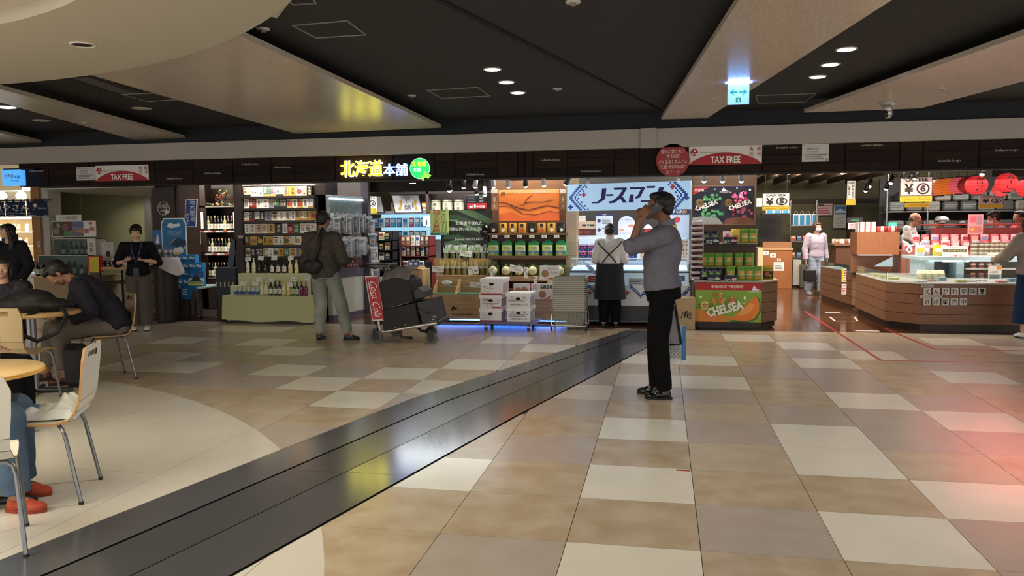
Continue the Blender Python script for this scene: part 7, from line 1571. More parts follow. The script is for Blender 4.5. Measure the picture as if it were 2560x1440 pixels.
# rear racks
t = T('stock_rack', 'dark steel stock racks filled with sacks behind the staff', 'shelving', (5.6, 17.5, 0)); a = P(2215, 600, 17.5).x
for x in (a, P(2317, 600, 17.5).x, 7.9): MB().use(steel).cyl((x, 17.5, 0), (x, 17.5, 2.5), .02, n=8).build('post', t)
MB().use(mat('#1d1a1a', .7)).box(a, 7.9, 18.1, 18.15, 0, 2.4).build('back_panel', t)
for py in (527, 575, 612): z = P(2400, py, 17.5).z; MB().use(steel).box(a, 7.9, 17.5, 18.0, z-.02, z).build('deck', t)
sk = [carton(.3, .4, .2, c, [('l', 2, .1, .9, .3, .7, e)], label='x', c=.03) for c, e in (('#4c504c', '#2a2c2a'), ('#343230', '#222'), ('#5c5850', '#444'), ('#1e1c1a', '#444'), ('#262c2a', '#555'))]
for k, py in enumerate((527, 575, 612)): row(sk, [(a+.2+.34*i, 17.52, P(2400, py, 17.5).z+.001) for i in range(9)], 'grey stock sack, {n} along the %s deck of the rear rack' % ('top', 'middle', 'bottom')[k], 'sacks on the rear rack')
row(sk[:3], [(a+.4+.34*i, 17.54, P(2400, 527, 17.5).z+.205) for i in range(8)], 'grey stock sack, {n} of the second layer on top of the rear rack', 'upper layer sacks')
sign('teal_carton', 'teal and white carton on the rear rack beside the bald man', 'box', (2221, 556, 2242, 577), 17.4, [('p', [(.2, .2), (.8, .2), (.5, .8)], '#e0f0ea')], '#3aa898', .1)
# lanterns
def lantern(px, py, r, Y, txt, col, label, e=.5):
    p = P(px, py, Y); R_ = r/F*(p-EYE).dot(FX); t = T('paper_lantern', label, 'lantern', (p.x, Y, p.z-R_*1.0), group='red paper lanterns'); M = Matrix.Translation(p)
    prof = []
    for k in range(17):
        a = -1.25+2.5*k/16; prof.append((R_*math.cos(a)*(1 if k % 2 else .975)+.0, R_*.95*math.sin(a)))
    MB().use(mat(col, .6, emit=e)).lathe(prof, 24, M).build('paper_shell', t)
    MB().use(black).cyl(p+V((0, 0, R_*.88)), p+V((0, 0, R_*.98)), R_*.36, n=18).build('top_ring', t); MB().use(black).cyl(p-V((0, 0, R_*.88)), p-V((0, 0, R_*.98)), R_*.36, n=18).build('bottom_ring', t)
    q = MB().use(mat('#160406', .6)); n = len(txt)
    for i, ch in enumerate(txt):
        zt = R_*(.72-1.4*(i+.04)/n); zb = R_*(.72-1.4*(i+.94)/n); zm = 0 if zt*zb < 0 else min(abs(zt), abs(zb)); q.text(ch, p.x-R_*.34, p.x+R_*.34, p.z+zb, p.z+zt, Y-R_*math.cos(math.asin(min(.95, abs(zm)/R_)))-.012, off=.012)
    q.build('lettering', t)
    rb = MB().use(mat('#7a1014' if 'orange' not in label else '#a8421c', .7))
    for k in range(1, 16, 2): a = -1.25+2.5*k/16; rb.tube([p+V((R_*math.cos(a)*math.cos(b_*PI/12), R_*math.cos(a)*math.sin(b_*PI/12), R_*.95*math.sin(a))) for b_ in range(25)], R_*.012, 4, caps=False)
    rb.build('ribs', t, kind='stuff'); MB().use(black).cyl(p+V((0, 0, R_*.98)), (p.x, Y, 2.745), .004, n=6).build('cord', t)
lantern(2441, 463, 26, 13.4, '縞ほっけ', '#d8343a', 'round red lantern with four characters, front row nearest the circled six sign')
lantern(2516, 457, 26, 13.4, '丸干し', '#d8343a', 'round red lantern with drying fish characters, second in the front row')
lantern(2568, 470, 25, 13.6, '帆立', '#d8343a', 'round red lantern cut by the frame edge at the far end of the row')
lantern(2502, 474, 20, 14.6, '', '#e05a58', 'round red lantern half hidden between the two front lanterns')
lantern(2418, 463, 22, 14.4, '', '#8a241c', 'dark red unlit lantern behind the front lantern', .25)
lantern(2397, 464, 23, 14.8, 'えび', '#e8606c', 'pinkish red lantern, third from the circled six sign')
lantern(2374, 466, 23, 15.1, 'たこ', '#e8742c', 'orange red lantern, second from the circled six sign')
lantern(2353, 468, 23, 15.4, 'かに', '#e87c34', 'orange lantern nearest behind the circled six sign')
lantern(2338, 470, 22, 15.8, '', '#e86068', 'pink red lantern peeping out beside the circled six sign')
light('lantern_glow', 'AREA', (5.2, 12.9, 2.3), 20, (1, .16, .12), 1.6, .5, rot=(math.radians(-35), 0, 0))
light('lantern_glow', 'AREA', (4.9, 13.6, 2.1), 22, (1, .3, .3), 2, 1)
for i, (px, py, Y) in enumerate([(1972, 432, 14.0), (2106, 432, 13.8), (2164, 477, 14.6), (2174, 466, 14.8), (2215, 472, 15.0), (2227, 458, 14.6), (2288, 446, 13.0), (2277, 446, 13.2), (2256, 446, 13.2), (2455, 436, 12.6)]):
    track_spot(px, py, Y, 'black spotlight in the cashier hall ceiling, %s counted from the candy stand' % ORD[i], (.25*(-1)**i, .25), i not in (7, 8), '#1a1a1c', 1.0, 8 if i < 6 else 5)
# floor tape and white marks
tp_ = T('floor_tape', 'red tape lines on the floor before the angled counter', 'tape', (3.4, 10, 0))
def tape(a, b, w=.035, m='#9c2026', nm='tape_strip', par=tp_):
    a, b = G(*a), G(*b); d = (b-a).normalized(); n = V((-d.y, d.x, 0))*w/2
    MB().use(mat(m, .4)).add([(a+n).to_tuple()[:2]+(.0012,), (b+n).to_tuple()[:2]+(.0012,), (b-n).to_tuple()[:2]+(.0012,), (a-n).to_tuple()[:2]+(.0012,)], [(0, 1, 2, 3)]).build(nm, par)
tape((2012, 778), (2200, 900), .04); tape((2196, 901), (2600, 908), .04); tape((2213, 822), (2338, 873), .04); tape((2334, 873), (2600, 878), .04)
fm = T('floor_sticker', 'white stickers and outlined box on the parquet aisle', 'sticker', (2.9, 12.6, 0))
for r in (((2064, 782), (2102, 782), .12), ((2138, 827), (2198, 828), .10), ((2072, 793), (2138, 793), .03), ((2086, 803), (2145, 803), .03)): tape(r[0], r[1], r[2], '#d8d2c8', 'sticker_piece', fm)
tape((2074, 792), (2088, 803), .03, '#d8d2c8', 'sticker_piece', fm); tape((2136, 792), (2144, 803), .03, '#d8d2c8', 'sticker_piece', fm)
MB().use(mat('#a83a34', .4)).box(-.04, .04, -.012, .012, 0, .0015).build('red_sticker', None, 'small red sticker on a white floor tile corner', 'sticker', local=True).location = G(1708, 1176)
# ---------------------------------------------------------------- signs on the fascia
def taxfree(r, label):
    arc = [(0, .0)]+[(u, .02+.62*(1-((u-.5)/.5)**2)**.8) for u in [k/16 for k in range(17)]]+[(1, 0)]
    sign('banner', label, 'banner', r, YF-.05, [('p', arc, '#b0242c'), ('c', .075, .68, .2, '#b0242c'), ('c', .05, .6, .05, '#f0ece8'), ('c', .08, .75, .05, '#f0ece8'), ('c', .1, .6, .05, '#f0ece8'), ('t', 'Japan.', .155, .26, .6, .7, '#333'), ('t', 'Tax-free Shop', .275, .49, .6, .71, '#777'), ('t', 'TAX FREE', .30, .71, .07, .44, '#f2eeea'), ('t', '免', .83, .885, .68, .9, '#a8242c'), ('t', '税', .93, .985, .68, .9, '#a8242c'), ('t', '면', .835, .88, .42, .62, '#c87a70'), ('t', '세', .935, .98, .42, .62, '#c87a70')], '#e4e0da', .01)
taxfree((1722, 364, 1905, 411), 'white tax free banner with red arch above the candy stand')
taxfree((238, 413, 371, 452), 'white tax free banner with red arch at the olive booth end')
for r, l in (((2005, 360, 2072, 404), 'white multilingual notice taped to the fascia right of the tax free banner'), ((191, 418, 237, 451), 'white multilingual notice taped to the fascia left of the tax free banner')):
    sign('paper_notice', l, 'notice', r, YF-.045, [('c', .08, .92, .04, '#555'), ('t', 'There is preparation of a', .15, .85, .84, .91, '#333'), ('t', '免税手続き委託', .18, .62, .68, .77, '#444'), ('t', '免税手续委托', .18, .62, .52, .6, '#555'), ('l', 3, .12, .92, .1, .45, '#777'), ('c', .92, .08, .04, '#555')], '#cfccc8', .004)
o = T('round_sign', 'round dark red hanging sign with five lines of white writing', 'sign', (P(1682, 400, YF-.1).x, YF-.1, P(1682, 436, YF-.1).z)); p = P(1682, 401, YF-.1); R_ = .222
MB().use(mat('#a03034', .5)).cyl((p.x, YF-.1, p.z), (p.x, YF-.08, p.z), R_, n=48, smooth=False).build('disc', o)
q = MB().use(mat('#e8d8d0', .5))
for tx, z0, z1, w in (('道民に愛されて', .09, .15, .16), ('半世紀', .03, .085, .09), ('パイ生地とあんこの', -.045, .01, .19), ('元祖“和洋折衷”', -.115, -.06, .17), ('スイーツ', -.18, -.135, .09)): q.text(tx, p.x-w, p.x+w, p.z+z0, p.z+z1, YF-.102)
q.build('lettering', o)
# neon shop sign
o = T('neon_sign', 'glowing yellow and white shop name with round green emblem on the fascia', 'sign', (P(960, 440, YF-.06).x, YF-.08, P(960, 446, YF).z))
Yn = YF-.09
def neon(tx, r, col, e, e2, par=o):
    a, b, c, d = wr(*r, Yn); n = len(tx)
    for i, ch in enumerate(tx):
        x0, x1 = lerp(a, b, i/n)+.004, lerp(a, b, (i+1)/n)-.004
        q = MB(); q.use(mat(col, .4, emit=e)); q.text(ch, x0, x1, c, d, Yn, res=2, ext=.03, off=e2); l = q.build('glowing_letter', par)
        q = MB(); q.use(mat('#e8f0ff' if e2 else '#3a6ae0', .4, emit=3 if e2 else .8)); q.text(ch, x0-.007, x1+.007, c-.007, d+.007, Yn+.032, res=2, ext=.01, off=e2+.012); q.build('lit_rim', l)
neon('北海道', (850, 401, 955, 441), '#f2e81c', 5.5, .004); neon('本舗', (957, 409, 1018, 439), '#b4ccf8', 3.2, .0)
c = P(1049, 421, Yn); rg = .145
MB().use(mat('#10a848', .4, emit=2.6)).cyl((c.x, Yn, c.z), (c.x, Yn+.03, c.z), rg, n=40, smooth=False).build('green_disc', o)
MB().use(mat('#e8f4ec', .4, emit=1.2)).tube([V((c.x+rg*math.cos(a*PI/20), Yn+.01, c.z+rg*math.sin(a*PI/20))) for a in range(41)], .006, 6).build('disc_rim', o)
MB().use(mat('#7cd83c', .4, emit=1.8)).prism([(c.x+.02+.16*u, c.z-.17+.14*v) for u, v in HOK], 0, .006, Matrix.Translation((0, Yn+.002, 0)) @ FRONT).build('island_shape', o)
MB().use(mat('#f2d81c', .4, emit=2.5)).text('北海道', c.x-.12, c.x+.1, c.z+.03, c.z+.10, Yn-.006).build('lettering', o)
MB().use(mat('#e4eef4', .4, emit=1.4)).text('本舗', c.x-.1, c.x+.02, c.z-.05, c.z+.01, Yn-.006).build('lettering', o)
# ---------------------------------------------------------------- ceiling fittings
zc = 2.98
for i, (x, y) in enumerate(LAMPS):
    t = T('downlight', 'round recessed downlight in the dark ceiling, %s of the %s trio' % (ORD[i % 3], ('middle bay', 'bay beside the exit sign')[i//3]), 'lamp', (x, y, zc-.012), group='lit downlights')
    MB().use(mat('#d8d4cc', .4)).lathe([(.075, -.006), (.095, -.004), (.095, .001), (.075, .001)], 28, Matrix.Translation((x, y, zc)), caps=False).build('trim_ring', t)
    MB().use(mat('#fff6e6', .4, emit=9)).cyl((x, y, zc-.008), (x, y, zc-.001), .075, n=28).build('lens', t)
for i, (px, py) in enumerate(((353, 271), (105, 301), (14, 268))):
    p = G(px, py, zc); t = T('downlight', ('unlit pale round downlight in the dark bay left of the wide panel', 'unlit pale round downlight in the farthest dark bay', 'small lit lamp at the frame edge in the dark bay')[i], 'lamp', (p.x, p.y, zc-.02))
    MB().use(mat('#c9bfae', .5, emit=0 if i < 2 else 4)).lathe([(.001, -.012), (.07, -.012), (.12, -.002), (.12, .0)], 28, Matrix.Translation((p.x, p.y, zc))).build('diffuser', t)
p = G(206, 110, 2.75); t = T('recessed_spotlight', 'black round recessed spotlight in the cream oval ceiling', 'lamp', (p.x, p.y, 2.74))
MB().use(mat('#050505', .6)).cyl((p.x, p.y, 2.744), (p.x, p.y, 2.748), .068, n=32).build('dark_recess', t)
q = MB().use(mat('#d8d2c0', .5)); q.tube([(p.x+.078*math.cos(a*PI/16), p.y+.078*math.sin(a*PI/16), 2.746) for a in range(33)], .008, 6, caps=False); q.build('trim_ring', t)
for i, pp in enumerate((((731, 64), (868, 52), (915, 87), (790, 95)), ((1067, 226), (1195, 218), (1224, 240), (1106, 246)), ((303, 236), (385, 233), (446, 249), (368, 254)), ((690, -14), (770, -18), (790, 8), (735, 12)), ((1890, 239), (2040, 234), (2012, 255), (1895, 258)))):
    t = T('ceiling_hatch', ('framed ceiling hatch in the dark middle bay near the camera', 'framed ceiling hatch in the dark middle bay near the shops', 'framed ceiling hatch left of the wide panel', 'framed ceiling hatch cut by the top of the frame', 'framed ceiling hatch beyond the exit sign')[i], 'hatch', G(*pp[0], zc-.01))
    c = [G(*q, zc-.004) for q in pp]
    for k in range(4): MB().use(mat('#8f8c88', .5)).tube([c[k], c[(k+1) % 4]], .006, 4, False).build('frame_side', t)
t = T('air_grille', 'long recessed air grille in the dark bay under the oval ceiling', 'vent', G(250, 210, zc-.01))
c = [G(*q, zc) for q in ((165, 197), (238, 190), (352, 230), (280, 234))]
for u, w_ in ((0, .03), (.12, .02), (.88, .02), (1, .03)):
    a, b = c[0].lerp(c[1], u), c[3].lerp(c[2], u); MB().use(mat('#3a3836', .5)).tube([a, b], w_*.5, 4, False).build('slat', t)
MB().use(mat('#5a5654', .6)).add([c[0].lerp(c[1], .25)-V((0, 0, .003)), c[0].lerp(c[1], .75)-V((0, 0, .003)), c[3].lerp(c[2], .75)-V((0, 0, .003)), c[3].lerp(c[2], .25)-V((0, 0, .003))], [(0, 1, 2, 3)]).build('diffuser_plate', t)
for i, (px, py, z) in enumerate(((657, 71, zc), (1433, 3, zc), (1394, 221, zc), (1029, 238, zc), (1786, 247, 2.83), (2356, 219, 2.83), (212, 306, 2.83))):
    p = G(px, py, z); t = T('smoke_detector', 'small white ceiling detector, %s' % ('beside the oval ceiling edge', 'at the top of the frame', 'right of the lit trio', 'near the wide panel tip', 'beside the exit sign panel', 'on the panel right of the camera dome', 'on the narrow far panel')[i], 'detector', (p.x, p.y, z-.03)); s = 1 if i < 4 else .5
    MB().use(mat('#c9c4bc', .5)).lathe([(.001, -.012), (.05*s, -.012), (.055*s, -.0), (.001, 0)], 20, Matrix.Translation((p.x, p.y, z))).build('base_plate', t); MB().use(mat('#8a8680', .5)).lathe([(.001, -.03), (.018*s, -.03), (.022*s, -.012), (.001, -.012)], 14, Matrix.Translation((p.x, p.y, z))).build('sensor', t)
# security camera
p = G(2219, 257, 2.83); t = T('security_camera', 'silver dome security camera under the second wood panel', 'camera', (p.x, p.y, 2.62)); M = Matrix.Translation((p.x, p.y, 2.83)); sm = mat('#b9b8b6', .3, .5)
MB().use(sm).lathe([(.001, -.04), (.04, -.04), (.09, -.012), (.095, 0), (.001, 0)], 28, M).build('mounting_plate', t); MB().use(sm).lathe([(.001, -.11), (.05, -.11), (.055, -.04), (.001, -.04)], 24, M).build('neck', t)
MB().use(sm).ball((p.x, p.y, 2.83-.12), .058, n=24, m=16).build('dome_shell', t); MB().use(mat('#0a0a0c', .05)).ball((p.x-.028, p.y-.022, 2.83-.128), .045, .04, .048, 18, 12).build('dark_lens', t)
# exit sign
a, b = G(1819, 207, 2.83), G(1874, 207, 2.83); Ye = (a.y+b.y)/2; x0, x1, z0, z1 = wr(1819, 210, 1873, 261, Ye)
t = T('exit_sign', 'hanging glowing blue-white exit sign with green arrows', 'sign', ((x0+x1)/2, Ye, z0)); H_ = z1-z0
MB().use(mat('#b8b8b4', .4)).box(x0-.03, x1+.03, Ye-.02, Ye+.04, z1, 2.83).build('mount', t)
MB().use(mat('#8ec6f4', .3, emit=1.1, ecol='#86c4fa')).rbox(x0, x1, Ye-.008, Ye+.018, z0, z1).build('lit_panel', t)
g_ = '#109a80'
prints(MB(), [('p', [(.09, .6), (.28, .76), (.34, .76), (.2, .64), (.46, .64), (.46, .56), (.2, .56), (.34, .44), (.28, .44)], g_), ('p', [(.91, .6), (.72, .76), (.66, .76), (.8, .64), (.54, .64), (.54, .56), (.8, .56), (.66, .44), (.72, .44)], g_), ('r', .38, .62, .1, .32, g_), ('p', [(.46, .11), (.48, .2), (.45, .26), (.52, .29), (.56, .24), (.53, .2), (.57, .11), (.54, .11), (.51, .17), (.49, .11)], '#d8eef8')], x0, x1, z0, z1, Ye-.008, emit=.35).build('print', t)
light('exit_glow', 'AREA', ((x0+x1)/2, Ye-.05, z1-.01), 2.2, (.2, .3, 1), .2, .06, rot=(PI, 0, 0))
# ---------------------------------------------------------------- luggage trolley
YT = 9.55
t = T('luggage_trolley', 'airport luggage trolley with red white soft drink sign and black rubber wheels', 'trolley', (P(1010, 850, YT).x, YT, 0))
def px3(x, y, Y=YT): return P(x, y, Y)
fa = mat('#b9b8b4', .3, .6)
for y in (9.35, 9.85):
    MB().use(fa).tube([px3(966, 832, y)-V((0, 0, 0)) if False else V((px3(962, 830, YT).x, y, px3(962, 826, YT).z)), V((px3(1104, 800, YT).x, y, px3(1104, 803, YT).z))], .022, 8).build('side_rail', t)
    MB().use(fa).tube([V((px3(964, 828).x, y, px3(964, 828).z)), V((px3(947, 700).x, y, px3(947, 700).z)), V((px3(944, 670).x, y, px3(944, 670).z))], .018, 8).build('rear_upright', t)
MB().use(dkm).tube([V((px3(1104, 802).x, 9.35, px3(1104, 803).z)), V((px3(1108, 800).x, 9.5, px3(1108, 800).z)), V((px3(1108, 800).x, 9.7, px3(1108, 800).z)), V((px3(1104, 802).x, 9.85, px3(1104, 803).z))], .03, 10).build('front_bumper', t)
hz = px3(930, 664).z; hx = px3(926, 664).x
MB().use(dkm).tube([V((hx-.05, 9.3, hz-.01)), V((hx, 9.32, hz+.01)), V((hx, 9.88, hz+.015))], .016, 8).tube([V((hx-.02, 9.4, hz)), V((hx+.13, 9.42, hz-.02))], .02, 8).build('handle_bar', t)
MB().use(mat('#0c0d0f', .25, coat=.5)).rbox(hx-.02, hx+.30, 9.40, 9.75, hz-.03, hz+.03, .014).build('brake_lever_housing', t)
for nm, (wx, wy), Yw, rw in (('wheel', (940, 834), 9.30, .083), ('wheel', (1078, 830), 9.35, .075), ('wheel', (990, 830), 9.95, .083), ('wheel', (1078, 826), 9.88, .075)):
    x = px3(wx, wy, Yw).x; o = MB().use(mat('#55544f', .7)).cyl((x, Yw-.02, rw), (x, Yw+.02, rw), rw, n=28).build(nm, t); MB().use(mat('#17181a', .4)).cyl((x, Yw-.026, rw), (x, Yw+.026, rw), rw*.62, n=20).build('hub', o)
    MB().use(dkm).box(x-.03, x+.03, Yw-.03, Yw+.03, rw, rw+.10).build('wheel_fork', o)
MB().use(dkm).tube([V((px3(940, 834, 9.3).x, 9.36, .085)), V((px3(966, 826).x, 9.36, .15))], .028, 8).tube([V((px3(940, 834, 9.3).x, 9.38, .12)), V((px3(955, 803).x, 9.40, px3(955, 803).z))], .02, 8).build('rear_bracket', t)
MB().use(dkm).tube([V((px3(1010, 825).x, 9.4, .16)), V((px3(1014, 838).x, 9.4, .07)), V((px3(1040, 840).x, 9.4, .06))], .018, 8).build('parking_foot', t)
MB().use(dkm).tube([V((px3(1032, 822).x, 9.7, .17)), V((px3(1045, 832).x, 9.7, .11)), V((px3(1066, 832).x, 9.7, .10))], .018, 8).build('parking_foot', t)
MB().use(mat('#b9b8b6', .4)).prism([(px3(946, 690).x, px3(946, 690).z), (px3(975, 690).x, px3(975, 690).z), (px3(975, 720).x, px3(975, 712).z), (px3(950, 715).x, px3(950, 715).z)], 0, .02, Matrix.Translation((0, 9.42, 0)) @ FRONT).build('grey_panel', t)
# sign panel (a board in the plane through the uprights, turned a little to the viewer)
A_, B_, D_ = px3(932, 803, 9.22), px3(962, 801, 9.34), px3(913, 690, 9.22); C_ = B_+D_-A_
q = MB().use(mat('#d8d6d4', .4)); n_ = (B_-A_).cross(D_-A_).normalized(); cc = (A_+B_+C_+D_)/4
def inset(f): return [cc+(v-cc)*f for v in (A_, B_, C_, D_)]
def slabq(mb, Q, o0, o1):
    v = [p_+n_*o0 for p_ in Q]+[p_+n_*o1 for p_ in Q]; return mb.add(v, [(3, 2, 1, 0), (4, 5, 6, 7), (0, 1, 5, 4), (1, 2, 6, 5), (2, 3, 7, 6), (3, 0, 4, 7)])
so = slabq(q, inset(1), -.012, 0).build('sign_board', t)
so2 = slabq(MB().use(mat('#b4141c', .4)), [cc+(v-cc)*.94 for v in (A_, B_, C_, D_)], 0, .0015).build('red_face', so)
vs, fs, a0, a1, b0, b1 = textgeo('Coca Cola', 2)
q = MB().use(mat('#e8e2e0', .4)); ex, ey = (B_-A_), (D_-A_)
def uv(u, v): return A_+ex*u+ey*v+n_*.003
o_ = []
for v in vs:
    s_ = (v.x-a0)/(a1-a0); h_ = (v.y-b0)/(b1-b0)
    o_.append(uv(.22+.60*h_+.10*math.sin(s_*PI*2.2)*.3, .90-.80*s_-.06*h_))
q.add(o_, fs)
q.add([uv(.14, .84), uv(.20, .88), uv(.24, .6), uv(.30, .5), uv(.26, .48), uv(.17, .58)], [(0, 1, 2, 3, 4, 5)]); q.build('lettering', so)
# luggage
def bag(name, label, pts, Y0, Y1, col, cat='suitcase', rough=.6, extra=None, bev=.02):
    mb = MB(); q = [P(x, y, YT) for x, y in pts]; q = [(p.x, p.z) for p in q]; cx_ = sum(a for a, b in q)/len(q); cz = sum(b for a, b in q)/len(q)
    tt = T(name, label, cat, (cx_, (Y0+Y1)/2, min(b for a, b in q)))
    k = [(cx_+(a-cx_)*.94, cz+(b-cz)*.94) for a, b in q]; n = len(q)
    A = sum(q[i][0]*q[(i+1) % n][1]-q[(i+1) % n][0]*q[i][1] for i in range(n))
    rings = [[(a, Y0, b) for a, b in k], [(a, Y0+bev, b) for a, b in q], [(a, Y1-bev, b) for a, b in q], [(a, Y1, b) for a, b in k]]
    mb.use(mat(col, rough)); v = [p for r in rings for p in r]; f = [tuple(range(n)), tuple(range(3*n, 4*n))[::-1]]
    for r in range(3): f += [(r*n+i, (r+1)*n+i, (r+1)*n+(i+1) % n, r*n+(i+1) % n) for i in range(n)]
    mb.add(v, f); mb.build('body_shell', tt); return tt
def lin(pts, Y, r, c, nm, par, rough=.4): MB().use(mat(c, rough)).tube([P(x, y, Y) if False else V((P(x, y, YT).x, Y, P(x, y, YT).z)) for x, y in pts], r, 6).build(nm, par)
s1 = bag('suitcase', 'large black suitcase lying lowest on the luggage trolley', [(962, 772), (1052, 752), (1062, 806), (974, 826)], 9.33, 9.87, '#0b0b0d')
lin([(963, 796), (1057, 775)], 9.325, .006, '#1f1f22', 'zip_line', s1); lin([(1003, 813), (1005, 813)], 9.322, .008, '#b9b9b9', 'stud', s1); lin([(1027, 807), (1029, 806)], 9.322, .008, '#b9b9b9', 'stud', s1)
s2 = bag('suitcase', 'dark grey case with white badge at the front of the trolley', [(1054, 752), (1090, 744), (1103, 795), (1068, 803)], 9.33, 9.85, '#1c1c22', rough=.45)
lin([(1056, 773), (1100, 764)], 9.325, .005, '#33343a', 'zip_line', s2); lin([(1078, 778), (1090, 775)], 9.322, .012, '#0c0c0e', 'grab_handle', s2); lin([(1094, 796), (1093, 787), (1101, 785), (1103, 792), (1095, 794)], 9.32, .003, '#c9d2ee', 'badge', s2)
s3 = bag('backpack', 'bulging black backpack in the middle of the loaded trolley', [(953, 716), (962, 704), (990, 692), (1020, 689), (1036, 700), (1042, 725), (1046, 752), (1000, 766), (960, 776)], 9.35, 9.85, '#08080a', 'backpack')
lin([(976, 715), (990, 713)], 9.345, .008, '#5a3038', 'cloth_tag', s3); lin([(993, 764), (1040, 751)], 9.34, .003, '#8a8a8e', 'zip_line', s3); lin([(1032, 712), (1042, 722), (1050, 716)], 9.36, .010, '#1a1c20', 'strap', s3)
s4 = bag('shoulder_bag', 'small grey black bag tucked beside the backpack', [(1038, 724), (1054, 716), (1068, 726), (1070, 741), (1046, 747)], 9.4, 9.8, '#2c3034', 'bag', .5)
j_ = MB(); 
def jf(u, v):
    x = lerp(968, 1036, u); top = 668+10*abs(u-.45)**1.2+3*math.sin(u*9); bot = 702-8*math.sin(u*PI)-4*u
    y_ = lerp(top, bot, v); q = P(x, y_, YT); return V((q.x, lerp(9.52, 9.33, v**.6)+.012*math.sin(u*17+v*3), q.z))
j_.use(mat('#6e6764', .8)).grid(jf, 24, 8)
def jf2(u, v):
    a = jf(u, 0); return V((a.x+.03*(u-.5)*v, lerp(9.52, 9.85, v), a.z-.02*v*v+.008*math.sin(u*13)))
j_.grid(jf2, 24, 6); j_.build('folded_coat', None, 'grey coat draped over the black backpack on the trolley', 'coat')
# ---------------------------------------------------------------- food court chairs and tables
def chair(label, x, y, rz, shell='#e2ddd2', edge='#b48650', s=1.0, first=[None]):
    t = T('dining_chair', label, 'chair', (x, y, 0), rz, 'food court chairs')       # faces local +y
    prof = [(.215, .425), (.20, .437), (.12, .444), (0, .44), (-.12, .437), (-.175, .45), (-.205, .49), (-.225, .545), (-.238, .65), (-.25, .755), (-.257, .82)]
    def wd(k): return (.19, .2, .205, .205, .2, .19, .18, .18, .19, .195, .17)[k]
    q = MB(); n = len(prof); th = .012
    for k in range(n-1):
        (y0, z0), (y1, z1) = prof[k], prof[k+1]; w0, w1 = wd(k), wd(k+1); d = V((0, y1-y0, z1-z0)).normalized(); nn = V((0, d.z, -d.y))*-th
        cols = 8
        slot = (k == n-2)
        for c in range(cols):
            if slot and 2 <= c < 6: 
                a, b = c/cols, (c+1)/cols
                lo = .55
                for (s0, s1) in ((lo, 1.0),):
                    pa = [V((lerp(-1, 1, a)*lerp(w0, w1, s0), lerp(y0, y1, s0), lerp(z0, z1, s0))), V((lerp(-1, 1, b)*lerp(w0, w1, s0), lerp(y0, y1, s0), lerp(z0, z1, s0))), V((lerp(-1, 1, b)*lerp(w0, w1, s1), lerp(y0, y1, s1), lerp(z0, z1, s1))), V((lerp(-1, 1, a)*lerp(w0, w1, s1), lerp(y0, y1, s1), lerp(z0, z1, s1)))]
                    q.use(mat(shell, .35)); q.add(pa+[p_+nn for p_ in pa], [(0, 1, 2, 3), (7, 6, 5, 4)]); q.use(mat(edge, .5)); q.add(pa+[p_+nn for p_ in pa], [(0, 4, 5, 1)])
                continue
            a, b = c/cols, (c+1)/cols; pa = [V((lerp(-1, 1, a)*w0, y0, z0)), V((lerp(-1, 1, b)*w0, y0, z0)), V((lerp(-1, 1, b)*w1, y1, z1)), V((lerp(-1, 1, a)*w1, y1, z1))]
            q.use(mat(shell, .35)); q.add(pa+[p_+nn for p_ in pa], [(0, 1, 2, 3), (7, 6, 5, 4)])
            q.use(mat(edge, .5))
            if c == 0: q.add(pa+[p_+nn for p_ in pa], [(0, 3, 7, 4)])
            if c == cols-1: q.add(pa+[p_+nn for p_ in pa], [(1, 5, 6, 2)])
            if k == 0: q.add(pa+[p_+nn for p_ in pa], [(0, 4, 5, 1)])
            if k == n-2: q.add(pa+[p_+nn for p_ in pa], [(3, 2, 6, 7)])
    q.build('ply_shell', t, local=True)
    for sx in (-1, 1):
        for sy, yy in ((1, .19), (-1, -.20)):
            MB().use(mat('#7f8185', .3, .7)).tube([(sx*.06, yy*.5, .415), (sx*.16, yy*.62, .415), (sx*.185, yy*.72, .40), (sx*.195, yy*.8, .36), (sx*.215, yy*1.12, .012)], .0105, 10).build('leg', t, local=True)
            MB().use(black).cyl((sx*.2148, yy*1.115, .016), (sx*.2155, yy*1.125, 0), .0125, n=10).build('foot_cap', t, local=True)
    return t
gA = [G(245, 1196), G(218, 1259)]
chair('white food court chair with plastic bag on its seat in the foreground', -3.29, 3.66, math.radians(116), '#ded8cc')
chair('brown backed chair carrying the man in the dark jacket', -5.29, 6.70, math.radians(140), '#5d4a3c', '#a8845a')
chair('pale wood chair with handle slot pushed to the far round table', -5.28, 5.66, math.radians(12), '#b9a27c', '#a8845a')
chair('white chair with only its backrest showing beyond the yellow edged table', -4.66, 4.62, math.radians(35), '#d8d6cc')
chair('white chair cut by the frame edge in the near foreground', -3.06, 2.95, math.radians(42), '#dedace')
def rtable(label, x, y, r, col='#b9935e', top='#c9a878'):
    t = T('round_table', label, 'table', (x, y, 0)); M = Matrix.Translation((x, y, 0))
    MB().use(mat(top, .3)).lathe([(.001, .70), (r-.012, .70), (r, .705), (r, .722), (r-.005, .727), (.001, .727)], 48, M).build('tabletop', t)
    MB().use(mat(col, .4)).lathe([(r+.0008, .705), (r+.0008, .721)], 48, M).build('edge_band', t)
    MB().use(mat('#8a8c90', .3, .6)).cyl((x, y, .03), (x, y, .70), .038, n=20).build('pedestal', t)
    for k in range(4):
        a = k*PI/2+.5; MB().use(mat('#3a3b3e', .4, .5)).tube([(x, y, .035), (x+.3*math.cos(a), y+.3*math.sin(a), .02)], [.025, .018], 8).build('foot', t)
    return t
tb = G(95, 985)
rtable('round wooden food court table under the black backpack', tb.x-.03, tb.y+.0, .39)
rtable('yellow edged round table cut by the frame edge', G(12, 938, .72).x-.29, G(12, 938, .72).y+.05, .36, '#d8a03a', '#d8b880')
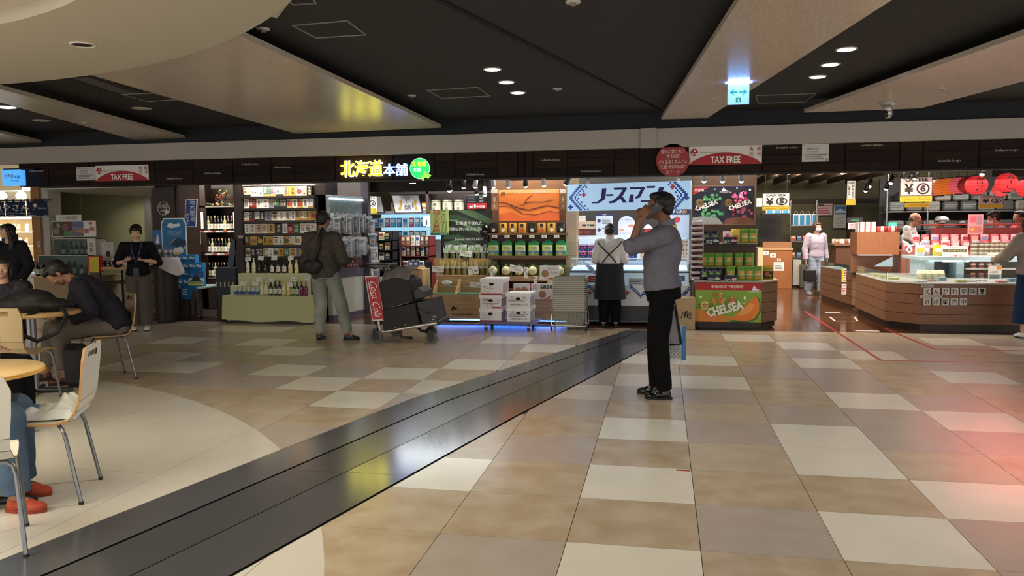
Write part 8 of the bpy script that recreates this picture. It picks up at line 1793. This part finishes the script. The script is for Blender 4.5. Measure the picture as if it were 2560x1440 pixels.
# black backpack on the far table
q = MB(); bx_ = tb.x-.08; by_ = tb.y+.02
q.ball((bx_, by_, .80), .27, .18, .085, 20, 12); q.ball((bx_+.06, by_-.0, .84), .19, .15, .085, 16, 10); q.ball((bx_-.2, by_, .78), .16, .13, .055, 16, 10); q.ball((bx_+.22, by_+.04, .79), .14, .14, .06, 14, 8)
t = T('backpack', 'soft black backpack with hanging strap on the far round table', 'backpack', (bx_, by_, .728)); q.v = [V((v.x, v.y, max(v.z, .73))) for v in q.v]
me = solid(q, .012, 3, .02, .08)
for v in me.vertices: v.co -= V((bx_, by_, .728)); v.co.z = max(v.co.z, .001)
mesh_part('bag_body', me, mat('#0b0b0e', .7), t)
MB().use(mat('#0d0d10', .6)).tube([V((bx_+.22, by_-.1, .76)), V((bx_+.24, by_-.34, .70)), V((bx_+.27, by_-.37, .58)), V((bx_+.38, by_-.33, .52)), V((bx_+.50, by_-.25, .58)), V((bx_+.52, by_-.15, .72)), V((bx_+.42, by_-.08, .77))], .018, 8).build('strap', t)
# plastic bag on the chair
c = V((-3.29, 3.66, .445)); RB = Matrix.Translation(c) @ Matrix.Rotation(math.radians(116), 4, 'Z')
def pbf(u, v):
    x = lerp(-.15, .17, u); y = lerp(.20, -.20, v); e = min(1, 5*min(u, 1-u, v, 1-v)); b = max(0, (v-.62)/.38)**1.5*(.6+.4*math.sin(u*3.0))
    z = e*(.035+.012*math.sin(u*17+v*9)+.012*math.sin(v*21-u*6)+.008*math.sin(u*41+v*5)+.17*b); return RB @ V((x, y+.02*math.sin(u*9)*(1-v), max(z, .002)))
me = MB().grid(pbf, 40, 40); q = bpy.data.meshes.new('plastic_bag'); q.from_pydata(me.v, [], me.f); q.polygons.foreach_set('use_smooth', [True]*len(me.f)); me = q
o = bpy.data.objects.new('plastic_bag', me); me.materials.append(mat('#d5dade', .35)); C.objects.link(o)
for v in me.vertices: v.co -= c
o.location = c; o['label'] = 'white plastic bag with blue snowflake print on the foreground chair'; o['category'] = 'bag'; WM[o.name] = Matrix.Translation(c)
q = MB().use(mat('#5a86b4', .6)); rr_ = random.Random(3)
for i in range(16):
    uu, vv = .2+.6*rr_.random(), .12+.3*rr_.random(); a = pbf(uu, vv)+V((0, 0, .004))
    q.tube([a+V((.016*math.cos(k*PI/3), .016*math.sin(k*PI/3), .003)) for k in range(7)], .0028, 4)
q.build('print', o)
# grey suitcase behind the seated man, dark trolley bag under the table
g = G(338, 805); t = T('suitcase', 'dark grey upright suitcase with tall handle beside the standing woman', 'suitcase', (g.x, g.y+.12, 0))
MB().use(mat('#2c2c30', .4)).rbox(g.x-.13, g.x+.13, g.y, g.y+.25, .05, .58, .03).build('body_shell', t)
for s in (-.05, .05): MB().use(mat('#5a5a5e', .3, .6)).cyl((g.x+s, g.y+.2, .56), (g.x+s, g.y+.2, .92), .010, n=8).build('handle_tube', t)
MB().use(black).cyl((g.x-.06, g.y+.2, .92), (g.x+.06, g.y+.2, .92), .016, n=10).build('grip', t)
for s in (-.1, .1): MB().use(black).cyl((g.x+s-.01, g.y+.05, .03), (g.x+s+.01, g.y+.05, .03), .03, n=12).build('wheel', t)
q = MB(); c = V((tb.x+.12, tb.y+.34, .21)); q.use(mat('#0d0d10', .6)).rbox(c.x-.11, c.x+.11, c.y-.08, c.y+.08, .0, .40, .05); q.build('travel_bag', None, 'black travel bag standing under the far round table', 'bag')
g = G(20, 1290); q = MB().use(mat('#3a342e', .7)); q.ball((g.x-.30, g.y+.05, .16), .17, .14, .16, 16, 10); q.build('shoulder_bag', None, 'dark brown bag on the floor at the frame edge', 'bag')
sign('white_fan', 'white louvred panel standing behind the woman in black', 'panel', (340, 750, 358, 788), 10.9, [('l', 12, .1, .9, .05, .95, '#8a8a8a')], '#c9c9c6', .03)
# ---------------------------------------------------------------- the people
R_ = math.radians
g = G(1655, 992)
person('man in grey shirt and black trousers talking on a phone mid-hall', (g.x, g.y, 0), PI/2, 1.735,
    dict(head=(0, .018, .922), neck=(0, -.016, .828), chest=(0, .0, .72), waist=(0, .01, .61), shl=(-.10, -.014, .785), shr=(.10, -.02, .785),
         ell=(-.125, .142, .735), wrl=(-.100, .108, .862), hdl=(.10, -.42, .6), pnl=(.95, -.1, -.25),
         elr=(.13, -.03, .63), wrr=(.12, -.02, .485), hdr=(0, 0, -1), knl=(-.05, .015, .28), anl=(-.05, -.012, .048), anr=(.05, .028, .048), knr=(.05, .03, .28)),
    dict(skin='#80553f', hair='#0d0a0a', top='#666470', top2='#5f5d68', toprough=.75, sleeve=.56, roll=1, ease=.022, deep=1.2, wide=1.05, pants='#09090b', shoe='#050505', sole='#0a0a0a', shoerough=.2,
         glasses=1, collar='#6c6a76', hem=-.0, pease=.014, legw=1.02, wr=.02, plen=1.02),
    cur={'l': (.55, .6, .4), 'tl': .8, 'r': (1.2, 1.3, .8)}, vox=.0058, foot=(.1, -.05), headrot=(.05, 0, 0))
S = 1.735
def man(x, y, z): return V((g.x-y*S, g.y+x*S, z*S))              # local -> world for the phone man
t = T('mobile_phone', 'black mobile phone held to the ear of the man in grey', 'phone', man(-.062, .05, .90))
c = man(-.070, .050, .900); Mx = Matrix.Translation(c) @ Matrix.Rotation(R_(52), 4, 'Y') @ Matrix.Rotation(.1, 4, 'Z')
MB().use(mat('#08080a', .15)).rbox(-.036, .036, -.005, .005, -.078, .078, .004, Mx).build('body_shell', t); MB().use(mat('#1c1c20', .1)).box(-.026, -.006, -.0075, -.005, .045, .068, Mx).build('camera_bump', t)
q = MB().use(mat('#0c0c0e', .4)); c = man(0, 0, .60); q.grid(lambda u, v: V((c.x+(.066*1.2+.0155)*S*math.cos(u*2*PI)*.92, c.y+(.093*1.05+.006)*S*math.sin(u*2*PI), c.z-.045+.04*v)), 36, 2, wrap=True)
q.build('belt', None, 'black leather belt on the phone man', 'belt') if False else None
# bags in his far hand
hb_ = man(.12, -.02, .43)
t = T('plastic_bag', 'large translucent white shopping bag with blue edge and snowflake print', 'bag', (hb_.x, hb_.y, .28))
x0, x1, z0, z1 = wr(1619, 812, 1714, 905, hb_.y)
def bf_(u, v):
    a = u*2*PI; w = (x1-x0)/2*(1-.06*v); return V(((x0+x1)/2+w*math.copysign(abs(math.cos(a))**.5, math.cos(a)), hb_.y+.06*math.copysign(abs(math.sin(a))**.8, math.sin(a))*(1-.5*v)+.005*math.sin(u*31+v*7), lerp(z0, z1, v)))
MB().use(mat('#dde2de', .35, alpha=.93)).grid(bf_, 40, 10, wrap=True).box(x0+.02, x1-.02, hb_.y-.04, hb_.y+.04, z0, z0+.004).build('bag_body', t)
MB().use(mat('#2f7ab4', .4)).box(x1-.03, x1+.003, hb_.y-.062, hb_.y-.05, z0+.03, z1).build('blue_edge', t)
q = MB().use(mat('#6a7a84', .5)); rr_ = random.Random(6)
for i in range(14):
    c = V((x1-.13+.028*(i % 3)*1.2, hb_.y-.068, z0+.06+.034*(i//3))); q.tube([c+V((.013*math.cos(k*PI/3), 0, .013*math.sin(k*PI/3))) for k in range(7)], .0025, 4)
q.build('print', t); MB().use(mat('#cdd3cf', .4)).tube([V((x0+.08, hb_.y, z1)), V((hb_.x-.02, hb_.y, hb_.z)), V((x1-.06, hb_.y, z1))], .006, 6).build('handle', t)
t = T('document_folder', 'pale folder with black edging held behind the phone man', 'folder', (P(1690, 860, hb_.y+.1).x, hb_.y-.1, P(1690, 860, hb_.y).z))
Q = [P(a, b, hb_.y-.1) for a, b in ((1674, 862), (1706, 860), (1690, 772), (1668, 780))]
MB().use(mat('#8f8d92', .5)).prism([(v.x, v.z) for v in Q], 0, .012, Matrix.Translation((0, hb_.y-.09, 0)) @ FRONT).build('cover', t)
MB().use(mat('#0a0a0c', .5)).tube([Q[0]+V((0, -.006, 0)), Q[1]+V((-.01, -.006, 0)), Q[2]+V((0, -.006, 0))], .011, 8).build('black_edging', t)
# man from behind with sling bag
g = G(826, 850)
person('man in olive jacket and faded jeans seen from behind at the sake boxes', (g.x, g.y, 0), R_(-6), 1.66,
    dict(pelvis=(-.03, 0, .53), waist=(-.04, 0, .61), head=(-.05, .03, .925), neck=(-.055, -.0, .828), chest=(-.05, .0, .72), shl=(-.165, 0, .79), shr=(.06, 0, .79), ell=(-.205, .03, .62), wrl=(-.13, .15, .6), hdl=(.5, .8, .1), pnl=(.4, 0, 1), elr=(.105, .04, .62), wrr=(.05, .16, .6), hdr=(-.5, .8, .1), pnr=(-.4, 0, 1),
         hil=(-.085, 0, .51), hir=(.02, 0, .51), knl=(-.075, .0, .28), anl=(-.085, -.02, .048), knr=(.09, .02, .28), anr=(.135, .03, .048)),
    dict(skin='#9a7058', hair='#100d0c', top='#4b4540', top2='#423d38', ease=.034, wide=1.0, deep=1.1, hem=-.045, pants='#9a9d94', pants2='#747b78', pscale=3, legw=1.12, pease=.016, wr=.035, shoe='#15151a', sole='#2a2a2c', collar='#4b4540', back=1, topname='jacket', botname='jeans'),
    cur={'l': (.5, .6, .4), 'r': (.5, .6, .4)}, vox=.007, foot=(R_(70), R_(-5)), headrot=(-.25, 0, -.05))
t = T('sling_bag', 'black sling bag across the back of the man in olive', 'bag', (P(775, 675, g.y-.2).x, g.y-.24, P(775, 705, g.y-.2).z)); q = MB()
c = P(778, 668, g.y-.17); q.ball(c, .125, .05, .09, 18, 12, Matrix.Rotation(.25, 4, 'Y')); q.ball(c+V((.06, 0, .03)), .09, .05, .07, 14, 10)
me = solid(q, .01, 3, .015, .06); o_ = WM[t.name].translation
for v in me.vertices: v.co -= o_
mesh_part('bag_body', me, mat('#0e0f16', .6), t)
MB().use(mat('#0c0d12', .6)).tube([c+V((.03, -.02, .07)), P(797, 620, g.y-.17)+V((0, 0, 0)), P(800, 588, g.y-.14), P(806, 571, g.y-.05)], [.03, .022, .02, .02], 8).build('strap', t)
# apron clerk
g = G(1524, 820)
person('clerk in white shirt and crossed navy apron bent over the freezer counter', (g.x, g.y, 0), R_(2), 1.53,
    dict(head=(0, .095, .885), neck=(0, .055, .815), chest=(0, .03, .72), shl=(-.094, .03, .785), shr=(.094, .03, .785), ell=(-.132, .04, .63), wrl=(-.11, .14, .60), hdl=(.2, 1, .2), pnl=(.6, 0, .8), elr=(.132, .04, .63), wrr=(.11, .14, .58), hdr=(-.2, 1, .1), pnr=(-.6, 0, .8), knl=(-.05, 0, .28), anl=(-.055, -.01, .048), anr=(.055, .0, .048)),
    dict(skin='#b98a70', hair='#120e0d', top='#dcdad8', ease=.022, wide=1.0, sleeve=.55, pants='#0d0d10', style='bob' if False else 'tied', legw=1.35, shoe='#0a0a0a', back=1, collar='#dcdad8', wr=.03), cur={'l': (.4, .5, .3), 'r': (.3, .4, .3)}, vox=.0075, headrot=(-.75, 0, 0))
t = T('apron', 'long navy apron with crossed back straps worn by the clerk', 'apron', (g.x, g.y, .3)); N_ = mat('#11131f', .8); h = 1.53
def ap(u, v):
    a = lerp(-.62*PI, .62*PI, u)-PI/2; w = lerp(.185, .225, v); d = lerp(.15, .17, v)
    a2 = lerp(0, 2*PI, u)
    return V((g.x+w*math.cos(a2)*(1+.03*math.sin(a2*5)*v), g.y+.01+d*math.sin(a2)*(1+.03*math.cos(a2*6)*v), lerp(.60, .27, v)*h))
MB().use(N_).grid(ap, 48, 8, wrap=True).build('skirt_panel', t)
for s in (-1, 1): MB().use(N_).tube([V((g.x+s*.165, g.y-.02, .80*h)) , V((g.x+s*.145, g.y-.085, .775*h)), V((g.x+s*.06, g.y-.125, .72*h)), V((g.x-s*.02, g.y-.135, .67*h)), V((g.x-s*.10, g.y-.128, .605*h))], .0085, 6).build('cross_strap', t)
q = MB().use(mat('#a8bce0', .6)); q.add([P(1452, 648, g.y+.05), P(1482, 668, g.y+.1), P(1492, 690, g.y+.05), P(1470, 672, g.y+.0)], [(0, 1, 2, 3)]); q.add([v+V((0, .003, 0)) for v in (P(1452, 648, g.y+.05), P(1482, 668, g.y+.1), P(1492, 690, g.y+.05), P(1470, 672, g.y+.0))], [(3, 2, 1, 0)]); q.build('paper_sheet', None, 'pale blue paper sheet held by the apron clerk', 'paper')
# woman in black with phone
g = G(352, 826)
person('woman in black top with blue lanyard looking down at her phone', (g.x, g.y, 0), PI+R_(28), 1.53,
    dict(head=(0, .025, .915), neck=(0, 0, .826), shl=(-.112, -.004, .785), shr=(.112, -.004, .785), ell=(-.175, .0, .63), wrl=(-.085, .125, .655), hdl=(.75, .5, .15), pnl=(.1, -.2, 1), elr=(.175, .0, .63), wrr=(.10, .125, .65), hdr=(-.6, .6, .2), pnr=(.1, -.2, 1), anl=(-.06, 0, .048), anr=(.05, -.02, .048)),
    dict(skin='#c9a08a', hair='#100c0d', style='tied', top='#0c0c10', ease=.020, sleeve=.62, wide=1.0, pants='#4f4a45', bottom='wide', botname='trousers', shoe='#d8d6d2', sole='#1a1a1a', lip='#a86a60', hem=-.02, legw=1.0), cur={'l': (.35, .4, .3), 'r': (.5, .7, .5)}, vox=.007, headrot=(-.42, 0, 0))
Rz = Matrix.Rotation(PI+R_(28), 4, 'Z'); h = 1.53
def wm(x, y, z): return V((g.x, g.y, 0))+Rz @ V((x*h, y*h, z*h))
t = T('mobile_phone', 'dark phone in the hands of the woman in black', 'phone', wm(-.02, .15, .66)); Mx = Matrix.Translation(wm(-.03, .155, .672)) @ Rz @ Matrix.Rotation(.6, 4, 'X')
MB().use(mat('#2a1a20', .3)).rbox(-.036, .036, -.07, .07, -.004, .004, .003, Mx).build('body_shell', t)
t = T('lanyard', 'blue lanyard with black pouch hanging on the woman in black', 'lanyard', wm(0, .1, .55)); bl = mat('#3a5a9c', .5)
for s in (-1, 1): MB().use(bl).tube([wm(s*.042, .0, .835), wm(s*.042, .062, .79), wm(s*.03, .098, .73), wm(s*.004, .108, .64)], .0065, 6).build('ribbon', t)
MB().use(black).tube([wm(.0, .11, .64), wm(.0, .112, .58)], .004, 6).build('cord', t); MB().use(mat('#1c1c1e', .5)).rbox(-.04, .04, -.012, .012, -.06, .06, .006, Matrix.Translation(wm(.0, .115, .55)) @ Rz).build('pouch_case', t)
# far woman walking
g = G(2035, 737)
person('woman in lilac top and pale jeans walking in the cashier aisle', (g.x, g.y-.1, 0), PI+R_(20), 1.50,
    dict(head=(0, .02, .925), anl=(-.06, .06, .05), knl=(-.055, .05, .28), anr=(.05, -.09, .06), knr=(.05, -.0, .28), ell=(-.15, -.03, .63), wrl=(-.16, .0, .49), elr=(.15, -.02, .63), wrr=(.155, .02, .48), hdr=(0, .1, -1), hdl=(0, .1, -1)),
    dict(skin='#c9a08c', hair='#3a1f18', style='bob', top='#a99eac', ease=.02, wide=1.0, pants='#9aa8b8', bottom='wide', botname='jeans', shoe='#d8d0c8', sole='#c9c4bc', mask='#dcd2d0', wr=.012), vox=.009, headrot=(-.12, 0, 0))
p = P(2024, 676, g.y-.2); t = T('handbag', 'black handbag carried by the woman in lilac', 'bag', (p.x, g.y-.2, p.z-.2)); MB().use(mat('#0c0b0d', .5)).rbox(p.x-.12, p.x+.12, g.y-.25, g.y-.15, p.z-.22, p.z+.02, .02).build('bag_body', t)
MB().use(mat('#0c0b0d', .5)).tube([(p.x-.07, g.y-.2, p.z+.02), (p.x-.03, g.y-.2, p.z+.2), (p.x+.03, g.y-.2, p.z+.2), (p.x+.07, g.y-.2, p.z+.02)], .007, 6).build('handle', t)
# staff
def staff(label, px, top, Y, h, rz, look, J={}, hr=(0, 0, 0)):
    x = P(px, 560, Y).x; person(label, (x, Y, 0), R_(rz), h, J, look, vox=.010, headrot=hr)
BENT = dict(head=(0, .06, .91), neck=(0, .02, .82), ell=(-.14, .05, .63), wrl=(-.08, .17, .6), elr=(.14, .05, .63), wrr=(.08, .17, .6), hdl=(.2, 1, 0), hdr=(-.2, 1, 0))
staff('bald man in white shirt with dark straps behind the counter', 2274, 531, 15.9, 1.68, -120, dict(skin='#b98468', style='rim', hair='#3a302c', top='#dcdad4', pants='#1c1c20'), BENT)
staff('worker in grey cap looking down behind the rear counter', 2350, 543, 16.3, 1.60, 150, dict(skin='#b98468', hair='#2a2422', top='#1c1c24', pants='#1c1c20'), BENT, (-.6, 0, 0))
staff('dark-haired worker mostly hidden behind the menu panel', 2408, 548, 15.9, 1.52, 0, dict(skin='#b98468', hair='#141010', style='bob', top='#2a2024', pants='#1c1c20', back=1), BENT)
staff('masked man in grey shirt and apron working behind the counter', 2500, 528, 14.9, 1.68, 75, dict(skin='#a8745c', hair='#15100f', top='#a8a4ae', pants='#1c1c20', mask='#e0dcdc', wide=1.15), BENT, (-.35, 0, 0))
staff('worker in red patterned shirt beside the masked man', 2548, 530, 15.6, 1.66, 100, dict(skin='#a8745c', hair='#2a1c18', top='#b8343c', pants='#1c1c20'), {})
x = P(2350, 550, 16.3).x; t = T('cap', 'grey baseball cap on the worker behind the rear counter', 'cap', (x, 16.2, 1.5)); c = V((x+.02, 16.2, 1.505)); MB().use(mat('#8a8886', .8)).ball(c, .10, .11, .075, 18, 10).build('crown', t); MB().use(mat('#6a6866', .8)).ball(c+V((-.04, -.1, -.045)), .07, .07, .012, 14, 6).build('visor', t)
x = P(2500, 600, 14.9).x; q = MB().use(mat('#1a2030', .7)); q.tube([(x+.12, 14.78, 1.22), (x+.0, 14.70, 1.30), (x-.10, 14.72, 1.20), (x-.17, 14.75, 1.0)], .022, 8); q.build('apron_strap', None, 'dark diagonal apron strap on the masked man', 'strap')
# woman at the right edge
g = G(2566, 832)
g = V((P(2572, 700, g.y-.5).x, g.y-.5, 0)); person('woman in beige knit cap and long blue skirt at the frame edge', (g.x+.02, g.y, 0), R_(20), 1.55,
    dict(head=(0, .02, .925), ell=(-.15, .09, .66), wrl=(-.12, .22, .63), hdl=(0, 1, 0)), dict(skin='#c9a08a', hair='#1a1210', style='long', top='#8f857c', pants='#1d3150', bottom='skirt', shoe='#d8d6d2', ease=.03, back=1), vox=.009)
x, y = g.x+.02, g.y; t = T('knit_cap', 'beige knit cap on the woman in the blue skirt', 'hat', (x, y, 1.46)); MB().use(mat('#a8a08c', .9, bump=.4, scale=60)).ball((x, y, 1.475), .098, .11, .085, 20, 12).build('knit_dome', t)
# woman with long hair, standing at the far left
x = P(22, 590, 9.3).x
person('smiling woman with long dark hair standing before the fish shop', (x, 9.3, 0), PI+R_(10), 1.53,
    dict(head=(0, .02, .93), wrl=(-.13, .06, .5), ell=(-.16, -.01, .63)), dict(skin='#d0a890', hair='#171012', style='long', top='#1a1a1e', pants='#2a2a30', lip='#b84a4a', ease=.03), vox=.007, headrot=(0, 0, -.5))
p = P(6, 620, 9.1); 
# seated woman behind the table
SIT = dict(hil=(-.055, .0, .30), hir=(.055, .0, .30), pelvis=(0, 0, .315), waist=(0, .0, .40), chest=(0, .01, .51), neck=(0, .02, .615), head=(0, .04, .71), shl=(-.105, .01, .585), shr=(.105, .01, .585), knl=(-.07, .24, .29), knr=(.07, .24, .29), anl=(-.075, .25, .048), anr=(.075, .24, .048), ell=(-.14, .06, .44), elr=(.14, .06, .44), wrl=(-.06, .19, .47), wrr=(.06, .19, .47), hdl=(.5, 1, 0), hdr=(-.5, 1, 0), pnl=(0, 0, -1), pnr=(0, 0, -1))
x = P(14, 690, 6.15).x
person('seated woman with dark bob at the far round table', (x-.30, 6.45, 0), R_(205), 1.53, SIT, dict(skin='#c09580', hair='#100c0e', style='bob', top='#1c1a22', top2='#3a3640', tscale=30, pants='#15151a', ease=.028), vox=.007, headrot=(0, 0, .25))
# seated man in jacket, bent
g2 = V((-5.33, 6.72, 0))
person('seated man in dark jacket bending his head over his lap', (g2.x+.03, g2.y, 0), R_(128), 1.70,
    dict(pelvis=(0, -.06, .305), waist=(0, -.03, .39), chest=(0, .05, .485), neck=(0, .125, .565), head=(0, .215, .605), shl=(-.112, .11, .535), shr=(.112, .11, .535), hil=(-.055, -.03, .30), hir=(.055, -.03, .30),
         knl=(-.09, .215, .30), knr=(.085, .25, .30), anl=(-.10, .19, .05), anr=(.09, .30, .05), ell=(-.175, .06, .41), wrl=(-.10, .145, .355), hdl=(.7, .6, -.2), pnl=(.3, -.2, -1), elr=(.14, .15, .40), wrr=(.06, .21, .37), hdr=(-.6, .6, 0), pnr=(0, 0, -1)),
    dict(skin='#94684f', hair='#0f0b0b', top='#23222c', top2='#1f1e27', ease=.030, wide=1.1, deep=1.1, pants='#6a625c', legw=1.15, pease=.016, shoe='#4a2018', sole='#2a1814', hem=-.02, topname='jacket', collar='#23222c', wr=.03, plen=.84), cur={'l': (.8, .9, .5), 'r': (.7, .8, .5)}, vox=.0065, headrot=(-.95, 0, 0), foot=(0, .1))
# seated person at the frame edge, jeans and orange shoes
g3 = G(48, 1290)
person('seated person in dark top, jeans and orange shoes at the frame edge', (g3.x-.62, g3.y+.10, 0), R_(-82), 1.66, dict(SIT, anl=(-.075, .25, .048), anr=(.075, .33, .048), knr=(.07, .31, .295), head=(0, .03, .715), ell=(-.15, .0, .44), elr=(.15, .0, .44), wrl=(-.08, .10, .37), wrr=(.08, .10, .37)), dict(skin='#a87a60', hair='#15100f', top='#2a2320', pants='#56677c', pants2='#46586c', pscale=4, shoe='#a33c1e', sole='#8a3218', legw=1.15, pease=.014, botname='jeans', ease=.03, shoerough=.7), vox=.007)
x = P(10, 880, 4.9).x
person('seated person in black clothes beyond the near white chair', (x-.25, 4.75, 0), R_(-70), 1.6, dict(SIT, ell=(-.15, .0, .44), elr=(.15, .0, .44), wrl=(-.08, .10, .37), wrr=(.08, .10, .37)), dict(skin='#a87a60', hair='#15100f', top='#141318', pants='#121216', shoe='#15151a', ease=.03), vox=.009)
bpy.data.scenes.remove(TS)
